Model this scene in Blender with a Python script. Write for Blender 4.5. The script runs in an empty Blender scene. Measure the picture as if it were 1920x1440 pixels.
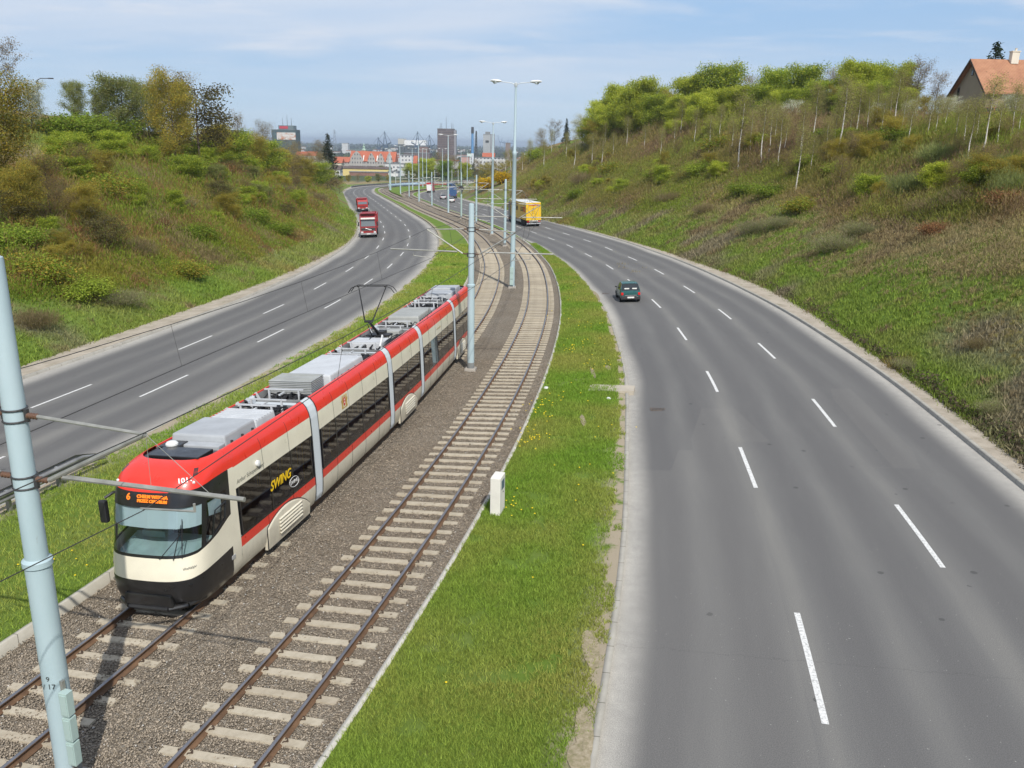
import bpy, bmesh, math, random
import numpy as np
from mathutils import Vector, Matrix
R = math.radians
C = bpy.context.scene.collection
# ------------------------------------------------------------------ camera
FPX, PITCH, ROLL = 1573.0, 0.27933, 0.01929
_c, _s = math.cos(PITCH), math.sin(PITCH)
_fw = Vector((0, _c, -_s)); _up = Vector((0, _s, _c)); _rt = Vector((1, 0, 0))
_r2 = _rt * math.cos(ROLL) + _up * math.sin(ROLL); _u2 = _up * math.cos(ROLL) - _rt * math.sin(ROLL)
cd = bpy.data.cameras.new('camera'); cam = bpy.data.objects.new('camera', cd); C.objects.link(cam)
cd.sensor_width = 36.0; cd.lens = 36.0 * FPX / 1920.0; cd.clip_start = 0.1; cd.clip_end = 120000
M = Matrix.Identity(4)
for i in range(3):
    M[i][0] = _r2[i]; M[i][1] = _u2[i]; M[i][2] = -_fw[i]
cam.matrix_world = M
bpy.context.scene.camera = cam
def ray(u, v):
    return _fw + _r2 * ((u - 960) / FPX) - _u2 * ((v - 720) / FPX)
def at(u, v, Y):
    d = ray(u, v); return d * (Y / d.y)
# ------------------------------------------------------------------ sky, sun, exposure
SUN_EL, SUN_AZ = R(46.6), R(164.0)
w = bpy.data.worlds.new("World"); bpy.context.scene.world = w; w.use_nodes = True
nt = w.node_tree; nt.nodes.clear()
out = nt.nodes.new('ShaderNodeOutputWorld'); bg = nt.nodes.new('ShaderNodeBackground')
sky = nt.nodes.new('ShaderNodeTexSky'); sky.sky_type = 'NISHITA'; sky.sun_disc = False
sky.sun_elevation = SUN_EL; sky.sun_rotation = SUN_AZ; sky.altitude = 60
sky.air_density = 1.0; sky.dust_density = 0.25; sky.ozone_density = 1.6
bg.inputs['Strength'].default_value = 0.11
# thin streaky high cloud: a noise sheet over the sky's own direction
tc = nt.nodes.new('ShaderNodeTexCoord'); sep = nt.nodes.new('ShaderNodeSeparateXYZ')
nt.links.new(tc.outputs['Generated'], sep.inputs[0])
def wm(op, a, b=None, clamp=False):
    n = nt.nodes.new('ShaderNodeMath'); n.operation = op; n.use_clamp = clamp
    for i, x in enumerate((a, b)):
        if x is None: continue
        if isinstance(x, (int, float)): n.inputs[i].default_value = x
        else: nt.links.new(x, n.inputs[i])
    return n.outputs[0]
zc = wm('MAXIMUM', wm('ADD', sep.outputs[2], 0.10), 0.02)
px = wm('DIVIDE', sep.outputs[0], zc); py = wm('DIVIDE', sep.outputs[1], zc)
cmb = nt.nodes.new('ShaderNodeCombineXYZ'); nt.links.new(px, cmb.inputs[0]); nt.links.new(py, cmb.inputs[1])
def cloud(scale_x, scale_y, det, lo, hi, off):
    mp = nt.nodes.new('ShaderNodeMapping'); mp.inputs['Scale'].default_value = (scale_x, scale_y, 1)
    mp.inputs['Location'].default_value = off
    nt.links.new(cmb.outputs[0], mp.inputs[0])
    ns = nt.nodes.new('ShaderNodeTexNoise'); ns.inputs['Scale'].default_value = 1.0
    ns.inputs['Detail'].default_value = det; ns.inputs['Roughness'].default_value = 0.55
    ns.inputs['Distortion'].default_value = 0.3
    nt.links.new(mp.outputs[0], ns.inputs['Vector'])
    mr = nt.nodes.new('ShaderNodeMapRange'); mr.inputs[1].default_value = lo; mr.inputs[2].default_value = hi
    mr.interpolation_type = 'SMOOTHSTEP'
    nt.links.new(ns.outputs[0], mr.inputs[0]); return mr.outputs[0]
cl = wm('ADD', wm('MULTIPLY', cloud(0.26, 0.50, 7, 0.36, 0.64, (3.6, 0.35, 0)), 0.70), wm('MULTIPLY', cloud(0.9, 1.5, 6, 0.50, 0.74, (7.7, 2.2, 0)), 0.50), True)
fade = nt.nodes.new('ShaderNodeMapRange'); fade.inputs[1].default_value = 0.015; fade.inputs[2].default_value = 0.11
nt.links.new(sep.outputs[2], fade.inputs[0])
cl = wm('MULTIPLY', cl, fade.outputs[0], True)
# the air low over the coast is pale blue rather than yellow
rp_ = nt.nodes.new('ShaderNodeValToRGB'); e = rp_.color_ramp.elements; e[0].position = 0.0; e[0].color = (0.62, 0.80, 1.0, 1); e[1].position = 0.16; e[1].color = (0.40, 0.63, 0.98, 1)
nt.links.new(sep.outputs[2], rp_.inputs[0]); sc_ = nt.nodes.new('ShaderNodeVectorMath'); sc_.operation = 'SCALE'; sc_.inputs['Scale'].default_value = 6.2; nt.links.new(rp_.outputs[0], sc_.inputs[0])
fb = nt.nodes.new('ShaderNodeMapRange'); fb.inputs[1].default_value = 0.10; fb.inputs[2].default_value = 0.42; fb.inputs[3].default_value = 0.92; fb.inputs[4].default_value = 0.0; nt.links.new(sep.outputs[2], fb.inputs[0])
m0 = nt.nodes.new('ShaderNodeMix'); m0.data_type = 'RGBA'; nt.links.new(fb.outputs[0], m0.inputs[0]); nt.links.new(sky.outputs[0], m0.inputs[6]); nt.links.new(sc_.outputs[0], m0.inputs[7])
mix = nt.nodes.new('ShaderNodeMix'); mix.data_type = 'RGBA'
nt.links.new(cl, mix.inputs[0]); nt.links.new(m0.outputs[2], mix.inputs[6])
mix.inputs[7].default_value = (5.7, 6.0, 6.6, 1)
nt.links.new(mix.outputs[2], bg.inputs['Color']); nt.links.new(bg.outputs[0], out.inputs[0])
sd = bpy.data.lights.new('sun', 'SUN'); sd.energy = 3.6; sd.angle = R(0.53); sd.color = (1.0, 0.955, 0.88)
sun = bpy.data.objects.new('sun', sd); C.objects.link(sun)
sdir = Vector((math.sin(SUN_AZ) * math.cos(SUN_EL), math.cos(SUN_AZ) * math.cos(SUN_EL), math.sin(SUN_EL)))
sun.rotation_euler = (-sdir).to_track_quat('-Z', 'Y').to_euler()
vs = bpy.context.scene.view_settings
vs.view_transform = 'Standard'; vs.look = 'None'; vs.gamma = 1; vs.use_curve_mapping = False; vs.exposure = 0.28
try:
    bpy.context.scene.cycles.max_bounces = 8; bpy.context.scene.cycles.volume_bounces = 0
    bpy.context.scene.cycles.transparent_max_bounces = 16
    bpy.context.scene.cycles.use_denoising = True
except Exception: pass
rnd = random.Random(7)
rng = np.random.default_rng(7)
# ------------------------------------------------------------------ tags and builders
def tag(o, label=None, cat=None, group=None, kind=None):
    if label: o['label'] = label
    if cat: o['category'] = cat
    if group: o['group'] = group
    if kind: o['kind'] = kind
    return o
def empty(name, loc, rz=0.0, label=None, cat=None, group=None):
    o = bpy.data.objects.new(name, None); C.objects.link(o); o.location = loc; o.rotation_euler = (0, 0, rz)
    o.empty_display_size = 0.3
    return tag(o, label, cat, group)
def link(name, me, parent=None, mats=None):
    o = bpy.data.objects.new(name, me); C.objects.link(o)
    if mats is not None:
        for m in (mats if isinstance(mats, (list, tuple)) else [mats]): me.materials.append(m)
    if parent is not None: o.parent = parent
    return o
def dup(root, loc=None, rz=None, scale=None, label=None, group=None):
    r = root.copy(); C.objects.link(r)
    if loc is not None: r.location = loc
    if rz is not None: r.rotation_euler = (root.rotation_euler[0], root.rotation_euler[1], rz)
    if scale is not None: r.scale = scale
    if label: r['label'] = label
    if group: r['group'] = group
    for ch in list(root.children):
        c = ch.copy(); C.objects.link(c); c.parent = r
        for g in list(ch.children):
            d = g.copy(); C.objects.link(d); d.parent = c
    return r
class MB:
    def __init__(s): s.v = []; s.f = []; s.m = []
    def add(s, vs, fs, mi=0):
        o = len(s.v); s.v += [tuple(x) for x in vs]; s.f += [tuple(i + o for i in f) for f in fs]; s.m += [mi] * len(fs); return s
    def box(s, c, size, rz=0.0, mi=0, taper=None, rot=None):
        cx, cy, cz = c; x, y, z = [a / 2 for a in size]
        t = taper or (1, 1)
        pts = []
        for sz in (-1, 1):
            kx, ky = (t if sz > 0 else (1, 1))
            for sx, sy in ((-1, -1), (1, -1), (1, 1), (-1, 1)): pts.append(Vector((sx * x * kx, sy * y * ky, sz * z)))
        m = rot if rot is not None else Matrix.Rotation(rz, 3, 'Z')
        pts = [m @ p + Vector(c) for p in pts]
        return s.add(pts, [(3, 2, 1, 0), (4, 5, 6, 7), (0, 1, 5, 4), (1, 2, 6, 5), (2, 3, 7, 6), (3, 0, 4, 7)], mi)
    def tube(s, p0, p1, r0, r1=None, n=8, mi=0, caps=True):
        r1 = r0 if r1 is None else r1; p0 = Vector(p0); p1 = Vector(p1); d = p1 - p0
        if d.length < 1e-6: return s
        q = d.to_track_quat('Z', 'Y').to_matrix(); vs = []
        for p, r in ((p0, r0), (p1, r1)):
            for i in range(n):
                a = 2 * math.pi * i / n; vs.append(p + q @ Vector((r * math.cos(a), r * math.sin(a), 0)))
        fs = [(i, (i + 1) % n, n + (i + 1) % n, n + i) for i in range(n)]
        if caps: fs += [tuple(range(n))[::-1], tuple(range(n, 2 * n))]
        return s.add(vs, fs, mi)
    def path(s, pts, r, n=6, mi=0):
        for a, b in zip(pts[:-1], pts[1:]): s.tube(a, b, r, r, n, mi)
        return s
    def lathe(s, c, prof, n=20, mi=0, axis='Z'):
        vs = []; k = len(prof)
        for (r, z) in prof:
            for i in range(n):
                a = 2 * math.pi * i / n
                p = (r * math.cos(a), r * math.sin(a), z) if axis == 'Z' else ((z, r * math.cos(a), r * math.sin(a)) if axis == 'X' else (r * math.cos(a), z, r * math.sin(a)))
                vs.append((c[0] + p[0], c[1] + p[1], c[2] + p[2]))
        fs = []
        for j in range(k - 1):
            for i in range(n): fs.append((j * n + i, j * n + (i + 1) % n, (j + 1) * n + (i + 1) % n, (j + 1) * n + i))
        fs += [tuple(range(n))[::-1], tuple(range((k - 1) * n, k * n))]
        return s.add(vs, fs, mi)
    def prism(s, prof, x0, x1, axis='X', mi=0):
        # prof: closed polygon (a,b); extruded along axis between x0 and x1
        n = len(prof); vs = []
        for x in (x0, x1):
            for a, b in prof: vs.append((x, a, b) if axis == 'X' else ((a, x, b) if axis == 'Y' else (a, b, x)))
        fs = [(i, (i + 1) % n, n + (i + 1) % n, n + i) for i in range(n)] + [tuple(range(n))[::-1], tuple(range(n, 2 * n))]
        return s.add(vs, fs, mi)
    def build(s, name, mats, parent=None, smooth=False, bevel=0.0):
        me = bpy.data.meshes.new(name); me.from_pydata(s.v, [], s.f); me.update()
        if s.m and max(s.m) > 0: me.polygons.foreach_set('material_index', s.m)
        if smooth: me.polygons.foreach_set('use_smooth', [True] * len(me.polygons))
        bm = bmesh.new(); bm.from_mesh(me); bmesh.ops.recalc_face_normals(bm, faces=bm.faces)
        if bevel > 0:
            bmesh.ops.bevel(bm, geom=[e for e in bm.edges], offset=bevel, segments=2, affect='EDGES', profile=0.6, clamp_overlap=True)
        bm.to_mesh(me); bm.free()
        o = link(name, me, parent, mats)
        if smooth:
            try: me.set_sharp_from_angle(angle=R(38))
            except Exception: pass
        return o
def npmesh(name, V, F, mats, parent=None, col=None, uv=None, smooth=False):
    # V (n,3), F (m,k) all faces with k corners
    V = np.asarray(V, np.float32); F = np.asarray(F, np.int32); k = F.shape[1]
    me = bpy.data.meshes.new(name); me.vertices.add(len(V)); me.vertices.foreach_set('co', V.ravel())
    me.loops.add(F.size); me.loops.foreach_set('vertex_index', F.ravel())
    me.polygons.add(len(F)); me.polygons.foreach_set('loop_start', np.arange(0, F.size, k, dtype=np.int32))
    me.polygons.foreach_set('loop_total', np.full(len(F), k, np.int32))
    if smooth: me.polygons.foreach_set('use_smooth', np.ones(len(F), bool))
    me.update(calc_edges=True)
    if col is not None:
        a = me.color_attributes.new('Col', 'FLOAT_COLOR', 'POINT')
        cc = np.ones((len(V), 4), np.float32); cc[:, :3] = col; a.data.foreach_set('color', cc.ravel())
    if uv is not None:
        u = me.uv_layers.new(name='UVMap'); u.data.foreach_set('uv', np.asarray(uv, np.float32)[F.ravel()].ravel())
    return link(name, me, parent, mats)
# ------------------------------------------------------------------ materials
def hexc(h):
    r = [int(h[i:i + 2], 16) / 255 for i in (0, 2, 4)]
    return tuple(x / 12.92 if x <= 0.04045 else ((x + 0.055) / 1.055) ** 2.4 for x in r) + (1,)
class MT:
    def __init__(s, name, base=(0.5, 0.5, 0.5, 1), rough=0.6, metal=0.0, spec=0.5):
        s.m = bpy.data.materials.new(name); s.m.use_nodes = True; s.t = s.m.node_tree
        s.b = s.t.nodes['Principled BSDF']; s.b.inputs['Base Color'].default_value = base if len(base) == 4 else tuple(base) + (1,)
        s.b.inputs['Roughness'].default_value = rough; s.b.inputs['Metallic'].default_value = metal
        s.b.inputs['Specular IOR Level'].default_value = spec
    def n(s, t, **kw):
        x = s.t.nodes.new(t)
        for k, v in kw.items(): setattr(x, k, v)
        return x
    def l(s, a, b): s.t.links.new(a, b)
    def tex(s): return s.n('ShaderNodeTexCoord')
    def noise(s, scale, detail=4, rough=0.55, vec=None, sc=None, dist=0.0, coord='Object'):
        n = s.n('ShaderNodeTexNoise'); n.inputs['Scale'].default_value = scale; n.inputs['Detail'].default_value = detail
        n.inputs['Roughness'].default_value = rough; n.inputs['Distortion'].default_value = dist
        v = vec if vec is not None else s.tex().outputs[coord]
        if sc is not None:
            mp = s.n('ShaderNodeMapping'); mp.inputs['Scale'].default_value = sc; s.l(v, mp.inputs[0]); v = mp.outputs[0]
        s.l(v, n.inputs['Vector']); return n.outputs[0]
    def voro(s, scale, vec=None, feature='F1', outi=0):
        n = s.n('ShaderNodeTexVoronoi'); n.feature = feature; n.inputs['Scale'].default_value = scale
        s.l(vec if vec is not None else s.tex().outputs['Object'], n.inputs['Vector']); return n.outputs[outi]
    def math(s, op, a, b=None, c=None, clamp=False):
        n = s.n('ShaderNodeMath'); n.operation = op; n.use_clamp = clamp
        for i, x in enumerate((a, b, c)):
            if x is None: continue
            if isinstance(x, (int, float)): n.inputs[i].default_value = x
            else: s.l(x, n.inputs[i])
        return n.outputs[0]
    def ramp(s, f, stops):
        n = s.n('ShaderNodeValToRGB'); e = n.color_ramp.elements
        while len(e) < len(stops): e.new(0.5)
        for i, (p, c) in enumerate(stops):
            e[i].position = p; e[i].color = c if len(c) == 4 else tuple(c) + (1,)
        s.l(f, n.inputs[0]); return n.outputs[0]
    def mr(s, f, a, b, c=0.0, d=1.0, smooth=False):
        n = s.n('ShaderNodeMapRange')
        if smooth: n.interpolation_type = 'SMOOTHSTEP'
        s.l(f, n.inputs[0])
        for i, x in enumerate((a, b, c, d)): n.inputs[i + 1].default_value = x
        return n.outputs[0]
    def mix(s, f, a, b, mode='MIX'):
        n = s.n('ShaderNodeMix', data_type='RGBA', blend_type=mode)
        for k, x in (('Factor', f), ('A', a), ('B', b)):
            i = n.inputs[k] if k == 'Factor' else n.inputs[6 if k == 'A' else 7]
            if k == 'Factor': i = n.inputs[0]
            if isinstance(x, (int, float)): i.default_value = x
            elif isinstance(x, tuple): i.default_value = x if len(x) == 4 else x + (1,)
            else: s.l(x, i)
        return n.outputs[2]
    def color(s, x): s.l(x, s.b.inputs['Base Color']); return s
    def bump(s, h, strength=0.3, dist=0.02):
        n = s.n('ShaderNodeBump'); n.inputs['Strength'].default_value = strength; n.inputs['Distance'].default_value = dist
        s.l(h, n.inputs['Height']); s.l(n.outputs[0], s.b.inputs['Normal']); return s
def simple(name, base, rough=0.6, metal=0.0, var=0.12, scale=3.0, bump=0.0, bscale=40, spec=0.5):
    m = MT(name, base, rough, metal, spec); base = tuple(base)[:3]
    if var > 0:
        dk = tuple(max(0, c * (1 - var * 1.6)) for c in base); lt = tuple(min(1, c * (1 + var)) for c in base)
        m.color(m.ramp(m.noise(scale, 6, 0.6), [(0.3, dk), (0.7, lt)]))
    if bump > 0: m.bump(m.noise(bscale, 4), bump, 0.01)
    return m.m
# ------------------------------------------------------------------ plan curves (metres, camera at the origin, +Y down the road)
def catmull(P, step=1.0):
    P = np.array(P, float); P = np.vstack([2 * P[0] - P[1], P, 2 * P[-1] - P[-2]]); out = []
    for i in range(1, len(P) - 2):
        a, b, c, d = P[i - 1:i + 3]; n = max(2, int(np.linalg.norm(c - b) / 0.5))
        t = np.linspace(0, 1, n, endpoint=False)[:, None]
        out.append(0.5 * ((2 * b) + (-a + c) * t + (2 * a - 5 * b + 4 * c - d) * t ** 2 + (-a + 3 * b - 3 * c + d) * t ** 3))
    Q = np.vstack(out + [P[-2][None]]); s = np.concatenate([[0], np.cumsum(np.linalg.norm(np.diff(Q, axis=0), axis=1))])
    S = np.arange(0, s[-1], step); return np.stack([np.interp(S, s, Q[:, 0]), np.interp(S, s, Q[:, 1])], 1)
class Curve:
    def __init__(s, P, step=1.0, raw=False):
        s.p = np.array(P, float) if raw else catmull(P, step)
        s.upd()
    def upd(s):
        d = np.linalg.norm(np.diff(s.p, axis=0), axis=1); s.s = np.concatenate([[0], np.cumsum(d)]); s.L = s.s[-1]
        t = np.gradient(s.p, axis=0); t /= np.linalg.norm(t, axis=1)[:, None]; s.t = t; s.n = np.stack([t[:, 1], -t[:, 0]], 1)
    def ev(s, S):
        S = np.clip(S, 0, s.L); f = lambda a: np.interp(S, s.s, a)
        p = np.stack([f(s.p[:, 0]), f(s.p[:, 1])], -1); t = np.stack([f(s.t[:, 0]), f(s.t[:, 1])], -1)
        t = t / np.linalg.norm(t, axis=-1, keepdims=True); return p, t, np.stack([t[..., 1], -t[..., 0]], -1)
    def off(s, o):
        o = np.asarray(o); return Curve(s.p + s.n * (o[:, None] if o.ndim else o), raw=True)
    def near(s, q):
        q = np.asarray(q, float); d = s.p - q; i = int(np.argmin((d ** 2).sum(1))); return s.s[i] + float(np.dot(q - s.p[i], s.t[i]))
    def sY(s, Y): return float(np.interp(Y, s.p[:, 1], s.s))
RT = Curve([(-21.0, -28.2), (-16.3, -19.1), (-12.2, -9.9), (-8.7, -0.6), (-5.8, 8.8), (-3.5, 18.4), (-1.7, 28.2), (-0.3, 38.1), (0.8, 48.0), (1.6, 58.0), (2.0, 68.0), (2.1, 78.0), (1.9, 88.0), (1.3, 98.0), (0.5, 108.0), (-0.5, 118.0), (-1.8, 127.9), (-3.4, 137.8), (-5.3, 147.6), (-7.4, 157.3), (-9.7, 167.1), (-12.0, 176.8), (-14.3, 186.5), (-16.6, 196.3), (-18.8, 206.0), (-20.9, 215.8), (-22.9, 225.6), (-25.0, 235.4), (-27.0, 245.2), (-29.1, 254.9), (-33.4, 275), (-37.0, 295), (-39.0, 314), (-38.6, 331), (-35.6, 348), (-29, 364), (-18, 379), (-3, 391), (25, 400), (60, 402)])
D_ = Curve([(-6.2, -29.5), (-2.8, -20.0), (0.2, -10.4), (2.8, -0.8), (5.0, 9.0), (6.9, 18.8), (8.3, 28.7), (9.5, 38.6), (10.2, 48.6), (10.6, 58.5), (10.5, 68.5), (10.1, 78.5), (9.4, 88.5), (8.3, 98.5), (7.1, 108.4), (5.5, 118.3), (3.6, 128.1), (1.6, 137.9), (-0.3, 147.7), (-2.3, 157.5), (-4.2, 167.3), (-6.3, 177.1), (-8.6, 186.8), (-11.0, 196.5), (-13.4, 206.2), (-15.8, 215.9), (-18.0, 225.7), (-20.1, 235.4), (-22.1, 245.2), (-23.9, 255.1), (-25.5, 265.0), (-27.0, 274.9), (-28.3, 284.9), (-29.5, 294.9), (-30.4, 304.8), (-30.9, 314.8), (-30.4, 326), (-28.6, 338), (-24.5, 350), (-17, 362), (-6, 373), (9, 382), (30, 387), (60, 388)])
G_ = Curve([(-39.1, -28.8), (-34.6, -19.7), (-30.6, -10.4), (-27.0, -1.0), (-23.9, 8.5), (-21.3, 18.1), (-19.1, 27.8), (-17.4, 37.6), (-16.0, 47.4), (-14.9, 57.4), (-14.0, 67.3), (-13.6, 77.3), (-13.4, 87.3), (-13.6, 97.3), (-14.0, 107.3), (-14.8, 117.3), (-15.8, 127.3), (-17.1, 137.2), (-18.7, 147.0), (-20.5, 156.9), (-22.5, 166.7), (-24.6, 176.5), (-26.7, 186.2), (-28.9, 196.0), (-31.0, 205.8), (-33.1, 215.5), (-35.2, 225.3), (-38.0, 238), (-42.3, 257.6), (-46.7, 277.1), (-51.0, 296.6), (-55.4, 316.1), (-59.4, 335.8), (-62.9, 355.6), (-65.8, 375), (-68.0, 395), (-68.6, 413), (-66, 430), (-58, 445), (-44, 454), (-22, 459), (5, 461), (60, 460)])
FL = Curve([(-40.7, -29.6), (-38.4, -19.8), (-36.2, -10.1), (-34.1, -0.3), (-32.3, 9.6), (-30.5, 19.4), (-29.0, 29.3), (-27.6, 39.2), (-26.4, 49.2), (-25.4, 59.1), (-24.4, 69.1), (-23.7, 79.0), (-23.3, 89.0), (-23.3, 99.0), (-23.6, 109.0), (-24.2, 118.9), (-25.2, 128.8), (-26.6, 138.7), (-28.3, 148.6), (-30.1, 158.4), (-32.1, 168.3), (-34.1, 178.1), (-36.1, 187.9), (-38.1, 197.7), (-40.2, 207.5), (-42.2, 217.3), (-44.3, 227.1), (-46.4, 236.8), (-48.5, 246.6), (-50.6, 256.4), (-54.9, 275.9), (-59.1, 295.5), (-63.3, 315.0), (-67.4, 334.6), (-71.4, 354.2), (-75.5, 378), (-79, 405), (-81, 430), (-78, 452), (-68, 466), (-50, 473), (-20, 476), (60, 476)])
FR = Curve([(0.6, -30.7), (4.5, -21.2), (8.0, -11.5), (11.0, -1.7), (13.6, 8.1), (15.7, 18.0), (17.3, 27.9), (18.5, 37.8), (19.4, 47.7), (20.2, 57.4), (20.5, 67.1), (20.0, 76.7), (19.0, 86.4), (18.0, 96.2), (16.7, 106.2), (15.1, 116.2), (13.2, 126.1), (11.0, 136.0), (8.7, 145.9), (6.5, 155.7), (4.4, 165.6), (2.5, 175.4), (0.5, 185.3), (-1.6, 195.0), (-3.8, 204.8), (-6.1, 214.5), (-8.5, 224.2), (-10.8, 233.9), (-13.0, 243.6), (-15.0, 253.4), (-16.9, 263.2), (-18.6, 273.1), (-20.2, 290), (-20.8, 305), (-20.2, 320), (-17.5, 334), (-11.5, 346), (-2, 357), (12, 366), (32, 371), (60, 372)])
# left track runs 4.25 m left of the right one, then swings out round the green island
_o = np.interp(RT.p[:, 1], [-50, 235, 262, 290, 330], [-4.25, -4.25, -5.0, -6.2, -6.2])
_lt = RT.p + RT.n * _o[:, None]; _lt = _lt[_lt[:, 1] < 258]
LT = Curve([tuple(x) for x in _lt[::8]] + [(-40.6, 285), (-45.0, 305), (-49.4, 325), (-53.2, 345), (-56.2, 365), (-57.4, 383), (-55.5, 399), (-49, 412), (-36, 420), (-14, 424), (30, 425)])
# ------------------------------------------------------------------ the slope of the ground
KN = np.array([0, 60, 120, 200, 300, 450.0]); SL = np.array([0.02891, 0.02455, 0.01779, 0.01869, 0.01875])
ZK = np.concatenate([[-9.919], -9.919 - np.cumsum(SL * np.diff(KN))])
CX = 0.04175
def z0(x, y):
    x = np.asarray(x, float); y = np.asarray(y, float)
    z = np.where(y < 0, -9.919 - y * SL[0], np.interp(y, KN, ZK)); z = np.where(y > 450, ZK[-1] - (y - 450) * 0.01, z)
    return z + CX * np.clip(x, -90, 60)
def Z(x, y): return float(z0(x, y))
# value noise
def _hash(ix, iy, s):
    h = (ix.astype(np.int64) * 374761393 + iy.astype(np.int64) * 668265263 + s * 1442695041) & 0xffffffff
    h = ((h ^ (h >> 13)) * 1274126177) & 0xffffffff
    return ((h ^ (h >> 16)) & 0xffff) / 65535.0
def vnoise(x, y, s=0):
    ix = np.floor(x); iy = np.floor(y); fx = x - ix; fy = y - iy; fx = fx * fx * (3 - 2 * fx); fy = fy * fy * (3 - 2 * fy)
    a = _hash(ix, iy, s); b = _hash(ix + 1, iy, s); c = _hash(ix, iy + 1, s); d = _hash(ix + 1, iy + 1, s)
    return (a * (1 - fx) + b * fx) * (1 - fy) + (c * (1 - fx) + d * fx) * fy
def fbm(x, y, sc, octv=4, s=0):
    x = np.asarray(x, float) / sc; y = np.asarray(y, float) / sc; v = 0; a = 0.5; t = 0
    for o in range(octv): v = v + a * vnoise(x, y, s + o * 17); t += a; a *= 0.5; x = x * 2.03 + 11.3; y = y * 2.03 + 5.7
    return v / t
def sdist(cv, x, y):
    # signed distance to the right of the curve
    p = cv.p[::2]; n = cv.n[::2]; t = cv.t[::2]; out = np.empty(len(x))
    for k in range(0, len(x), 8000):
        q = np.stack([x[k:k + 8000], y[k:k + 8000]], 1)
        d2 = ((q[:, None, :] - p[None]) ** 2).sum(2); i = d2.argmin(1)
        e = q - p[i]; lat = (e * n[i]).sum(1); lon = (e * t[i]).sum(1)
        dd = np.sqrt(np.maximum(lat ** 2 + np.maximum(np.abs(lon) - 1.5, 0) ** 2, 0)); out[k:k + 8000] = np.where(lat < 0, -dd, dd)
    return out
def smin(a, b, k):
    h = np.clip(0.5 + 0.5 * (b - a) / k, 0, 1); return b * (1 - h) + a * h - k * h * (1 - h)
def height(x, y):
    x = np.asarray(x, float).ravel(); y = np.asarray(y, float).ravel()
    yy = np.clip(y, -28, 1e9)
    near = y < 560
    z = z0(x, y)
    far = np.interp(y, [450, 520, 700, 1000, 1500, 8000, 8600], [0, 0, -27, -36, -40, -41, -60])
    k = np.clip((y - 470) / 120, 0, 1); flatz = np.where(y < 700, -19.9 - (y - 470) * 0.031, far)
    z = z * (1 - k) + flatz * k
    dR = np.full(len(x), -50.0); dL = dR.copy()
    if near.any():
        dR[near] = sdist(FR, x[near], y[near]); dL[near] = -sdist(FL, x[near], y[near])
    gap = np.interp(np.maximum(dR, dL), [-1.6, -0.2, 0.0], [-0.42, -0.10, 0.12]); gap = np.where(y > 485, 0, gap)
    bump = (fbm(x, y, 9, 4, 3) - 0.5) * 2.4 + (fbm(x, y, 2.2, 3, 9) - 0.5) * 0.55
    TR = np.interp(y, [-40, 40, 110, 150, 200, 260, 330, 400, 450], [4.2, 3.4, 3.4, 4.2, 4.0, 2.6, -0.5, -12, -21])
    TL = np.interp(y, [-40, 60, 130, 200, 250, 300, 360, 430, 470], [4.5, 3.0, 1.4, -0.8, -3.6, -6.6, -12.5, -21, -24])
    rise = lambda d, s: s * d - 0.9 * (1 - np.exp(-d / 1.8)) * 0.0
    pr = np.maximum(dR, 0); pl = np.maximum(dL, 0)
    zb = z + gap
    zr = smin(zb + 0.485 * pr + bump * np.clip(pr / 6, 0, 1) * 0.6, np.maximum(TR + 0.012 * np.maximum(pr - 20, 0), zb), 3.5)
    zl = smin(zb + 0.48 * pl + bump * np.clip(pl / 6, 0, 1) * 0.6, np.maximum(TL + 0.02 * pl, zb), 3.5)
    fadeR = np.clip((465 - y) / 25, 0, 1)
    z2 = np.where(pr > 0, zb + (zr - zb) * fadeR, np.where(pl > 0, zb + (zl - zb) * fadeR, zb))
    z2 = np.where(y > 485, z + (fbm(x, y, 60, 3, 5) - 0.5) * 3 * np.clip((y - 485) / 80, 0, 1) * (y < 8000), z2)
    return z2
def H(x, y):
    if GRID is not None and -118 < x < 118 and -39 < y < 488: return float(hgrid(x, y))
    return float(height([x], [y])[0])
GRID = None
def hgrid(x, y):
    x = np.clip(np.asarray(x, float), -118.5, 118.5) + 119; y = np.clip(np.asarray(y, float), -39.5, 488.5) + 40; i = np.floor(x).astype(int); j = np.floor(y).astype(int); fx = x - i; fy = y - j; g = GRID
    return (g[j, i] * (1 - fx) + g[j, i + 1] * fx) * (1 - fy) + (g[j + 1, i] * (1 - fx) + g[j + 1, i + 1] * fx) * fy
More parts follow.
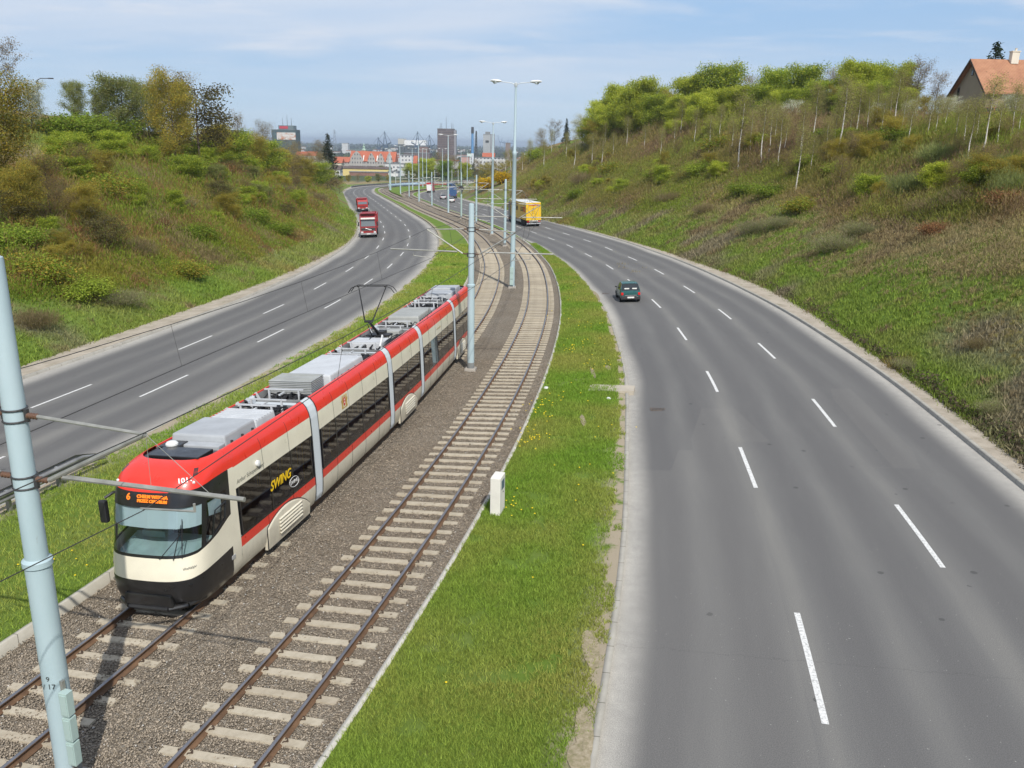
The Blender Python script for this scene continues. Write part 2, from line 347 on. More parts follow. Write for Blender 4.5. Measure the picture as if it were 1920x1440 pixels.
# ground colours: where grass is fresh, dry, bramble-brown (an attribute, so that tufts growing there can share it)
PAL = {'g1': (0.112, 0.200, 0.026), 'g2': (0.165, 0.225, 0.038), 'dry': (0.29, 0.235, 0.115), 'brn': (0.17, 0.13, 0.078), 'red': (0.20, 0.115, 0.055), 'gry': (0.19, 0.17, 0.115), 'oli': (0.13, 0.148, 0.036)}
def gcol(x, y, side=None):
    x = np.asarray(x, float); y = np.asarray(y, float)
    a = fbm(x, y * 0.8, 14, 4, 21); b = fbm(x, y, 5, 4, 33); c = fbm(x, y, 23, 3, 44); d = fbm(x, y, 1.3, 3, 55)
    col = np.array(PAL['g1'])[None] * (1 - b[:, None]) + np.array(PAL['g2'])[None] * b[:, None]
    def put(w, k):
        nonlocal col
        w = np.clip(w, 0, 1)[:, None]; col = col * (1 - w) + np.array(PAL[k])[None] * w
    dR = sdist(FR, x, y); dL = -sdist(FL, x, y); dd = np.maximum(dR, dL)
    up = np.clip((dd - 3) / 14, 0, 1)
    put((c - 0.42) * 4 * up, 'oli')
    put((a - 0.52 + 0.14 * up) * 6 * (0.35 + 0.65 * up), 'dry')
    put((b - 0.58 + 0.08 * up) * 7 * np.clip(dd / 5, 0.1, 1) * np.where(dL > 0, 0.5, 1), 'brn')
    put((fbm(x, y, 8, 3, 77) - 0.66) * 6 * np.where(dL > 0, 0.7, 0.8), 'red')
    put((fbm(x, y, 7, 3, 88) - 0.60) * 7, 'gry')
    put((d - 0.66) * 5, 'brn')
    far = y > 500
    col[far] = np.array((0.055, 0.075, 0.035))[None] * (0.75 + 0.8 * fbm(x[far], y[far], 150, 4, 8)[:, None])
    return col
def attr_mat(name, rough=0.9, noise_scale=6.0, var=0.35, bump=0.5, bs=9.0, trans=0.0):
    m = MT(name, rough=rough, spec=0.15); a = m.n('ShaderNodeVertexColor'); a.layer_name = 'Col'
    nz = m.noise(noise_scale, 8, 0.7)
    k = m.mr(nz, 0.25, 0.75, 1 - var, 1 + var); cc = m.n('ShaderNodeCombineColor')
    for i in range(3): m.l(k, cc.inputs[i])
    m.color(m.mix(1.0, a.outputs[0], cc.outputs[0], 'MULTIPLY'))
    if bump: m.bump(m.noise(bs, 8, 0.75), bump, 0.25)
    if trans:
        m.b.inputs['Transmission Weight'].default_value = 0
    return m.m
M_terrain = attr_mat('grassy_earth')
xs = np.concatenate([-np.geomspace(120, 14000, 26)[::-1], np.arange(-119, 120, 1.0), np.geomspace(120, 14000, 26)])
ys = np.concatenate([np.array([-60, -50, -44]), np.arange(-40, 490, 1.0), np.geomspace(490, 9000, 60)])
X, Y = np.meshgrid(xs, ys); Vt = np.stack([X.ravel(), Y.ravel(), height(X, Y)], 1)
GRID = Vt[:, 2].reshape(len(ys), len(xs))[3:3 + 530, 26:26 + 239]; nx, ny = len(xs), len(ys); ii, jj = np.meshgrid(np.arange(nx - 1), np.arange(ny - 1)); q = (jj * nx + ii).ravel()
Ft = np.stack([q, q + 1, q + 1 + nx, q + nx], 1)
col = np.empty((len(Vt), 3))
for k in range(0, len(Vt), 40000): col[k:k + 40000] = gcol(Vt[k:k + 40000, 0], Vt[k:k + 40000, 1])
tag(npmesh('ground', Vt, Ft, M_terrain, col=col, smooth=True), kind='structure')
# the sea beyond the city
sea = MT('sea_water', (0.035, 0.085, 0.095, 1), 0.25); sea.bump(sea.noise(0.01, 6), 0.2, 2.0)
S_ = MB(); S_.add([(-15000, 7800, -44), (15000, 7800, -44), (15000, 29500, -44), (-15000, 29500, -44)], [(0, 1, 2, 3)])
tag(S_.build('sea', sea.m), kind='structure')
# ------------------------------------------------------------------ sheets laid along the curves
def strip(name, cv, a, b, dz, mats, s0=0, s1=None, nl=6, step=1.0, thick=0.0, crown=0.0, parent=None, jag=0.0, edge=0.0, seed=0, zjit=0.0):
    s1 = cv.L if s1 is None else s1; S = np.arange(s0, s1, step)
    p, t, n = cv.ev(S); A = np.broadcast_to(a(S) if callable(a) else a, S.shape); B = np.broadcast_to(b(S) if callable(b) else b, S.shape)
    if jag: A = A + (fbm(S, S * 0, 1.7, 3, seed) - 0.5) * jag; B = B + (fbm(S, S * 0 + 9, 1.7, 3, seed + 5) - 0.5) * jag
    V = []; UV = []
    u = np.linspace(0, 1, nl + 1)
    for k in u:
        o = A * (1 - k) + B * k; q_ = p + n * o[:, None]; z = z0(q_[:, 0], q_[:, 1]) + (dz if not callable(dz) else dz(k)) + crown * math.sin(math.pi * k)
        if zjit: z = z + (fbm(q_[:, 0], q_[:, 1], 0.8, 2, 3) - 0.5) * zjit
        V.append(np.column_stack([q_, z])); UV.append(np.column_stack([o, S]))
    N = len(S); V = np.concatenate(V); UV = np.concatenate(UV); F = []
    i = np.arange(N - 1)
    for k in range(nl): F.append(np.stack([k * N + i, (k + 1) * N + i, (k + 1) * N + i + 1, k * N + i + 1], 1))
    F = np.concatenate(F)
    if thick:
        o2 = len(V); L = V[:N].copy(); L[:, 2] -= thick; Rr = V[-N:].copy(); Rr[:, 2] -= thick
        V = np.vstack([V, L, Rr]); UV = np.vstack([UV, UV[:N], UV[-N:] if False else UV[nl * N:nl * N + N]])
        F = np.vstack([F, np.stack([o2 + i, i, i + 1, o2 + i + 1], 1), np.stack([nl * N + i, o2 + N + i, o2 + N + i + 1, nl * N + i + 1], 1)])
    return npmesh(name, V, F, mats, parent, uv=UV)
def between(name, ca, oa, cb, ob, dz, mats, s0, s1, nl=10, step=1.0, zj=0.05):
    # sheet from curve a (offset oa) across to curve b (offset ob)
    a = ca.off(oa); b = cb.off(ob); S = np.arange(s0, s1, step); p, t, n = a.ev(S)
    q_ = np.empty_like(p)
    for k in range(len(S)):
        d = b.p - p[k]; lon = d @ t[k]; lat = np.abs(d @ n[k]); lat = np.where(lat > 40, 1e3, lat); j = int(np.argmin(np.abs(lon) + lat * 0.02)); q_[k] = b.p[j] - 0 * t[k]
    V = []; UV = []
    for k in np.linspace(0, 1, nl + 1):
        r = p * (1 - k) + q_ * k; z = z0(r[:, 0], r[:, 1]) + dz + (fbm(r[:, 0], r[:, 1], 1.6, 3, 2) - 0.5) * zj * math.sin(math.pi * k) * 2 + 0.06 * math.sin(math.pi * k)
        V.append(np.column_stack([r, z])); UV.append(np.column_stack([np.full(len(S), k), S]))
    N = len(S); i = np.arange(N - 1)
    F = np.concatenate([np.stack([k * N + i, (k + 1) * N + i, (k + 1) * N + i + 1, k * N + i + 1], 1) for k in range(nl)])
    V = np.concatenate(V); return npmesh(name, V, F, mats, uv=np.concatenate(UV)), V, N
# asphalt: wear bands follow the lanes (lateral metres in the UV map)
def asphalt(name, edges, lane_c, lane_w):
    m = MT(name, rough=0.82, spec=0.3); uv = m.tex().outputs['UV']; sp = m.n('ShaderNodeSeparateXYZ'); m.l(uv, sp.inputs[0])
    u = m.math('ADD', sp.outputs[0], m.math('MULTIPLY', m.math('SUBTRACT', m.noise(0.06, 2, vec=uv, sc=(0.3, 1, 1)), 0.5), 0.7))
    # two wheel paths per lane
    ph = m.math('MULTIPLY', m.math('SUBTRACT', u, lane_c), 2 * math.pi * 2 / lane_w)
    wv = m.math('MULTIPLY_ADD', m.math('COSINE', ph), 0.5, 0.5)
    ph2 = m.math('MULTIPLY', m.math('SUBTRACT', u, lane_c), 2 * math.pi / lane_w)
    wv2 = m.math('MULTIPLY_ADD', m.math('COSINE', ph2), 0.5, 0.5)
    w_ = m.math('ADD', m.math('MULTIPLY', m.math('POWER', wv, 1.7), 0.40), m.math('MULTIPLY', m.math('POWER', wv2, 3.0), 0.20))
    w_ = m.math('MULTIPLY', w_, m.mr(m.noise(0.05, 3, vec=uv, sc=(2.0, 0.6, 1)), 0.3, 0.7, 0.55, 1.25))
    gr = m.noise(38, 3, 0.8, vec=uv); blot = m.noise(0.8, 5, 0.6, vec=uv, sc=(2.2, 0.25, 1))
    f = m.math('ADD', m.math('ADD', w_, m.math('MULTIPLY', m.math('SUBTRACT', gr, 0.5), 0.5)), m.math('MULTIPLY', m.math('SUBTRACT', blot, 0.5), 0.5))
    base = m.ramp(f, [(0.0, (0.124, 0.122, 0.121)), (0.35, (0.152, 0.150, 0.146)), (0.75, (0.205, 0.20, 0.187)), (1.0, (0.245, 0.238, 0.219))])
    # pale dust against the kerbs
    e0, e1, w0, w1 = edges
    d0 = m.mr(u, e0, e0 + w0, 1.0, 0.0, True); d1 = m.mr(u, e1 - w1, e1, 0.0, 1.0, True)
    dm = m.math('MAXIMUM', d0, d1); dm = m.math('MULTIPLY', dm, m.mr(m.noise(0.35, 5, 0.65, vec=uv, sc=(1.5, 0.5, 1)), 0.2, 0.6, 0.6, 1.0), clamp=True)
    dust = m.ramp(m.noise(3, 6, 0.7, vec=uv), [(0.3, (0.36, 0.345, 0.315)), (0.7, (0.46, 0.44, 0.40))])
    col = m.mix(dm, base, dust)
    # pale grit and dark drips
    v = m.voro(9, vec=uv); sx = m.n('ShaderNodeTexWhiteNoise') if False else None
    sp1 = m.math('MULTIPLY', m.math('LESS_THAN', v, 0.10), m.math('GREATER_THAN', m.noise(5.3, 1, vec=uv), 0.60))
    col = m.mix(m.math('MULTIPLY', sp1, 0.55), col, (0.5, 0.49, 0.46))
    drip = m.math('MULTIPLY', m.math('LESS_THAN', m.voro(0.9, vec=uv), 0.075), m.math('GREATER_THAN', m.noise(0.9, 1, vec=uv), 0.52))
    col = m.mix(m.math('MULTIPLY', drip, 0.55), col, (0.05, 0.05, 0.05))
    crack = m.voro(0.11, vec=m.mapped(uv, (0.25, 1.0, 1)), feature='DISTANCE_TO_EDGE')
    crk = m.math('MULTIPLY', m.math('LESS_THAN', crack, 0.004), m.math('GREATER_THAN', m.noise(0.08, 2, vec=uv), 0.55))
    mp2 = m.n('ShaderNodeMapping'); mp2.inputs['Scale'].default_value = (0.26, 0.045, 1); m.l(uv, mp2.inputs[0]); pv_ = m.n('ShaderNodeTexVoronoi'); pv_.distance = 'CHEBYCHEV'; pv_.inputs['Scale'].default_value = 1.0; m.l(mp2.outputs[0], pv_.inputs['Vector']); ps = m.n('ShaderNodeSeparateColor'); m.l(pv_.outputs['Color'], ps.inputs[0])
    col = m.mix(m.math('MULTIPLY', m.math('GREATER_THAN', ps.outputs[0], 0.80), 0.07), col, (0.30, 0.285, 0.255)); col = m.mix(m.math('MULTIPLY', m.math('LESS_THAN', ps.outputs[0], 0.13), 0.09), col, (0.08, 0.08, 0.082))
    agg = m.ramp(m.noise(48, 3, 0.95, vec=uv), [(0.3, (0.45, 0.45, 0.45)), (0.5, (1.0, 1.0, 1.0)), (0.70, (1.75, 1.72, 1.62))]); col = m.mix(0.75, col, agg, 'MULTIPLY')
    sy = m.math('ABSOLUTE', m.math('SUBTRACT', m.math('FRACT', m.math('DIVIDE', m.math('ADD', sp.outputs[1], m.math('MULTIPLY', m.noise(1.6, 5, 0.7, vec=uv), 0.5)), 31.0)), 0.5)); col = m.mix(m.math('MULTIPLY', m.math('LESS_THAN', sy, 0.0004), 0.18), col, (0.05, 0.05, 0.05))
    m.color(col); m.bump(m.noise(60, 3, 0.8, vec=uv), 0.5, 0.008)
    return m.m
def _mapped(s, vec, sc):
    mp = s.n('ShaderNodeMapping'); mp.inputs['Scale'].default_value = sc
    nz = s.n('ShaderNodeTexNoise'); nz.inputs['Scale'].default_value = 0.7; s.l(vec, nz.inputs['Vector'])
    ad = s.n('ShaderNodeVectorMath'); ad.operation = 'ADD'; s.l(vec, ad.inputs[0]); s.l(nz.outputs[1], ad.inputs[1]); s.l(ad.outputs[0], mp.inputs[0]); return mp.outputs[0]
MT.mapped = _mapped
LW = 3.9
M_asR = asphalt('asphalt_right', (-3.95, 8.05, 0.85, 1.15), 0.0, LW)
M_asL = asphalt('asphalt_left', (-8.3, 4.15, 1.3, 1.7), 0.0, LW)
tag(strip('road_right', D_, -3.98, 8.05, 0.0, M_asR, nl=12), kind='structure')
tag(strip('road_left', G_, -8.35, 4.12, 0.0, M_asL, nl=12), kind='structure')
# lane dashes
mk = MT('road_paint', (0.72, 0.72, 0.69, 1), 0.7); uvm = mk.tex().outputs['Object']
mk.color(mk.ramp(mk.noise(16, 5, 0.8), [(0.36, (0.32, 0.32, 0.31)), (0.5, (0.70, 0.70, 0.68)), (0.8, (0.80, 0.80, 0.77))]))
def dashes(name, cv, off, s_ref, period, length, smax, back=4):
    V = []; F = []; s = s_ref - back * period
    while s < smax:
        if s > 0:
            S = np.linspace(s, s + length, 6); p, t, n = cv.ev(S)
            for side in (-0.065, 0.065):
                q_ = p + n * (off + side); V.append(np.column_stack([q_, z0(q_[:, 0], q_[:, 1]) + 0.005]))
            o = (len(V) - 2) * 6
            for i in range(5): F.append((o + i, o + 6 + i, o + 7 + i, o + 1 + i))
        s += period
    return tag(npmesh(name, np.concatenate(V), F, mk.m), kind='structure')
dashes('lane_marking', D_, 0.0, D_.near((5.8, 13.0)), 11.75, 4.0, D_.sY(345))
dashes('lane_marking', D_, LW, D_.near((10.8, 19.0)), 11.75, 4.0, D_.sY(345))
dashes('lane_marking', G_, 0.0, G_.near((-17.4, 37.5)), 12.75, 4.3, G_.sY(400))
dashes('lane_marking', G_, -LW - 0.03, G_.near((-21.5, 35.9)), 12.75, 4.3, G_.sY(400))
# kerbs
def concrete(name, a=(0.44, 0.42, 0.37), b=(0.30, 0.285, 0.25), joint=None, sc=1.2):
    m = MT(name, rough=0.9, spec=0.2); c = m.ramp(m.noise(sc, 8, 0.7), [(0.25, b), (0.7, a)])
    if joint:
        sp = m.n('ShaderNodeSeparateXYZ'); m.l(m.tex().outputs['UV'], sp.inputs[0])
        fr = m.math('FRACT', m.math('DIVIDE', sp.outputs[1], joint)); j = m.math('LESS_THAN', fr, 0.022 / joint * 1.0)
        c = m.mix(m.math('MULTIPLY', j, 0.75), c, (0.08, 0.075, 0.06))
    m.color(c); m.bump(m.noise(30, 5, 0.7), 0.4, 0.006); return m.m
M_kerb = concrete('kerb_concrete', joint=1.0)
M_kerbw = concrete('kerb_concrete_pale', (0.60, 0.58, 0.52), (0.42, 0.40, 0.35), joint=2.0)
tag(strip('kerb', D_, -4.13, -3.98, 0.11, M_kerb, nl=1, thick=0.25), kind='structure')
tag(strip('kerb', D_, 8.05, 8.22, 0.13, M_kerb, nl=1, thick=0.25), kind='structure')
tag(strip('kerb', G_, 4.12, 4.28, 0.12, M_kerb, nl=1, thick=0.25), kind='structure')
tag(strip('kerb', G_, -8.52, -8.35, 0.13, M_kerb, nl=1, thick=0.25), kind='structure')
# dusty verges at the foot of the slopes
vg = MT('verge_dirt', rough=0.95, spec=0.1)
vc = vg.ramp(vg.noise(0.9, 9, 0.72), [(0.25, (0.25, 0.215, 0.165)), (0.55, (0.42, 0.37, 0.30)), (0.8, (0.52, 0.47, 0.40))])
wd = vg.mr(vg.noise(1.1, 7, 0.75), 0.60, 0.68, 0, 0.85); vg.color(vg.mix(wd, vc, (0.12, 0.155, 0.05))); vg.bump(vg.noise(14, 7, 0.75), 0.6, 0.03)
def offto(cvA, cvB, extra):
    a = np.array([np.dot(cvB.ev(cvB.near(p))[0] - p, n) for p, n in zip(cvA.p[::4], cvA.n[::4])]) + extra; sA = cvA.s[::4]
    return lambda S: np.interp(S, sA, a)
oR = offto(D_, FR, 0.8); oL = offto(G_, FL, -0.8)
tag(strip('verge', D_, 8.22, lambda S: np.maximum(oR(S), 8.6), 0.10, vg.m, nl=4, zjit=0.04), kind='structure')
tag(strip('verge', G_, lambda S: np.minimum(oL(S), -8.9), -8.52, 0.10, vg.m, nl=4, zjit=0.04), kind='structure')
# ------------------------------------------------------------------ ballast bed and grass reservations
bl = MT('ballast', rough=0.95, spec=0.15); oc = bl.tex().outputs['Object']
vcol = bl.voro(33, vec=oc, outi=1); sv = bl.n('ShaderNodeSeparateColor'); bl.l(vcol, sv.inputs[0])
stone = bl.ramp(sv.outputs[0], [(0.0, (0.19, 0.158, 0.12)), (0.3, (0.305, 0.257, 0.197)), (0.6, (0.38, 0.32, 0.248)), (0.88, (0.44, 0.385, 0.305)), (1.0, (0.48, 0.45, 0.40))])
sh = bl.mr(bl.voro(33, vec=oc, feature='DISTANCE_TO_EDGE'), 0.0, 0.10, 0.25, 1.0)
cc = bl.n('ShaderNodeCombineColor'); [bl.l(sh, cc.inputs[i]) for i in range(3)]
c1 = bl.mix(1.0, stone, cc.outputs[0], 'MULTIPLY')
c1 = bl.mix(bl.mr(bl.noise(0.35, 5, 0.6), 0.42, 0.62, 0, 0.35), c1, (0.20, 0.155, 0.11))
bl.color(c1); bl.bump(bl.mr(bl.voro(33, vec=oc), 0.0, 0.6, 1.0, 0.0), 1.0, 0.05); M_ballast = bl.m
S_isl = RT.sY(262)
wl = lambda S: np.interp(S, [0, RT.sY(235), RT.sY(262)], [-6.7, -6.3, -3.0])
tag(strip('ballast_bed', RT, wl, 1.68, 0.02, M_ballast, s1=RT.sY(258), nl=16, step=0.6, zjit=0.05), kind='structure')
tag(strip('ballast_bed', RT, -2.4, 1.68, 0.024, M_ballast, s0=RT.sY(250), nl=4), kind='structure')
tag(strip('ballast_bed', LT, -2.1, 2.4, 0.028, M_ballast, s0=LT.sY(246), nl=4), kind='structure')
tag(strip('kerb', RT, 1.68, 1.80, 0.135, M_kerbw, nl=1, thick=0.3), kind='structure')
KL = 2.5
kLf = lambda S: np.interp(S, [0, LT.sY(60), LT.sY(120)], [-2.5, -2.1, -1.9])
tag(strip('kerb', LT, lambda S: kLf(S) - 0.12, kLf, 0.30, concrete('kerb_slab', (0.52, 0.49, 0.42), (0.36, 0.34, 0.28), joint=3.0), nl=1, thick=0.5, s1=LT.sY(385)), kind='structure')
gs = MT('lawn', rough=0.9, spec=0.12)
g0 = gs.ramp(gs.noise(0.30, 7, 0.65), [(0.28, (0.12, 0.195, 0.03)), (0.5, (0.15, 0.225, 0.038)), (0.72, (0.19, 0.225, 0.065))])
g1_ = gs.mix(gs.mr(gs.noise(7, 8, 0.8), 0.35, 0.7, 0, 0.6), g0, (0.085, 0.15, 0.016))
bare = gs.mr(gs.noise(0.55, 8, 0.7, dist=0.4), 0.70, 0.76, 0, 0.8); g1_ = gs.mix(bare, g1_, (0.36, 0.31, 0.22))
g1_ = gs.mix(gs.mr(gs.noise(1.7, 6, 0.7), 0.60, 0.74, 0, 0.55), g1_, (0.24, 0.215, 0.12))
sp = gs.n('ShaderNodeSeparateXYZ'); gs.l(gs.tex().outputs['UV'], sp.inputs[0])
eg = gs.math('MULTIPLY', gs.math('MAXIMUM', gs.mr(sp.outputs[0], 0.80, 0.97), 0.0), gs.mr(gs.noise(1.4, 7, 0.7), 0.36, 0.52, 0, 1.3), clamp=True)
gs.color(gs.mix(eg, g1_, (0.40, 0.34, 0.25))); gs.bump(gs.noise(22, 6, 0.8), 0.8, 0.05); M_lawn = gs.m
lawnR, VR_, NR_ = between('lawn', RT, 1.80, D_, -4.13, 0.10, M_lawn, 0, RT.sY(392)); tag(lawnR, kind='structure')
kla = kLf(LT.s)
a_ = LT.off(kla - 0.12)
class _W:  # the left lawn starts behind the slab kerb
    pass
lawnL, VL_, NL_ = between('lawn', a_, 0.0, G_, 4.28, 0.27, M_lawn, 0, a_.sY(385), zj=0.08); tag(lawnL, kind='structure')
isl, VI_, NI_ = between('lawn', LT, 2.4, RT, -2.4, 0.30, M_lawn, LT.sY(262), LT.sY(400), nl=8); tag(isl, kind='structure')
# ------------------------------------------------------------------ rails and sleepers
m_ = MT('rust_rail', (0.13, 0.068, 0.036, 1), 0.85); m_.color(m_.ramp(m_.noise(3, 7, 0.7), [(0.3, (0.085, 0.048, 0.028)), (0.7, (0.20, 0.115, 0.062))])); M_rust = m_.m
M_steel = simple('rail_head_steel', (0.30, 0.30, 0.32), 0.38, 0.75, 0.15, 2.0)
RP = [(-0.075, 0.0), (-0.070, 0.018), (-0.012, 0.035), (-0.012, 0.115), (-0.036, 0.125), (-0.036, 0.155), (-0.026, 0.163), (0.026, 0.163), (0.036, 0.155), (0.036, 0.125), (0.012, 0.115), (0.012, 0.035), (0.070, 0.018), (0.075, 0.0)]
def rail(cv, off, s0, s1, label):
    S = np.concatenate([np.arange(s0, min(s1, 120), 0.8), np.arange(max(120, s0), s1, 2.0)]); p, t, n = cv.ev(S); V = []
    for (o, z) in RP:
        q_ = p + n * (off + o); c = p + n * off; V.append(np.column_stack([q_, z0(c[:, 0], c[:, 1]) + 0.045 + z]))
    k = len(RP); N = len(S); V = np.concatenate(V); F = []; mi = []; i = np.arange(N - 1)
    for a in range(k - 1):
        F.append(np.stack([a * N + i, (a + 1) * N + i, (a + 1) * N + i + 1, a * N + i + 1], 1)[:, ::-1]); mi += [1 if a in (5, 6, 7) else 0] * (N - 1)
    o = npmesh('rail', V, np.concatenate(F), [M_rust, M_steel]); o.data.polygons.foreach_set('material_index', mi); o.data.update()
    return tag(o, label, 'rail', 'rails of the two tram tracks')
rail(RT, -0.752, 2, RT.L - 2, 'rusty left rail of the empty right-hand tram track')
rail(RT, 0.752, 2, RT.L - 2, 'bright-topped right rail of the empty right-hand tram track, next to the pale kerb')
rail(LT, -0.752, 2, LT.L - 2, 'left rail of the tram track that the red and cream tram stands on')
rail(LT, 0.752, 2, LT.L - 2, 'right rail of the tram track that the red and cream tram stands on')
sl = MT('sleeper_concrete', rough=0.92, spec=0.15); sl.color(sl.ramp(sl.noise(5, 8, 0.75), [(0.25, (0.30, 0.265, 0.20)), (0.55, (0.47, 0.43, 0.35)), (0.8, (0.55, 0.51, 0.43))])); sl.bump(sl.noise(35, 5), 0.4, 0.005)
sb = MB()
sb.box((0, 0, -0.05), (2.5, 0.25, 0.17), taper=(0.99, 0.72))
for sx in (-0.752, 0.752): sb.box((sx, 0, 0.037), (0.24, 0.17, 0.012))
slm = sb.build('sleeper', sl.m)
SLM = slm.data; bpy.data.objects.remove(slm)
soi = sl.n('ShaderNodeObjectInfo'); sl.color(sl.mix(sl.math('MULTIPLY', soi.outputs['Random'], 0.30), sl.ramp(sl.noise(5, 8, 0.75), [(0.22, (0.29, 0.25, 0.185)), (0.5, (0.45, 0.40, 0.31)), (0.8, (0.54, 0.485, 0.385))]), (0.28, 0.225, 0.16)))
cb = MB()
cb.path([(-0.045, -0.05, 0), (-0.02, -0.05, 0.035), (0.02, -0.03, 0.03), (0.02, 0.03, 0.03), (-0.02, 0.05, 0.035), (-0.045, 0.05, 0)], 0.011, 5)
cb.lathe((0.03, 0, 0), [(0.018, 0), (0.018, 0.045), (0.008, 0.05)], 6)
clo = cb.build('rail_clip', simple('clip_iron', (0.075, 0.05, 0.035), 0.8)); CLM = clo.data; bpy.data.objects.remove(clo)
spots = []
for cv, side in ((RT, 'right'), (LT, 'left')):
    for k, s in enumerate(np.arange(4, cv.sY(262), 0.65)):
        p, t, n = cv.ev(s)
        if p[1] < 9.5: continue
        if side == 'left' and 21.5 < p[1] < 44: continue
        spots.append((float(p[0]), float(p[1]), math.atan2(n[1], n[0]), side))
spots.sort(key=lambda q: q[1]); near_s = []; far_s = []
for q in spots: (near_s if len(near_s) < 270 else far_s).append(q)
_yr = 0
for k, (x, y, a, side) in enumerate(near_s):
    jz = rnd.uniform(-0.012, 0.006)
    o = bpy.data.objects.new('sleeper', SLM); C.objects.link(o); o.location = (x, y, Z(x, y) + 0.032 + jz); o.rotation_euler = (math.atan(SL[0]) * 0, -CX, a + rnd.uniform(-0.01, 0.01))
    if side == 'right': tag(o, 'pale concrete sleeper in the brown ballast of the empty right-hand track', 'sleeper', 'concrete sleepers of the right-hand tram track')
    else: tag(o, 'pale concrete sleeper in the brown ballast of the left-hand track the tram is on', 'sleeper', 'concrete sleepers of the left-hand tram track')
    if y < 20 and _yr < 42:
        _yr += 1
        for sx in (-0.752, 0.752):
            for ss in (-1, 1):
                c = bpy.data.objects.new('rail_clip', CLM); C.objects.link(c); c.parent = o; c.location = (sx + ss * 0.105, 0, 0.04)
                if ss < 0: c.rotation_euler = (0, 0, math.pi)
V = []; F = []; sv_ = np.array([v.co for v in SLM.vertices]); sf_ = [tuple(p.vertices) for p in SLM.polygons]
for (x, y, a, side) in far_s:
    ca, sa = math.cos(a), math.sin(a); o = len(V); 
    for v in sv_: V.append((x + ca * v[0] - sa * v[1], y + sa * v[0] + ca * v[1], Z(x, y) + 0.032 + v[2] + CX * v[0]))
    F += [tuple(i + o for i in f) for f in sf_]
mb = MB(); mb.add(V, F); tag(mb.build('distant_sleepers', simple('far_sleeper', (0.29, 0.25, 0.195), 0.9)), 'far concrete sleepers merging into stripes on the distant track curve', 'sleepers', kind='stuff')
# loose ballast stones near the camera, pressed around the sleepers
NST = 95000
ys_ = 9.5 + 34 * rng.random(NST) ** 1.7; base = np.array([(1, 0, 0), (-1, 0, 0), (0, 1, 0), (0, -1, 0), (0, 0, 1), (0, 0, -1)], float)
p, t, n = RT.ev(np.interp(ys_, RT.p[:, 1], RT.s)); lat = rng.uniform(-6.6, 1.64, NST); pos = p + n * lat[:, None]
# keep them off the rail heads
def clear(l): return (np.abs(np.abs(l) - 0.752) > 0.10)
sArr = np.interp(ys_, RT.p[:, 1], RT.s); ph_ = np.abs(((sArr - 4) / 0.65 + 0.5) % 1 - 0.5) * 0.65; onR = (ph_ < 0.115) & (np.abs(lat) < 1.22); ph2 = ph_; sl_l = np.array([LT.sY(y_) for y_ in np.linspace(5, 50, 200)]); sL = np.interp(ys_ , np.linspace(5, 50, 200), sl_l); okk = clear(lat) & clear(lat + 4.25) & ~(onR & (rng.random(NST) < 0.93)); pos = pos[okk]; NST = len(pos); ss_ = RT.s[np.array([np.argmin(np.abs(RT.p[:, 1] - y_)) for y_ in (9.5,)])]
sz = 0.012 + 0.016 * rng.random(NST); zz = z0(pos[:, 0], pos[:, 1]) + 0.03 + 0.045 * rng.random(NST) * (fbm(pos[:, 0], pos[:, 1], 0.35, 2, 4) > 0.42)
V = np.repeat(base[None], NST, 0) * (0.65 + 0.7 * rng.random((NST, 6, 3))); V[:, :, 2] *= 0.7; V = V * sz[:, None, None]
th = rng.random(NST) * 6.28; cs, sn = np.cos(th), np.sin(th)
V = np.stack([V[:, :, 0] * cs[:, None] - V[:, :, 1] * sn[:, None], V[:, :, 0] * sn[:, None] + V[:, :, 1] * cs[:, None], V[:, :, 2]], 2)
V += np.stack([pos[:, 0], pos[:, 1], zz], 1)[:, None]
F0 = np.array([(0, 2, 4), (2, 1, 4), (1, 3, 4), (3, 0, 4), (2, 0, 5), (1, 2, 5), (3, 1, 5), (0, 3, 5)])
F = (F0[None] + (np.arange(NST) * 6)[:, None, None]).reshape(-1, 3)
tone = rng.random(NST); cst = np.array((0.19, 0.158, 0.12))[None] * (1 - tone[:, None]) + np.array((0.43, 0.365, 0.285))[None] * tone[:, None]; cst[tone > 0.985] = (0.5, 0.48, 0.44)
sm = MT('stone', rough=0.95, spec=0.15); a = sm.n('ShaderNodeVertexColor'); a.layer_name = 'Col'; sm.color(a.outputs[0])
tag(npmesh('ballast_stones', V.reshape(-1, 3), F, sm.m, col=np.repeat(cst, 6, 0)), 'brown crushed stone lying loose between and around the tram tracks', 'ballast', kind='stuff')
# ------------------------------------------------------------------ catenary masts, lamps
def paint(name, a, b, rough=0.45):
    m = MT(name, rough=rough, spec=0.4); c = m.ramp(m.noise(0.9, 7, 0.65, sc=(1, 1, 0.35)), [(0.3, a), (0.7, b)])
    st = m.mr(m.noise(7, 6, 0.75, sc=(1, 1, 0.18)), 0.66, 0.74, 0, 0.5); m.color(m.mix(st, c, (0.22, 0.17, 0.12))); m.bump(m.noise(12, 3), 0.05, 0.01); return m.m
M_pole = paint('mast_paint', (0.36, 0.475, 0.51), (0.46, 0.56, 0.60)); M_poleg = paint('mast_paint_green', (0.33, 0.45, 0.42), (0.42, 0.53, 0.51))
M_galv = simple('galvanised_tube', (0.36, 0.36, 0.33), 0.5, 0.45, 0.2, 3.0, spec=0.4); M_lampgrey = simple('lamp_grey_paint', (0.50, 0.54, 0.55), 0.45, 0.1, 0.1, 1.0)
M_dark = simple('dark_fitting', (0.05, 0.05, 0.052), 0.6, 0.2, 0.15); M_fnd = concrete('mast_footing', (0.40, 0.37, 0.33), (0.27, 0.25, 0.22))
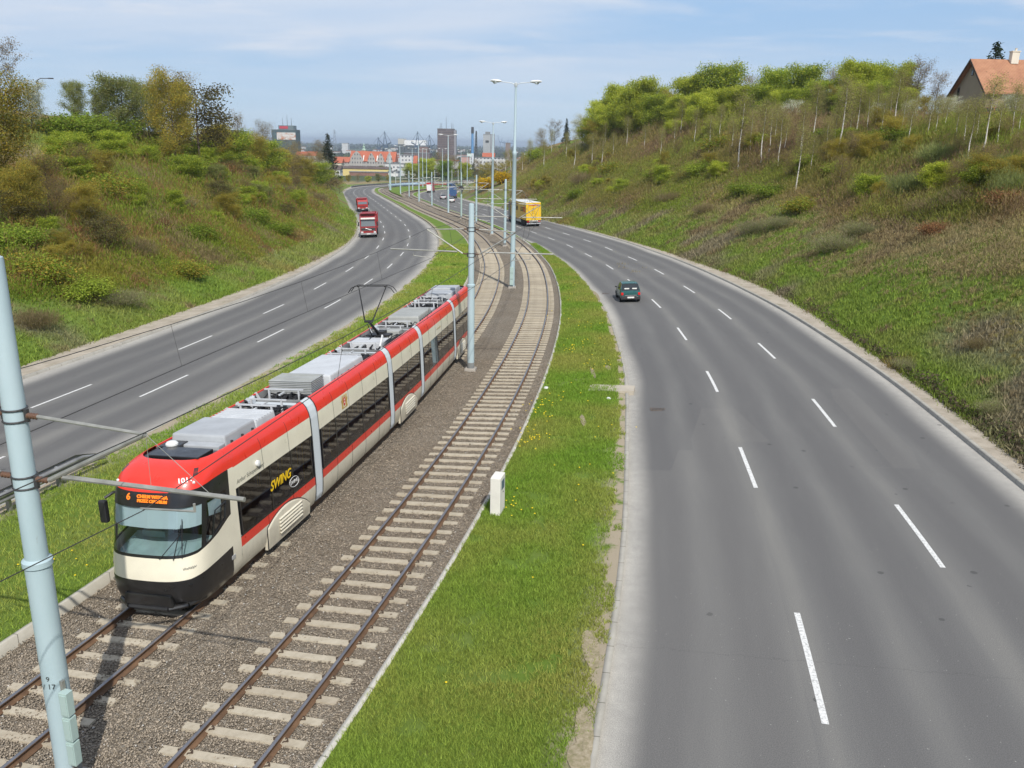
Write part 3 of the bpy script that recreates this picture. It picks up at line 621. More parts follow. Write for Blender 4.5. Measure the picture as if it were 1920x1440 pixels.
M_ins = simple('insulator', (0.16, 0.09, 0.06), 0.3); M_wire = simple('copper_wire', (0.06, 0.058, 0.055), 0.5, 0.3)
M_white = simple('lamp_housing_white', (0.72, 0.73, 0.72), 0.4, 0, 0.06)
def glass_simple(name, col=(0.6, 0.65, 0.65, 1), rough=0.08):
    return simple(name, col[:3], rough, 0, 0.03)
M_bowl = glass_simple('lamp_bowl')
AX = RT.off(-2.12)
def nodeat(x, y):
    s = RT.near((x, y)); p, t, n = RT.ev(s); return p, t, n
WN = {'L': [], 'R': []}
def mast_parts(root, x, y, h, pm, collar=4.35, r0=0.178, r1=0.148, foot=True):
    z = Z(x, y)
    b = MB(); b.lathe((0, 0, 0), [(r0, 0.12), (r0 * 0.985, collar), (r0 * 1.12, collar), (r0 * 1.12, collar + 0.09), (r1, collar + 0.13), (r1 * 0.9, h - 0.05), (r1 * 0.86, h), (r1 * 0.5, h + 0.03)], 24)
    b.build('pole', pm, root, smooth=True)
    if foot:
        f = MB(); f.box((0, 0, 0.0), (0.62, 0.62, 0.36), taper=(0.9, 0.9)); f.build('footing', M_fnd, root, bevel=0.03)
        f = MB(); f.lathe((0, 0, 0), [(r0 * 1.03, 0.18), (r0 * 1.03, 0.46), (r0 * 1.0, 0.47)], 20); f.build('base_sleeve', simple('bitumen_grey', (0.2, 0.21, 0.21), 0.8) if 'bitumen_grey' not in bpy.data.materials else bpy.data.materials['bitumen_grey'], root, smooth=True)
def cantilever(root, d, hu, hl, reach, full, rp=0.15, k=1.0):
    # d = +1 right track, -1 left track, in the root's own x (right of the line)
    tipx = d * (rp + reach * 0.62); tip = Vector((tipx, 0, hu - 0.08))
    b = MB(); b.tube((d * (rp + 0.22), 0, hu), tip, 0.030 * k, 0.026 * k, 8)
    b.tube((d * (rp + 0.28), 0, hl + 0.06), tip, 0.040 * k, 0.034 * k, 8)
    b.tube((d * (rp + 0.55), 0, hl + 0.14), (d * (rp + full), 0, hl + 0.17), 0.040 * k, 0.036 * k, 8)
    b.tube((tipx, 0, tip.z), (tipx, 0, hl + 0.10), 0.004 * k, 0.004 * k, 5)
    b.tube((d * 2.9, 0, hl + 0.0), (d * 2.9, 0, hl - 0.13), 0.02 * k, 0.02 * k, 6); b.tube((d * 2.9, 0, hl - 0.12), (d * 1.95, 0.05, hl - 0.22), 0.017 * k, 0.014 * k, 6)
    b.tube(tip, (d * (rp + full - 0.55), 0, hl + 0.19), 0.005 * k, 0.005 * k, 5)
    b.build('cantilever', M_galv, root, smooth=True)
    for (px_, pz, dx) in ((rp + 0.04, hu, 0.2), (rp + 0.04, hl + 0.05, 0.22)):
        b = MB(); pr_ = []
        for q in range(4): x_ = px_ + dx * (q + 0.5) / 4; pr_ += [(0.022 * k, d * (x_ - 0.022)), (0.05 * k, d * x_), (0.022 * k, d * (x_ + 0.022))]
        b.lathe((0, 0, pz), pr_, 10, axis='X'); b.build('insulator', M_ins, root, smooth=True)
def bands(root, hs, r):
    for hh in hs:
        b = MB()
        for dz in (-0.09, 0.09): b.lathe((0, 0, hh + dz), [(r + 0.006, -0.012), (r + 0.014, 0), (r + 0.006, 0.012)], 20)
        b.box((r + 0.035, 0, hh), (0.06, 0.05, 0.20)); b.box((-r - 0.035, 0, hh), (0.06, 0.05, 0.20))
        b.build('clamp_band', M_dark, root)
def mast(x, y, h, hu, hl, label, pm=None, arms=True, reach=(3.3, 3.9), name='catenary_mast', collar=4.35, r0=0.178, r1=0.148, k=1.0):
    p, t, n = nodeat(x, y); rz = math.atan2(n[1], n[0])
    root = empty(name, (x, y, Z(x, y)), rz, label, 'catenary mast', 'masts carrying the tram wires between the tracks')
    mast_parts(root, x, y, h, pm or M_pole, collar, r0, r1)
    if arms:
        bands(root, (hu, hl), r1 + 0.005)
        for d in (1, -1): cantilever(root, d, hu, hl, reach[0], reach[1], r1, k)
        for d, kk in ((1, 'R'), (-1, 'L')):
            q_ = Vector((x, y, 0)) + Vector((n[0], n[1], 0)) * (d * 2.02); tx = d * (r1 + reach[0] * 0.62)
            q2 = Vector((x, y, 0)) + Vector((n[0], n[1], 0)) * tx
            WN[kk].append((y, (q_.x, q_.y, Z(x, y) + hl - 0.23), (q2.x, q2.y, Z(x, y) + hu - 0.05)))
    return root
def lamp_head(root, d, h):
    b = MB(); b.tube((0, 0, h - 0.15), (d * 0.35, 0, h + 0.02), 0.035, 0.03, 8); b.tube((d * 0.35, 0, h + 0.02), (d * 1.25, 0, h + 0.10), 0.03, 0.028, 8); b.build('lamp_arm', M_lampgrey, root, smooth=True)
    for j, (ox, oy) in enumerate(((1.2, -0.16), (1.32, 0.16))):
        b = MB(); prof = [(0.05, 0.0), (0.13, 0.06), (0.17, 0.30), (0.16, 0.62), (0.09, 0.80), (0.03, 0.83)]
        vs = []; nn = 12
        for (r, l) in prof:
            for i in range(nn): a = 2 * math.pi * i / nn; vs.append((d * (ox - 0.05 + l), oy + r * math.cos(a), h + 0.13 + l * 0.06 + r * 0.62 * math.sin(a)))
        fs = [(a * nn + i, a * nn + (i + 1) % nn, (a + 1) * nn + (i + 1) % nn, (a + 1) * nn + i) for a in range(len(prof) - 1) for i in range(nn)] + [tuple(range(nn)), tuple(range(5 * nn, 6 * nn))]
        b.add(vs, fs); hd = b.build('lamp_head', M_white, root, smooth=True)
        b = MB(); b.lathe((d * (ox + 0.42), oy, h + 0.07), [(0.02, -0.13), (0.09, -0.10), (0.13, -0.02), (0.135, 0.02)], 12); b.build('glass_bowl', M_bowl, hd, smooth=True)
def lamp(x, y, label, h=16.3, arms=False, boxes=False):
    p, t, n = nodeat(x, y) if y < 340 else (None, None, np.array((0.92, -0.39)))
    root = empty('street_lamp', (x, y, Z(x, y)), math.atan2(n[1], n[0]), label, 'street lamp', 'tall twin-arm street lamps along the tram reservation')
    b = MB(); b.lathe((0, 0, 0), [(0.21, 0.1), (0.205, 4.6), (0.235, 4.62), (0.235, 4.75), (0.19, 4.8), (0.165, 11.0), (0.18, 11.02), (0.18, 11.25), (0.115, 11.4), (0.085, h - 0.3), (0.075, h)], 18); b.build('pole', M_pole, root, smooth=True)
    b = MB(); b.lathe((0, 0, 0), [(0.11, h - 0.28), (0.13, h - 0.2), (0.13, h), (0.06, h + 0.06)], 12); b.build('cap', M_lampgrey, root)
    f = MB(); f.box((0, 0, 0.0), (0.7, 0.7, 0.34), taper=(0.9, 0.9)); f.build('footing', M_fnd, root, bevel=0.03)
    for d in (1, -1): lamp_head(root, d, h)
    if boxes:
        for k in range(3):
            b = MB(); b.box((-0.06, -0.31, 0.55 + k * 0.52), (0.30, 0.2, 0.49)); b.build('switch_box', M_poleg, root, bevel=0.015)
    if arms:
        bands(root, (7.1, 5.85), 0.172)
        for d in (1, -1): cantilever(root, d, 7.1, 5.85, 3.3, 3.9, 0.19)
        for d, kk in ((1, 'R'), (-1, 'L')):
            q_ = Vector((x, y, 0)) + Vector((n[0], n[1], 0)) * (d * 2.02); q2 = Vector((x, y, 0)) + Vector((n[0], n[1], 0)) * (d * (0.19 + 2.05))
            WN[kk].append((y, (q_.x, q_.y, Z(x, y) + 5.62), (q2.x, q2.y, Z(x, y) + 7.05)))
    return root
m1 = mast(-7.3, 11.7, 8.9, 6.6, 5.55, 'thick pale blue steel mast at the left edge with switch boxes, closest of all', reach=(3.3, 3.55), collar=4.15, r0=0.195, r1=0.168)
def textobj(name, body, size, mat, parent, mtx, extrude=0.002, align='CENTER', shear=0.0, bold=0.0, sx=1.0):
    cu = bpy.data.curves.new(name, 'FONT'); cu.body = body; cu.size = size; cu.extrude = extrude; cu.align_x = align; cu.align_y = 'CENTER'; cu.shear = shear; cu.offset = bold
    o = bpy.data.objects.new(name, cu); C.objects.link(o)
    dg = bpy.context.evaluated_depsgraph_get(); me = bpy.data.meshes.new_from_object(o.evaluated_get(dg)); bpy.data.objects.remove(o)
    if sx != 1.0:
        for v in me.vertices: v.co.x *= sx
    o = link(name, me, parent, mat); me.materials.clear(); me.materials.append(mat)
    o.matrix_local = mtx; return o
def facing(loc, right, up):
    r = Vector(right).normalized(); u = Vector(up).normalized(); n = r.cross(u); u = n.cross(r)
    m = Matrix.Identity(4)
    for i in range(3): m[i][0] = r[i]; m[i][1] = u[i]; m[i][2] = n[i]; m[i][3] = Vector(loc)[i]
    return m
# switch boxes and the painted number on the closest mast
for k in range(3):
    b = MB(); b.box((0.28, -0.12, 0.84 + k * 0.47), (0.15, 0.14, 0.43)); b.box((0.28, -0.195, 0.84 + k * 0.47), (0.115, 0.012, 0.37)); b.build('switch_box', M_poleg, m1, bevel=0.01)
b = MB(); b.box((0.20, -0.07, 1.3), (0.05, 0.06, 1.7)); b.build('mounting_rail', M_galv, m1)
b = MB(); b.path([(0.27, -0.14, 0.62), (0.30, -0.17, 0.45), (0.26, -0.18, 0.33), (0.24, -0.1, 0.2), (0.22, -0.05, 0.1)], 0.018, 6); b.build('cable', M_dark, m1, smooth=True)
inkm = simple('stencil_ink', (0.06, 0.07, 0.07), 0.8)
def on_pole(txt, ang, z, r, size):
    cx, cy = r * math.sin(ang), -r * math.cos(ang); return textobj('painted_number', txt, size, inkm, m1, facing((cx, cy, z), (math.cos(ang), math.sin(ang), 0), (0, 0, 1)))
on_pole('9', 0.25, 2.22, 0.200, 0.12); on_pole('/ 17', 0.28, 2.08, 0.200, 0.13)
mast(-2.12, 41.3, 8.35, 7.15, 5.9, 'pale blue steel mast standing against the rear end of the red and cream tram')
lamp(-0.15, 71.6, 'nearest tall twin-arm lamp, carrying tram brackets and a stack of boxes low down', 16.6, arms=True, boxes=True)
mast(-1.3, 110.2, 8.5, 7.2, 5.9, 'blue mast in front of the yellow lorry trailer, dark band at its foot')
lamp(-3.5, 129.3, 'second nearest tall twin-arm lamp, whose foot is level with the yellow trailer', 16.3)
mast(-6.95, 152.1, 8.5, 7.2, 5.9, 'thin blue mast in front of the yellow flowering bushes', k=1.3)
mast(-10.6, 167.5, 8.8, 7.2, 5.9, 'greenish mast with a dark fitting two thirds up, beside the far traffic', pm=M_poleg, k=1.3)
b = MB(); b.box((0, -0.2, 6.0), (0.5, 0.35, 0.7)); b.box((0.1, -0.3, 5.3), (0.3, 0.3, 0.4)); b.build('transformer', M_dark, bpy.data.objects['catenary_mast.004'])
lamp(-14.6, 186.1, 'third nearest tall twin-arm lamp, standing in front of the dark tower block')
mast(-20.7, 212.0, 8.5, 7.2, 5.9, 'thin blue mast right beside the red and white box van', k=1.6)
lamp(-27.3, 242.5, 'fourth nearest twin-arm lamp, between the two tram tracks before they part', 16.5)
mast(-34.0, 274.0, 8.3, 7.2, 5.9, 'short far mast at the tip of the gravel where the two tracks part', k=1.8)
lamp(-40.7, 303.6, 'twin-arm lamp at the gravel tip of the green island between the parting tracks', 16.5)
for (x, y, lb) in [(-51.5, 351.5, 'leftmost of the far lamps, at the left edge of the green island'), (-50.3, 346.0, 'far lamp just right of the leftmost one, on the left part of the green island'),
                   (-41.3, 344.6, 'far lamp in the middle of the green island, left of the tallest visible one there'), (-40.8, 377.8, 'far lamp by the right end of the blue panels, left of its close twin'),
                   (-38.4, 371.0, 'far lamp by the right end of the blue panels, right of its close twin'), (-32.1, 377.2, 'far lamp standing behind the red and white box van on its right'),
                   (-24.4, 432.0, 'most distant twin-arm lamp, rightmost of the far row in front of the brown trees'), (-26.8, 421.0, 'far lamp behind the greenish mast')]:
    lamp(x, y, lb, 16.3)
for (x, y, lb) in [(-58.5, 419.5, 'slim plain post at the far left bend, in front of the white buildings'), (-47.5, 395.3, 'slim plain post in front of the blue panels'), (-39.9, 424, 'slim plain post right of the blue panels, behind the curve'), (-31.5, 424.6, 'slim plain post behind the blue bus'), (-28.8, 430, 'slim plain post behind the small pale cars at the far bend')]:
    r_ = empty('post', (x, y, Z(x, y)), 0, lb, 'post', 'slim posts at the far bend'); b = MB(); b.lathe((0, 0, 0), [(0.16, 0), (0.11, 7.0), (0.10, 7.05)], 10); b.build('shaft', M_lampgrey, r_, smooth=True)
    b = MB(); b.tube((-1.6, 0, 6.0), (1.6, 0, 6.0), 0.05, 0.05, 6); b.build('bracket', M_galv, r_)
# contact and messenger wires, sagging between the masts
def ext(kk):
    L = sorted(WN[kk]); s = -0.0
    cv = RT if kk == 'R' else LT; p, t, n = cv.ev(cv.sY(-22.0)); z = Z(*p)
    return [(p[1], (p[0], p[1], z + 5.3), (p[0], p[1], z + 6.4))] + L
for kk, nm in (('R', 'right-hand'), ('L', 'left-hand')):
    L = ext(kk); b = MB(); b2 = MB(); b3 = MB()
    for (ya, ca, ma), (yb, cb_, mb_) in zip(L[:-1], L[1:]):
        ca, cb_, ma, mb_ = map(Vector, (ca, cb_, ma, mb_)); dst = (cb_ - ca).length; nseg = 8; sag = 0.012 * dst
        r = 0.008 + 0.00012 * max(ya, 0)
        pm = [ma.lerp(mb_, i / nseg) - Vector((0, 0, 4 * sag * (i / nseg) * (1 - i / nseg))) for i in range(nseg + 1)]
        b.tube(ca, cb_, r, r, 5); b2.path(pm, r, 5)
        for i in (2, 4, 6): b3.tube(pm[i], ca.lerp(cb_, i / nseg), r * 0.55, r * 0.55, 4)
    rt_ = empty('overhead_line', (L[1][1][0], L[1][1][1], L[1][1][2]), 0, 'overhead line of thin dark wires above the %s tram track' % nm, 'overhead wire', 'overhead wires of the two tracks')
    for bb, nme in ((b, 'contact_wire'), (b2, 'messenger_wire'), (b3, 'dropper_wire')):
        o = bb.build(nme, M_wire, rt_); o.matrix_parent_inverse = Matrix.Translation(-rt_.location)
# ------------------------------------------------------------------ small things on the ground
# marker cabinet
cz = lambda x, y, d=0.0: Z(x, y) + d
mc = empty('trackside_cabinet', (-0.36, 22.75, cz(-0.36, 22.75, 0.08)), R(-14), 'white concrete box standing in the grass beside the right-hand track, dandelions round its foot', 'cabinet')
b = MB(); b.box((0, 0, 0.61), (0.30, 0.56, 1.22)); b.build('body', simple('white_render', (0.74, 0.72, 0.66), 0.8, 0, 0.06, 2.0, 0.2, 30), mc, bevel=0.02)
b = MB(); b.box((0.1535, 0.02, 0.95), (0.006, 0.30, 0.28)); b.build('plate', simple('plate_blue_grey', (0.10, 0.14, 0.20), 0.5), mc)
b = MB(); b.box((0.153, 0.06, 0.70), (0.005, 0.07, 0.035)); b.build('lock', M_dark, mc)
# slab and drains
b = MB(); q1, q2 = Vector((3.55, 36.9)), Vector((5.55, 36.5)); u = (q2 - q1).normalized(); v = Vector((-u.y, u.x)); pts = [q1 - v * 0.6, q2 - v * 0.55, q2 + v * 0.42, q1 + v * 0.45]
b.add([(p.x, p.y, cz(p.x, p.y, 0.20)) for p in pts] + [(p.x, p.y, cz(p.x, p.y, -0.1)) for p in pts], [(0, 1, 2, 3), (7, 6, 5, 4), (0, 4, 5, 1), (1, 5, 6, 2), (2, 6, 7, 3), (3, 7, 4, 0)])
tag(b.build('concrete_slab', concrete('slab_c', (0.52, 0.47, 0.39), (0.38, 0.34, 0.28))), 'flat dusty concrete slab let into the grass beside the right-hand road', 'slab')
for (x, y, lb) in [(6.15, 33.6, 'iron drain grate in the gutter level with the concrete slab'), (8.0 - 0.55, 67.2, 'iron drain grate in the gutter just behind the green hatchback')]:
    r_ = empty('drain_grate', (x, y, cz(x, y, 0.006)), -0.08, lb, 'drain', 'gutter drains of the right-hand road')
    b = MB(); b.box((0, 0, 0), (0.62, 0.42, 0.012)); b.build('frame', simple('iron_frame', (0.13, 0.105, 0.085), 0.8), r_)
    b = MB()
    for i in range(9): b.box((-0.24 + i * 0.06, 0, 0.008), (0.022, 0.34, 0.012))
    b.build('bars', M_dark, r_)
# crash barrier by the left road
gr = empty('crash_barrier', (-14.6, 24.0, cz(-14.6, 24.0)), 0, 'grey double steel crash barrier beside the left road, ending before the tram', 'crash barrier')
S0, S1 = G_.sY(-12), G_.sY(27.2); mg = simple('barrier_zinc', (0.36, 0.36, 0.35), 0.45, 0.5, 0.2, 2.0)
prof = [(-0.0, -0.16), (0.07, -0.12), (0.07, -0.05), (0.0, 0.0), (0.07, 0.05), (0.07, 0.12), (0.0, 0.16)]
for side in (-1, 1):
    S = np.arange(S0, S1 + 1.4, 0.5); p, t, n = G_.ev(S); V = []
    for (a, zz_) in prof:
        dn = np.clip((S - S1) / 1.4, 0, 1)
        q_ = p + n * (4.95 + side * (0.13 + a))[..., None] if False else p + n * (4.95 + side * (0.13 + a)); V.append(np.column_stack([q_, z0(q_[:, 0], q_[:, 1]) + 0.86 + zz_ * (1 - 0.6 * dn) - 0.35 * dn]))
    N = len(S); i = np.arange(N - 1); F = np.concatenate([np.stack([k * N + i, (k + 1) * N + i, (k + 1) * N + i + 1, k * N + i + 1], 1) for k in range(len(prof) - 1)])
    o = npmesh('beam', np.concatenate(V), F, mg); o.parent = gr; o.matrix_parent_inverse = Matrix.Translation(-gr.location)
for s in np.arange(S0, S1, 2.0):
    p, t, n = G_.ev(s); q_ = p + n * 4.95; b = MB(); b.box((q_[0], q_[1], cz(*q_, 0.45)), (0.09, 0.13, 1.05), math.atan2(t[1], t[0])); o = b.build('post', mg, gr); o.matrix_parent_inverse = Matrix.Translation(-gr.location)
# blue panelled fence and rail on the outside of the far bend
fp = []
def fence(name, cv, off, Sa, Sb, h, mat, label, pstep, cat, postm=None, z_=0.0):
    S = np.arange(Sa, Sb, 2.0); p, t, n = cv.ev(S); q_ = p + n * off; root = empty(name, (q_[0][0], q_[0][1], cz(*q_[0])), 0, label, cat)
    for nme, a, bb in (('panel', 0.15, h),):
        V = np.vstack([np.column_stack([q_ + n * e, z0(q_[:, 0], q_[:, 1]) + zz_ + z_]) for e, zz_ in ((0, a), (0, bb), (0.08, bb), (0.08, a))])
        N = len(S); i = np.arange(N - 1); F = np.concatenate([np.stack([k * N + i, ((k + 1) % 4) * N + i, ((k + 1) % 4) * N + i + 1, k * N + i + 1], 1) for k in range(4)])
        o = npmesh(nme, V, F, mat); o.parent = root; o.matrix_parent_inverse = Matrix.Translation(-root.location)
    for k in range(0, len(S), pstep):
        b = MB(); b.box((q_[k][0], q_[k][1], cz(*q_[k], h / 2 + z_)), (0.14, 0.2, h + 0.1)); o = b.build('post', postm or M_lampgrey, root); o.matrix_parent_inverse = Matrix.Translation(-root.location)
    return root
bf = MT('blue_panel', (0.30, 0.42, 0.50, 1), 0.6); bf.color(bf.ramp(bf.noise(0.35, 3), [(0.4, (0.27, 0.38, 0.47)), (0.6, (0.36, 0.46, 0.53))]))
fence('blue_fence', LT, -3.2, LT.near((-57.0, 398)), LT.near((-41, 417.5)), 1.5, bf.m, 'low light blue panel fence at the far end of the grass island', 2, 'fence')
fence('brick_edging', LT, 3.2, LT.near((-48, 412)), LT.near((-30, 421)), 0.7, simple('brick_red', (0.36, 0.09, 0.055), 0.8), 'low brick-red edging in front of the blue panel fence', 3, 'edging')
fence('guard_rail', G_, -8.9, G_.near((-69.5, 405)), G_.near((40, 460)), 0.9, simple('guard_dark', (0.09, 0.09, 0.10), 0.6), 'dark guard rail round the outside of the far left-hand bend', 2, 'guard rail')
# ------------------------------------------------------------------ the tram
def car_paint(name, c, rough=0.28, var=0.04):
    m = MT(name, rough=rough, spec=0.5); c = tuple(c)[:3]
    dk = tuple(x * (1 - var * 2) for x in c); base = m.ramp(m.noise(1.3, 6, 0.65), [(0.3, dk), (0.6, c)]); sz_ = m.n('ShaderNodeSeparateXYZ'); m.l(m.tex().outputs['Object'], sz_.inputs[0]); spl = m.math('MULTIPLY', m.mr(sz_.outputs[2], 0.25, 1.1, 0.55, 0.06), m.mr(m.noise(2.2, 7, 0.75, sc=(1, 1, 0.5)), 0.3, 0.7, 0.3, 1.0)); m.color(m.mix(spl, base, (0.21, 0.175, 0.135) if max(c) > 0.1 else (0.03, 0.028, 0.025))); m.b.inputs['Coat Weight'].default_value = 0.35; m.b.inputs['Coat Roughness'].default_value = 0.12
    r = m.mr(m.noise(3.5, 5, 0.6), 0.3, 0.7, rough * 0.8, rough * 1.5); m.l(r, m.b.inputs['Roughness']); return m.m
M_cream = car_paint('tram_cream', (0.82, 0.77, 0.62), 0.33, 0.05); M_red = car_paint('tram_red', (0.78, 0.030, 0.014), 0.30, 0.05); M_blk = car_paint('tram_black', (0.014, 0.014, 0.016), 0.32, 0.2)
M_rgrey = simple('roof_grey', (0.42, 0.44, 0.46), 0.55, 0.1, 0.10, 1.5); M_rlight = simple('roof_light', (0.55, 0.57, 0.59), 0.5, 0.05, 0.08, 1.5); M_rwarm = simple('roof_warm_grey', (0.37, 0.38, 0.36), 0.6, 0.1, 0.12, 1.5)
M_rdark = simple('roof_tray_grey', (0.22, 0.225, 0.225), 0.7, 0.1, 0.25, 2.0); M_rub = simple('black_rubber', (0.018, 0.018, 0.02), 0.55, 0, 0.2); M_alu = simple('aluminium', (0.62, 0.64, 0.66), 0.4, 0.6, 0.08)
M_bel = MT('bellows_grey', (0.42, 0.46, 0.49, 1), 0.6); M_bel.bump(M_bel.n('ShaderNodeTexWave').outputs[0], 0.0, 0.01)
def glassmat(name, tint, gloss=0.55, rough=0.03, fres=4.0, base=0.045):
    m = bpy.data.materials.new(name); m.use_nodes = True; t = m.node_tree; t.nodes.clear()
    o = t.nodes.new('ShaderNodeOutputMaterial'); mx = t.nodes.new('ShaderNodeMixShader'); tr = t.nodes.new('ShaderNodeBsdfTransparent'); gl = t.nodes.new('ShaderNodeBsdfGlossy'); lw = t.nodes.new('ShaderNodeLayerWeight'); lw.inputs[0].default_value = 0.5
    pw = t.nodes.new('ShaderNodeMath'); pw.operation = 'POWER'; pw.inputs[1].default_value = fres; ma = t.nodes.new('ShaderNodeMath'); ma.operation = 'MULTIPLY_ADD'; ma.inputs[1].default_value = 0.9; ma.inputs[2].default_value = base
    t.links.new(lw.outputs['Facing'], pw.inputs[0]); t.links.new(pw.outputs[0], ma.inputs[0])
    tr.inputs[0].default_value = tint + (1,); gl.inputs['Roughness'].default_value = rough; gl.inputs[0].default_value = (1, 1, 1, 1)
    t.links.new(ma.outputs[0], mx.inputs[0]); t.links.new(tr.outputs[0], mx.inputs[1]); t.links.new(gl.outputs[0], mx.inputs[2]); t.links.new(mx.outputs[0], o.inputs[0]); return m
M_tglass = glassmat('tram_side_glass', (0.22, 0.235, 0.24)); M_wglass = glassmat('windscreen_glass', (0.72, 0.80, 0.80), base=0.06)
tram = empty('tram', (0, 0, 0), 0, 'long articulated tram in red and cream, four grey bellows, route 6 on its front', 'tram')
sJ = {}
def sLT(Yv): return LT.sY(Yv)
# joint stations along the left track (front tip, four joints, tail)
ST = [sLT(16.95), sLT(23.5), sLT(30.5), sLT(35.05), sLT(42.2), sLT(49.0)]
def rp(s):
    p, t, n = LT.ev(s); return Vector((p[0], p[1], Z(p[0], p[1]) + 0.045 + 0.163))
PROF = [(1.07, 0.20), (1.13, 0.34), (1.165, 0.60), (1.175, 0.80), (1.178, 1.05), (1.178, 1.07), (1.172, 2.31), (1.170, 2.33), (1.165, 2.55), (1.150, 2.88), (1.125, 3.02), (1.07, 3.16), (0.99, 3.27), (0.92, 3.325), (0.875, 3.33), (0.865, 3.30), (0.865, 3.02)]
PM = [0, 0, 0, 1, 2, 2, 2, 0, 0, 1, 1, 1, 1, 1, 1, 3]   # 0 cream 1 red 2 black surround 3 tray
def shell(y0, y1, parent, mtx, inset=0.30, step=0.5):
    ys = np.linspace(y0, y1, max(2, int((y1 - y0) / step))); b = MB(); n = len(ys)
    for side in (-1, 1):
        vs = [(side * x, y, z) for (x, z) in PROF for y in ys]; fs = {0: [], 1: [], 2: [], 3: []}
        for k in range(len(PROF) - 1):
            if k == 5: continue   # window opening
            for i in range(n - 1):
                f = (k * n + i, k * n + i + 1, (k + 1) * n + i + 1, (k + 1) * n + i); fs[PM[k]].append(f if side > 0 else f[::-1])
        o = len(b.v); b.v += vs
        for mi, L in fs.items(): b.f += [tuple(a + o for a in f) for f in L]; b.m += [mi] * len(L)
    b.box((0, (y0 + y1) / 2, 2.93), (1.73, y1 - y0 - 0.01, 0.16), mi=3)        # tray floor
    b.box((0, (y0 + y1) / 2, 0.40), (2.12, y1 - y0 - 0.02, 0.14), mi=4)        # floor
    # end walls
    for ye in (y0 + 0.01, y1 - 0.01): b.box((0, ye, 3.10), (1.75, 0.03, 0.24), mi=3)
    o = b.build('body_section', [M_cream, M_red, M_blk, M_rdark, M_rub], parent); o.data.update(); me = o.data
    me.polygons.foreach_set('use_smooth', [True] * len(me.polygons))
    try: me.set_sharp_from_angle(angle=R(30))
    except Exception: pass
    o.matrix_local = mtx; return o
def sec_matrix(sf, sr):
    a = rp(sr); c = rp(sf); y = (c - a).normalized(); x = y.cross(Vector((0, 0, 1))).normalized(); x = (x + Vector((0, 0, -CX * 1.0 if x.x < 0 else CX))).normalized(); z = x.cross(y).normalized(); x = y.cross(z)
    m = Matrix.Identity(4)
    for i in range(3): m[i][0] = x[i]; m[i][1] = y[i]; m[i][2] = z[i]; m[i][3] = a[i]
    return m, (c - a).length
VS = -1  # the side facing the camera is local -x
def windows(body, ya, yb, mull):
    xs_ = [ya] + list(mull) + [yb]
    for side in (-1, 1):
        for a, c in zip(xs_[:-1], xs_[1:]):
            b = MB(); x = side * 1.176
            b.add([(x, a + 0.025, 1.07), (x, c - 0.025, 1.07), (x * 0.996, c - 0.025, 2.31), (x * 0.996, a + 0.025, 2.31)], [(0, 1, 2, 3)]); o = b.build('window', M_tglass, body)
        for y in xs_: b = MB(); b.box((side * 1.165, y, 1.69), (0.03, 0.06, 1.26)); b.build('window_post', M_blk, body)
def interior(body, ya, yb, seats=True, doors=()):
    b = MB(); b.box((0, (ya + yb) / 2, 0.50), (2.1, yb - ya, 0.05), mi=0); b.box((0, (ya + yb) / 2, 2.45), (2.1, yb - ya, 0.06), mi=1)
    for side in (-1, 1): b.box((side * 1.10, (ya + yb) / 2, 0.78), (0.05, yb - ya, 0.5), mi=1)
    b.build('saloon', [simple('saloon_floor', (0.10, 0.10, 0.105), 0.7), simple('saloon_lining', (0.26, 0.27, 0.27), 0.6)] if 'saloon_floor' not in bpy.data.materials else [bpy.data.materials['saloon_floor'], bpy.data.materials['saloon_lining']], body)
    b = MB(); y = ya + 0.6
    while y < yb - 0.5:
        if not any(abs(y - d) < 0.75 for d in doors):
            for sx in (-0.72, 0.72):
                b = MB(); b.box((sx, y, 0.92), (0.74, 0.42, 0.10)); b.box((sx, y - 0.20, 1.25), (0.74, 0.08, 0.62), taper=(0.85, 1)); b.box((sx, y, 0.7), (0.2, 0.3, 0.4)); b.build('seat', bpy.data.materials.get('seat_cloth') or simple('seat_cloth', (0.05, 0.065, 0.14), 0.8), body)
        y += 0.85
    for k, y in enumerate(np.arange(ya + 0.5, yb, 1.1)):
        for sx in (-0.35, 0.35): b = MB(); b.tube((sx, y, 0.5), (sx, y, 2.42), 0.018, 0.018, 6); b.build('grab_pole', bpy.data.materials.get('pole_yellow') or simple('pole_yellow', (0.65, 0.42, 0.03), 0.4), body, smooth=True)
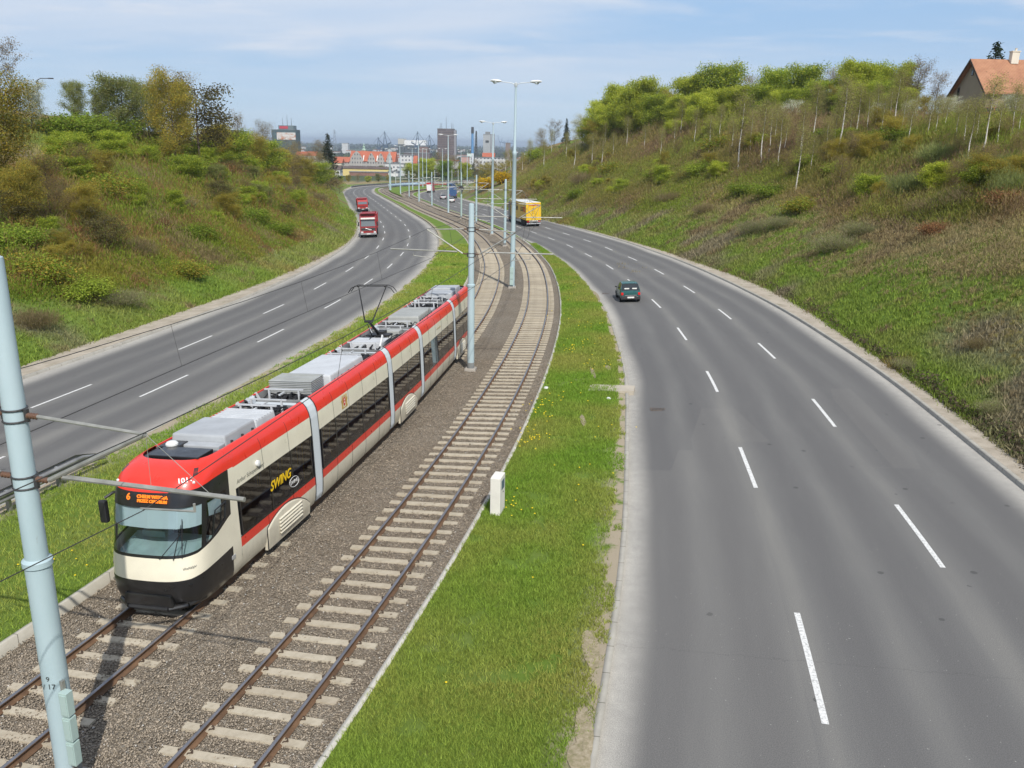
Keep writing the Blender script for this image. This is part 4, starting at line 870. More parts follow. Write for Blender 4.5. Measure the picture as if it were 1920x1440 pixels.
def wheel_cover(body, y0, y1):
    for side in (-1, 1):
        L = y1 - y0; out = []
        for k in range(15):
            u = k / 14; y = y0 + 0.02 + u * (L - 0.04); h = 0.16 + 0.80 * (math.sin(math.pi * (0.16 + 0.80 * (1 - u)) * 1.0) ** 0.55 if True else 0)
            out.append((y, min(0.99, max(0.2, h))))
        pts = [(y0, 0.10)] + out + [(y1, 0.10)]
        b = MB()
        for kx, (ins, xx) in enumerate(((0.0, 1.12), (0.0, 1.195), (0.035, 1.21))):
            cy = (y0 + y1) / 2
            for (y, z) in pts: b.v.append((side * (xx - (0.05 if z < 0.3 else 0)), cy + (y - cy) * (1 - ins / 1.0), 0.10 + (z - 0.10) * (1 - ins)))
        n = len(pts)
        for j in range(2):
            for i in range(n - 1): b.f.append((j * n + i, j * n + i + 1, (j + 1) * n + i + 1, (j + 1) * n + i)); b.m.append(0)
        b.f.append(tuple(range(2 * n, 3 * n))); b.m.append(0)
        c = b.build('wheel_cover', M_cream, body)
        b = MB()
        for q in range(5): b.box((side * 1.222, (y0 + y1) / 2 - 0.02, 0.32 + q * 0.10), (0.05, L * 0.52, 0.035), rot=Matrix.Rotation(side * 0.5, 3, 'Y'))
        o = b.build('cover_rib', M_cream, body, bevel=0.008)
        b = MB(); b.path([(side * 1.172, y, z + 0.02) for (y, z) in pts], 0.016, 5); b.build('cover_seal', M_rub, body, smooth=True)
    b = MB()
    for sx in (-0.72, 0.72):
        for yy in ((y0 + y1) / 2 - 0.9, (y0 + y1) / 2 + 0.9): b.lathe((sx, yy, 0.30), [(0.29, -0.06), (0.30, -0.05), (0.28, 0.0), (0.28, 0.06)], 20, axis='X')
    b.build('wheel', M_dark, body)
def seams(body, ys_):
    for side in (-1, 1):
        for y in ys_:
            for P_ in (PROF[7:12], PROF[0:5]): b = MB(); b.path([(side * x * 1.0015, y, z) for (x, z) in P_], 0.0055, 4); b.build('panel_joint', M_rub, body)
def rbox(body, name, c, size, mat, bev=0.04, taper=None, handles=0, ribs=0):
    b = MB(); b.box(c, size, taper=taper); o = b.build(name, mat, body, bevel=bev)
    if ribs or handles:
        b = MB()
        for k in range(ribs): b.box((c[0], c[1] + size[1] * ((k + 0.5) / ribs - 0.5), c[2] + size[2] / 2 + 0.006), (size[0] * 0.94, 0.03, 0.014))
        if ribs: b.build('lid_rib', mat, body)
        for k in range(handles):
            for sx in (-1, 1): b = MB(); b.box((c[0] + sx * size[0] * 0.5, c[1] + size[1] * ((k + 0.5) / handles - 0.5), c[2]), (0.05, 0.05, 0.10)); b.build('handle', M_dark, body)
    return o
def cables(body, y0, y1, n=26, z=3.15, seed=1):
    r = random.Random(seed); b = MB()
    for k in range(n):
        x = r.uniform(-0.7, 0.7); y = y0 + 0.05; pts = []; zz = z + r.uniform(-0.1, 0.02); x2 = max(-0.75, min(0.75, x + r.uniform(-0.45, 0.45))); hgt = r.uniform(0.0, 0.20)
        for i in range(7):
            u = i / 6; pts.append((x + (x2 - x) * u + r.uniform(-0.03, 0.03), y0 + (y1 - y0) * u, zz + hgt * math.sin(math.pi * u) + r.uniform(-0.015, 0.015)))
        b.path(pts, r.choice((0.018, 0.024, 0.03)), 5)
    b.build('cable_bundle', M_rub, body, smooth=True)
def frames(body, ys_, z=3.15):
    b = MB()
    for y in ys_:
        for sx in (-0.45, 0.5): b.box((sx, y, z + 0.10), (0.05, 0.05, 0.36))
        b.box((0.02, y, z + 0.29), (1.25, 0.05, 0.04)); b.box((0.80, y + 0.1, z + 0.02), (0.05, 0.07, 0.42), rot=Matrix.Rotation(0.5, 3, 'Y')); b.box((0.02, y + 0.16, z + 0.20), (0.05, 0.34, 0.04))
    b.build('cable_frame', M_rlight, body)
def bellow(sj):
    p = rp(sj); a = rp(sj + 0.33); c = rp(sj - 0.33)
    y = (c - a).normalized(); x = y.cross(Vector((0, 0, 1))).normalized(); x = (x + Vector((0, 0, -CX if x.x < 0 else CX))).normalized(); z = x.cross(y); m = Matrix.Identity(4)
    for i in range(3): m[i][0] = x[i]; m[i][1] = y[i]; m[i][2] = z[i]; m[i][3] = p[i]
    out = [(1.05, 0.22), (1.12, 0.4), (1.155, 0.8), (1.155, 2.4), (1.14, 2.8), (1.10, 3.0), (1.04, 3.15), (0.95, 3.26), (0.85, 3.31), (0.78, 3.28), (0.74, 3.12)]
    loop = [(-x_, z_) for x_, z_ in out] + [(x_, z_) for x_, z_ in out[::-1]]
    b = MB(); ys_ = np.linspace(-0.24, 0.24, 13); n = len(loop); vs = []
    for i, yy in enumerate(ys_):
        k = 1.012 if i % 2 else 0.992
        if i in (0, 12): k = 1.018
        vs += [(x_ * k, yy, 1.8 + (z_ - 1.8) * (k if i % 2 else k)) for x_, z_ in loop]
    fs = [(i * n + j, i * n + j + 1, (i + 1) * n + j + 1, (i + 1) * n + j) for i in range(12) for j in range(n - 1)]
    b.add(vs, fs); o = b.build('bellows', M_bel.m, tram); o.matrix_local = m
    b = MB(); b.box((0, 0, 0.46), (2.0, 0.5, 0.1)); b.box((0, 0, 2.92), (1.6, 0.5, 0.1)); f = b.build('gangway', M_rub, o)
    for ye in (-0.255, 0.255):
        b = MB(); b.path([(x_ * 1.008, ye, z_) for x_, z_ in loop], 0.022, 5); b.build('bellows_rim', M_rub, o, smooth=True)
for s in ST[1:5]: bellow(s)
GAP = 0.27
secs = []
for k in range(5):
    sf = ST[k] + (GAP if k else 0); sr = ST[k + 1] - (GAP if k < 4 else 0); mtx, L = sec_matrix(sf, sr); secs.append((mtx, L))
CAB = 2.15
# front and rear cabs (lofted), same for both ends
def cab(body, L, yb, flip=False, front=True):
    # yb: where the straight body ends, L: tip
    fz = lambda z: float(np.interp(z, [0.10, 0.25, 0.5, 0.85, 0.95, 1.25, 2.45, 2.75, 2.95, 3.10, 3.22, 3.29, 3.325, 3.335], [0.22, 0.08, 0.0, 0.0, 0.02, 0.06, 0.34, 0.42, 0.50, 0.62, 0.80, 0.98, 1.16, 1.26]))
    pz = [q[1] for q in PROF[:15]]; px_ = [q[0] for q in PROF[:15]]
    wz = lambda z: float(np.interp(z, [0.10] + pz, [0.98] + px_))
    NP = 3.3; cc_ = 1.05
    def pos(t, z):
        w_ = wz(z); ytip = L - fz(z); c = min(cc_, ytip - yb - 0.01); yc = ytip - c
        if t < 0.26: return (w_, yb + (yc - yb) * t / 0.26, z)
        th = (t - 0.26) / 0.74 * math.pi / 2
        x = w_ * abs(math.cos(th)) ** (2 / NP); y = yc + c * abs(math.sin(th)) ** (2 / NP); return (x, y, z)
    I = lambda t, a: float(np.interp(t, [q[0] for q in a], [q[1] for q in a]))
    zb = lambda t: I(t, [(0, 1.03), (0.3, 0.96), (0.6, 0.89), (1, 0.87)])
    zcm = lambda t: I(t, [(0, 1.88), (0.12, 1.80), (0.3, 1.54), (0.5, 1.43), (0.7, 1.40), (1, 1.39)])
    ztt = lambda t: I(t, [(0, 2.90), (0.15, 2.92), (0.3, 2.92), (0.5, 2.87), (1, 2.83)])
    T = [0, 0.045, 0.095, 0.10, 0.14, 0.15, 0.20, 0.26, 0.29, 0.32, 0.35, 0.38, 0.41, 0.43, 0.45, 0.48, 0.51, 0.54, 0.57, 0.60, 0.65, 0.70, 0.76, 0.82, 0.88, 0.94, 1.0]
    def rows(t):
        a, c, d = zb(t), zcm(t), ztt(t)
        r = [0.10, 0.20, 0.35, 0.5, a * 0.8, a - 0.05, a, (a + c) / 2, c, c + 0.07] + [c + 0.07 + (2.50 - c - 0.07) * q / 5 for q in (1, 2, 3, 4, 5)] + [2.53, 2.68, d - 0.02, d, d + (3.06 - d) * 0.5, 3.06, 3.12, 3.17, 3.23, 3.275, 3.305, 3.325, 3.335]
        return r
    G = {'bumper': MB(), 'front_panel': MB(), 'windscreen_frame': MB(), 'windscreen': MB(), 'cab_side_window': MB(), 'front_roof': MB()}
    mats = {'bumper': M_blk, 'front_panel': M_cream, 'windscreen_frame': M_blk, 'windscreen': M_wglass, 'cab_side_window': M_wglass, 'front_roof': M_red}
    NR = len(rows(0)); cols = [(t, 1) for t in T] + [(t, -1) for t in T[::-1][1:]]
    grid = []
    for (t, sgn) in cols:
        c = []
        for j, z in enumerate(rows(t)):
            x, y, zz = pos(t, z)
            if 5 > j > 1: y += 0.0
            c.append((sgn * x, y, zz))
        grid.append(c)
    for i in range(len(cols) - 1):
        t = (cols[i][0] + cols[i + 1][0]) / 2; side = cols[i][1] if cols[i][0] < 1 else cols[i + 1][1]
        for j in range(NR - 1):
            pil = t < 0.095
            if j >= 18: k = 'front_roof'
            elif pil: k = 'front_panel'
            elif j < 6: k = 'bumper'
            elif j < 8: k = 'front_panel'
            elif 9 <= j < 14 and 0.45 < t: k = 'windscreen'
            elif 9 <= j < 16 and 0.15 < t < 0.38: k = 'cab_side_window' if j < 14 else 'windscreen_frame'
            else: k = 'windscreen_frame'
            q_ = [grid[i][j], grid[i + 1][j], grid[i + 1][j + 1], grid[i][j + 1]]
            G[k].add(q_, [(0, 1, 2, 3)])
    sw = G.pop('cab_side_window'); n4 = len(sw.f) // 2; A1 = MB(); A2 = MB()
    for f_ in sw.f: q_ = [sw.v[i] for i in f_]; (A1 if sum(p[0] for p in q_) > 0 else A2).add(q_, [(0, 1, 2, 3)])
    for k, b in list(G.items()) + [('cab_side_window', A1), ('cab_side_window', A2)]:
        me = bpy.data.meshes.new(k); me.from_pydata(b.v, [], b.f); bm = bmesh.new(); bm.from_mesh(me); bmesh.ops.remove_doubles(bm, verts=bm.verts, dist=0.0008); bmesh.ops.recalc_face_normals(bm, faces=bm.faces); bm.to_mesh(me); bm.free()
        me.polygons.foreach_set('use_smooth', [True] * len(me.polygons)); link(k, me, body, mats[k])
    # roof lid behind the dome
    b = MB(); b.box((0, yb + (L - 1.28 - yb) / 2 - 0.02, 3.24), (1.66, L - 1.28 - yb + 0.02, 0.10)); b.build('roof_lid', M_blk, body, bevel=0.02)
    # windscreen surround floor and dash
    dash = simple('dash_blue_grey', (0.33, 0.42, 0.43), 0.6, 0, 0.1) if 'dash_blue_grey' not in bpy.data.materials else bpy.data.materials['dash_blue_grey']
    b = MB(); pr = []
    for t in (0.36, 0.45, 0.55, 0.7, 0.85, 1.0): x, y, _ = pos(t, 1.34); pr.append((x - 0.09 if x > 0.1 else x, y - 0.10))
    ring = pr + [(-x, y) for x, y in pr[::-1][1:]]
    vs = [(x, y, 1.33) for x, y in ring] + [(x * 0.92, y - 0.75 + 0.30 * abs(x), 1.50) for x, y in ring]; n = len(ring); fs = [(i, i + 1, n + i + 1, n + i) for i in range(n - 1)] + [tuple(range(n, 2 * n))]
    b.add(vs, fs); b.box((0.35, L - 1.12, 1.55), (0.6, 0.35, 0.2)); b.build('dashboard', dash, body)
    b = MB(); b.box((0, L - 1.55, 0.60), (2.05, 1.8, 0.06)); b.box((0, yb + 0.02, 1.65), (2.1, 0.05, 2.2)); b.build('cab_bulkhead', simple('cab_dark', (0.045, 0.045, 0.05), 0.8) if 'cab_dark' not in bpy.data.materials else bpy.data.materials['cab_dark'], body)
    b = MB(); b.box((0.0, L - 1.45, 1.12), (0.5, 0.5, 0.14)); b.box((0.0, L - 1.72, 1.55), (0.5, 0.13, 0.85)); b.box((0, L - 1.72, 2.05), (0.28, 0.10, 0.22)); b.build('driver_seat', bpy.data.materials['seat_cloth'], body, bevel=0.03)
    return pos
TXT_M = MT('display_orange', (0.05, 0.02, 0, 1)); TXT_M.b.inputs['Emission Color'].default_value = (1.0, 0.22, 0.015, 1); TXT_M.b.inputs['Emission Strength'].default_value = 1.3
Wt = simple('lettering_white', (0.8, 0.8, 0.8), 0.5, 0, 0.0); Yl = simple('lettering_yellow', (0.85, 0.55, 0.01), 0.5, 0, 0.0); Gy = simple('lettering_grey', (0.20, 0.20, 0.17), 0.6, 0, 0.0)
shade = simple('sun_blind', (0.50, 0.56, 0.60), 0.7, 0, 0.03)
names = 'ABCDE'
for k, (mtx, L) in enumerate(secs):
    y0, y1 = 0.0, L
    if k == 0: y1 = L - CAB
    if k == 4: y0 = CAB
    body = shell(y0, y1, tram, mtx)
    seams(body, [y0 + (y1 - y0) * q for q in ((0.33, 0.67) if k in (0, 2, 4) else (0.2, 0.42, 0.62, 0.82))])
    if k == 0:
        windows(body, 0.12, y1 - 0.12, [1.35, 2.55]); interior(body, 0.1, y1 - 0.1, True, (3.3,)); wheel_cover(body, 0.45, 3.0)
        pos = cab(body, L, y1)
        # display
        xx, yy, _ = pos(1.0, 2.66)
        b = MB(); b.box((0, yy - 0.14, 2.56), (1.25, 0.03, 0.20)); 
        disp = facing((0, yy + 0.014, 2.585), (-1, 0, 0), (0, -0.30, 1))
        textobj('display_digit', '6', 0.21, TXT_M.m, body, facing((0.48, yy - 0.035, 2.71), (-1, 0.14, 0), (0, -0.30, 1)), extrude=0.012, bold=0.004)
        textobj('display_text', 'CHEŁM WITOSA', 0.105, TXT_M.m, body, facing((-0.16, yy + 0.012, 2.755), (-1, 0, 0), (0, -0.30, 1)), extrude=0.012, bold=0.003)
        textobj('display_text', 'PRZEZ CENTRUM', 0.095, TXT_M.m, body, facing((-0.16, yy + 0.040, 2.66), (-1, 0, 0), (0, -0.30, 1)), extrude=0.012, bold=0.003)
        # number on the dome, vents, marks
        def on_front(t, z, side):
            e = 0.002; p = Vector(pos(t, z)); dt = Vector(pos(t - 0.004, z)) - p; dz = Vector(pos(t, z + 0.01)) - p
            for v in (p, dt, dz): v.x *= side
            return p, dt.normalized() * (1 if side < 0 else 1), dz.normalized()
        p, dt, dz = on_front(0.70, 3.06, VS); textobj('fleet_number', '1016', 0.17, Wt, body, facing(p + (dt.cross(dz)).normalized() * 0.012, dt, dz), extrude=0.010, bold=0.004)
        for (t, z, sd) in ((0.585, 3.0, VS), (0.64, 2.97, -VS)):
            p, dt, dz = on_front(t, z, sd); nn = dt.cross(dz) * (1 if sd < 0 else -1); b = MB(); b.lathe(p + nn * 0.01, [(0.035, -0.02), (0.04, 0), (0.02, 0.02)], 10, axis='Y'); b.build('marker_lamp', M_white, body, smooth=True)
        b = MB()
        for q in range(5):
            for sd in (VS, -VS):
                a = Vector(on_front(0.545 + q * 0.014, 3.12, sd)[0]); c = Vector(on_front(0.55 + q * 0.014, 3.235, sd)[0]); b.tube(a, c, 0.011, 0.011, 4)
        b.build('roof_vent', M_dark, body)
        # sketch lines on the cream nose
        r = random.Random(5)
        for (ta, tb, sd) in ((0.70, 0.52, VS), (0.62, 0.50, -VS)):
            b = MB(); pts = []
            for q in range(22):
                t = ta + (tb - ta) * q / 21; z = 1.13 + (0.035 if q % 3 == 0 else -0.02 if q % 3 == 1 else 0.0) + r.uniform(-0.01, 0.01) + (0.012 * q / 21); p, dt, dz = on_front(t, z, sd); nn = dt.cross(dz) * (1 if sd < 0 else -1); pts.append(p + nn.normalized() * 0.002)
            b.path(pts, 0.008, 4); b.build('line_drawing', Gy, body)
        # sun blind just behind the glass
        b = MB(); cs_ = [(t, s_) for s_ in (1,) for t in (0.47, 0.55, 0.65, 0.8, 1.0)]; ring = [(pos(t, 2.47), pos(t, 2.02)) for t, _ in cs_]
        L1 = [((a[0], a[1] - 0.05, 2.49), (c[0], c[1] - 0.05, 2.03)) for a, c in ring]; L2 = L1 + [((-a[0], a[1], a[2]), (-c[0], c[1], c[2])) for a, c in L1[::-1][1:]]
        n = len(L2); b.add([q[0] for q in L2] + [q[1] for q in L2], [(i, i + 1, n + i + 1, n + i) for i in range(n - 1)]); b.build('sun_blind', shade, body)
        b = MB(); p = pos(0.2, 2.3); p2 = pos(0.33, 2.3); b.add([(VS * (p[0] - 0.05), p[1], 2.42), (VS * (p2[0] - 0.06), p2[1], 2.42), (VS * (p2[0] - 0.06), p2[1], 2.1), (VS * (p[0] - 0.05), p[1], 2.0)], [(0, 1, 2, 3)]); b.build('side_blind', shade, body)
        # opening sash in the cab side window
        b = MB(); pa = lambda t, z: Vector((VS * (pos(t, z)[0] + 0.01), pos(t, z)[1], z)); b.path([pa(0.16, 2.22), pa(0.28, 2.18), pa(0.30, 1.62), pa(0.17, 1.84), pa(0.16, 2.22)], 0.018, 5); b.path([pa(0.225, 2.2), pa(0.23, 1.73)], 0.014, 5); b.build('sash', M_blk, body, smooth=True)
        # wipers
        for (t0, z0_, t1, z1_) in ((0.93, 1.40, 0.72, 1.95), (0.80, 1.38, 0.72, 2.15)):
            a, _, _ = on_front(t0, z0_, VS); c, _, _ = on_front(t1, z1_, VS); b = MB(); off = Vector((0, 0.035, 0)); b.tube(a + off, c + off, 0.012, 0.008, 5); c2, _, _ = on_front(t1 - 0.02, z1_ - 0.55, VS); b.tube(c2 + off, on_front(t1 - 0.01, z1_ + 0.12, VS)[0] + off, 0.010, 0.010, 4); b.build('wiper', M_rub, body, smooth=True)
        # mirror on the far side
        b = MB(); b.path([(1.13, L - 1.30, 2.45), (1.35, L - 1.05, 2.52), (1.50, L - 0.90, 2.42)], 0.035, 6); b.build('mirror_arm', M_rub, body, smooth=True)
        b = MB(); b.box((1.53, L - 0.86, 2.10), (0.20, 0.13, 0.56)); b.build('mirror', M_rub, body, bevel=0.05)
        # bumper details: lights, coupler flap
        b = MB()
        for sd in (-1, 1):
            p = Vector(pos(0.62, 0.74)); p.x *= sd; b.lathe(p - Vector((0, 0.03, 0)), [(0.045, 0), (0.05, 0.03), (0.03, 0.045)], 12, axis='Y')
        b.build('headlight', glassmat('lamp_lens', (0.7, 0.7, 0.7)) if 'lamp_lens' not in bpy.data.materials else bpy.data.materials['lamp_lens'], body, smooth=True)
        b = MB(); b.box((0, L - 0.04, 0.40), (1.25, 0.14, 0.30), taper=(0.94, 1)); b.build('coupler_flap', M_blk, body, bevel=0.04)
        b = MB(); b.path([(-1.02, L - 0.66, 0.26), (-0.85, L - 0.22, 0.24), (-0.5, L + 0.01, 0.22), (0.5, L + 0.01, 0.22), (0.85, L - 0.22, 0.24), (1.02, L - 0.66, 0.26)], 0.06, 8); b.build('bumper_lip', M_blk, body, smooth=True)
        b = MB(); b.box((VS * 1.17, L - 1.75, 0.72), (0.03, 0.16, 0.10)); b.build('step_light', M_alu, body, bevel=0.01)
        # side camera, name and advert lettering
        b = MB(); b.lathe((VS * 1.19, y1 - 1.1, 2.60), [(0.03, -0.06), (0.08, -0.04), (0.085, 0.02), (0.04, 0.06)], 12, axis='X'); b.build('side_camera', M_white, body, smooth=True)
        textobj('name_lettering', 'Arthur Schopenhauer', 0.155, Gy, body, facing((VS * 1.172, y1 - 0.75, 2.47), (0, -1, 0), (0.02, 0, 1)), extrude=0.002, shear=0.25)
        textobj('advert_lettering', 'SWING', 0.36, Yl, body, facing((VS * 1.181, 2.05, 1.72), (0, -1, 0), (0, 0, 1)), extrude=0.003, shear=0.3, bold=0.006)
        b = MB(); pts = [(VS * 1.183, 1.30 + 0.27 * math.cos(a) + 0.05 * math.sin(a), 1.40 + 0.15 * math.sin(a)) for a in np.linspace(0, 2 * math.pi, 24)]; b.path(pts, 0.007, 4); b.build('badge_outline', Wt, body)
        textobj('badge_lettering', 'SWING', 0.14, Wt, body, facing((VS * 1.182, 1.30, 1.40), (0, -1, 0), (0, 0, 1)), extrude=0.002, shear=0.3)
        # roof gear
        b = MB(); b.box((-0.1, L - 1.72, 3.33), (1.30, 0.66, 0.09)); b.box((0.45, L - 2.25, 3.33), (0.5, 0.5, 0.10)); b.build('hatch', M_blk, body, bevel=0.02)
        b = MB(); b.lathe((0.42, L - 2.15, 3.38), [(0.15, 0), (0.15, 0.04), (0.11, 0.085), (0.04, 0.105)], 18); b.build('antenna_dome', M_white, body, smooth=True)
        rbox(body, 'roof_box', (0, 3.05, 3.28), (1.55, 1.55, 0.46), M_rgrey, 0.05, (0.93, 0.95), handles=3); rbox(body, 'roof_box', (0, 3.98, 3.18), (1.50, 0.30, 0.34), M_rgrey, 0.03)
        rbox(body, 'roof_box', (0, 1.70, 3.23), (1.50, 1.10, 0.38), M_rlight, 0.04, (0.93, 0.95), ribs=7); cables(body, 0.0, 1.15, 30, seed=3); frames(body, (0.25, 0.85))
    if k == 1:
        windows(body, 0.12, L - 0.12, [1.6, 2.9, 4.3, 5.3]); interior(body, 0.1, L - 0.1, True, (1.6, 5.0))
        rbox(body, 'resistor_case', (0.05, L - 1.35, 3.33), (1.35, 0.95, 0.50), M_rwarm, 0.01, ribs=2); b = MB()
        for q in range(9): b.box((0.05, L - 1.35, 3.12 + q * 0.055), (1.40, 1.0, 0.014))
        b.build('grille', M_alu, body); cables(body, L - 0.85, L - 0.02, 26, seed=4); frames(body, (L - 0.35,))
        rbox(body, 'roof_box', (0, L - 3.6, 3.25), (1.62, 3.1, 0.44), M_rlight, 0.05, (0.93, 0.97), handles=5); cables(body, 0.0, 1.55, 34, seed=5); frames(body, (0.3, 1.2))
        # crest
        base = Vector((VS * 1.173, L - 2.1, 2.62)); gold = simple('crest_gold', (0.62, 0.40, 0.08), 0.5, 0.2); crim = simple('crest_red', (0.62, 0.03, 0.02), 0.5)
        cr = empty('tmp', (0, 0, 0)); bpy.data.objects.remove(cr)
        sh_ = [(-0.09, 0.14), (0.09, 0.14), (0.09, -0.02), (0.06, -0.10), (0, -0.15), (-0.06, -0.10), (-0.09, -0.02)]
        b = MB(); b.add([(base.x - 0.004, base.y - a, base.z + c) for a, c in sh_], [tuple(range(7))]); cre = b.build('crest_shield', crim, body)
        b = MB()
        for zc_ in (0.06, -0.03):
            b.box((base.x - 0.006, base.y, base.z + zc_), (0.003, 0.07, 0.02)); b.box((base.x - 0.0065, base.y, base.z + zc_), (0.003, 0.02, 0.07))
        b.build('crest_cross', Wt, body)
        b = MB(); b.box((base.x - 0.006, base.y, base.z + 0.115), (0.003, 0.08, 0.025)); b.box((base.x - 0.005, base.y, base.z + 0.20), (0.003, 0.10, 0.05)); 
        for sd in (-1, 1):
            lion = [(0.10, -0.14), (0.13, -0.05), (0.11, 0.04), (0.13, 0.13), (0.12, 0.20), (0.17, 0.24), (0.21, 0.19), (0.20, 0.10), (0.23, 0.06), (0.26, 0.12), (0.27, 0.05), (0.22, -0.02), (0.22, -0.10), (0.25, -0.17), (0.16, -0.17)]
            vs = [(base.x - 0.005, base.y + sd * a, base.z + c) for a, c in lion]; b.add(vs, [tuple(range(len(lion)))])
        b.box((base.x - 0.005, base.y, base.z - 0.19), (0.003, 0.46, 0.03)); b.build('crest_supporter', gold, body)
    if k == 2:
        windows(body, 0.1, L - 0.1, [L / 2]); interior(body, 0.1, L - 0.1); wheel_cover(body, 0.75, L - 0.75)
        rbox(body, 'roof_box', (0.1, L - 1.3, 3.20), (1.3, 1.0, 0.28), M_rlight, 0.05); cables(body, 0.2, L - 0.2, 24, seed=6); rbox(body, 'roof_box', (-0.3, 0.9, 3.22), (0.7, 0.6, 0.34), M_rwarm, 0.02)
        b = MB()
        for (x, y) in ((-0.45, L - 2.2), (0.45, L - 2.2), (0.0, L - 1.75)): b.lathe((x, y, 3.1), [(0.05, 0), (0.08, 0.05), (0.045, 0.09), (0.08, 0.13), (0.045, 0.17), (0.06, 0.22)], 12)
        b.build('insulator', M_white, body, smooth=True); frames(body, (L - 0.3, 0.25))
        b = MB(); b.path([(-0.5, L - 0.7, 3.2), (-0.5, L - 1.0, 3.45), (-0.4, L - 1.4, 3.5), (-0.3, L - 1.8, 3.35)], 0.035, 8); b.build('hose', M_white, body, smooth=True)
        # pantograph
        pb = Vector((0, L - 2.25, 3.38)); el = Vector((0, L - 1.05, 4.12)); hz = 5.42; hy = L - 1.75
        pr_ = []
        b = MB(); b.box((0, pb.y, 3.36), (0.95, 0.5, 0.06)); b.box((0, pb.y - 0.35, 3.40), (0.3, 0.5, 0.12)); b.tube(pb, el, 0.062, 0.050, 10); b.tube(pb + Vector((0.22, 0.25, 0)), el + Vector((0.1, -0.12, -0.12)), 0.018, 0.018, 6); low = b.build('pantograph_arm', M_rub, body, smooth=True)
        b = MB(); b.tube(el - Vector((0.17, 0, 0)), el + Vector((0.17, 0, 0)), 0.05, 0.05, 8)
        for sd in (-1, 1): b.tube(el + Vector((sd * 0.15, 0, 0)), (sd * 0.55, hy, hz - 0.08), 0.027, 0.020, 6)
        b.tube(el + Vector((0.10, 0.08, -0.05)), (0.5, hy + 0.12, hz - 0.14), 0.008, 0.008, 5); b.build('pantograph_upper_arm', M_rub, body, smooth=True)
        b = MB()
        for dy in (-0.17, 0.17):
            b.path([(-0.93, hy + dy, hz - 0.26), (-0.80, hy + dy, hz - 0.08), (-0.62, hy + dy, hz), (0.62, hy + dy, hz), (0.80, hy + dy, hz - 0.08), (0.93, hy + dy, hz - 0.26)], 0.018, 6)
        for sx in (-0.55, 0.55): b.tube((sx, hy - 0.17, hz - 0.03), (sx, hy + 0.17, hz - 0.03), 0.016, 0.016, 6); b.tube((sx, hy, hz - 0.03), (sx, hy, hz - 0.10), 0.02, 0.02, 6)
        b.build('pantograph_head', M_rub, body, smooth=True)
    if k == 3:
        windows(body, 0.12, L - 0.12, [1.4, 2.9, 4.2, 5.6]); interior(body, 0.1, L - 0.1, True, (2.0, 5.0))
        rbox(body, 'roof_box', (0, L - 2.6, 3.25), (1.5, 2.6, 0.44), M_rwarm, 0.06, (0.92, 0.97), handles=7); cables(body, L - 1.2, L - 0.05, 26, seed=8); cables(body, 0.0, 1.3, 26, seed=9); frames(body, (L - 0.3, 0.3, 1.1)); rbox(body, 'roof_box', (0, 2.2, 3.16), (1.3, 1.1, 0.26), M_rgrey, 0.03)
        textobj('small_lettering', 'www.ztm.gda.pl', 0.14, simple('lettering_tan', (0.42, 0.36, 0.22), 0.6, 0, 0), body, facing((VS * 1.171, L - 3.2, 2.62), (0, -1, 0), (0.02, 0, 1)), shear=0.2)
    if k == 4:
        windows(body, CAB + 0.1, L - 0.12, [L - 2.3]); interior(body, CAB, L - 0.1); wheel_cover(body, L - 3.1, L - 0.45)
        # the rear cab is the same loft turned round: it gets its own carrier mesh (the rear bulkhead)
        b = MB(); b.box((0, 0, 1.7), (2.1, 0.06, 2.3)); bk = b.build('rear_bulkhead', bpy.data.materials['cab_dark'], tram)
        mr_ = mtx @ Matrix.Translation((0, CAB, 0)) @ Matrix.Rotation(math.pi, 4, 'Z'); bk.matrix_local = mr_
        cab(bk, CAB + 0.0, 0.0)
        rbox(body, 'roof_box', (0, L - 2.3, 3.22), (1.5, 1.3, 0.38), M_rgrey, 0.04, (0.93, 0.95)); rbox(body, 'roof_box', (0, L - 3.7, 3.26), (1.5, 1.4, 0.46), M_rgrey, 0.05, (0.93, 0.95)); cables(body, L - 1.45, L - 0.05, 24, seed=11); frames(body, (L - 0.4, L - 1.2))
# ------------------------------------------------------------------ vehicles
M_carg = MT('car_glass', (0.02, 0.025, 0.028, 1), 0.05, 0, 0.8).m; M_tyre = simple('tyre', (0.02, 0.02, 0.021), 0.85, 0, 0.2); M_rim = simple('rim', (0.42, 0.43, 0.44), 0.35, 0.7, 0.05); M_plas = simple('black_plastic', (0.03, 0.03, 0.032), 0.6, 0, 0.15)
M_tail = simple('tail_red', (0.62, 0.012, 0.012), 0.2, 0, 0.05); M_lens = simple('lens_clear', (0.75, 0.76, 0.76), 0.12, 0.2, 0.03); M_plate = simple('plate_white', (0.78, 0.78, 0.74), 0.5, 0, 0.02); M_chrome = simple('chrome_grey', (0.55, 0.56, 0.57), 0.25, 0.8, 0.05); M_und = simple('underbody', (0.015, 0.015, 0.016), 0.9, 0, 0.1); M_amber = simple('amber_lens', (0.8, 0.25, 0.02), 0.25, 0, 0.03)
def wheel(parent, x, y, r, w, name='wheel'):
    b = MB(); b.lathe((x, y, r), [(r * 0.62, -w / 2), (r * 0.93, -w / 2), (r, -w * 0.3), (r, w * 0.3), (r * 0.93, w / 2), (r * 0.62, w / 2)], 22, axis='X'); o = b.build(name, M_tyre, parent, smooth=True)
    b = MB(); sx = 1 if x > 0 else -1; b.lathe((x + sx * w * 0.36, y, r), [(r * 0.64, -0.02), (r * 0.62, 0.02), (r * 0.3, 0.0), (r * 0.22, 0.05), (r * 0.1, 0.06)], 16, axis='X'); b.build('rim', M_rim, o, smooth=True)
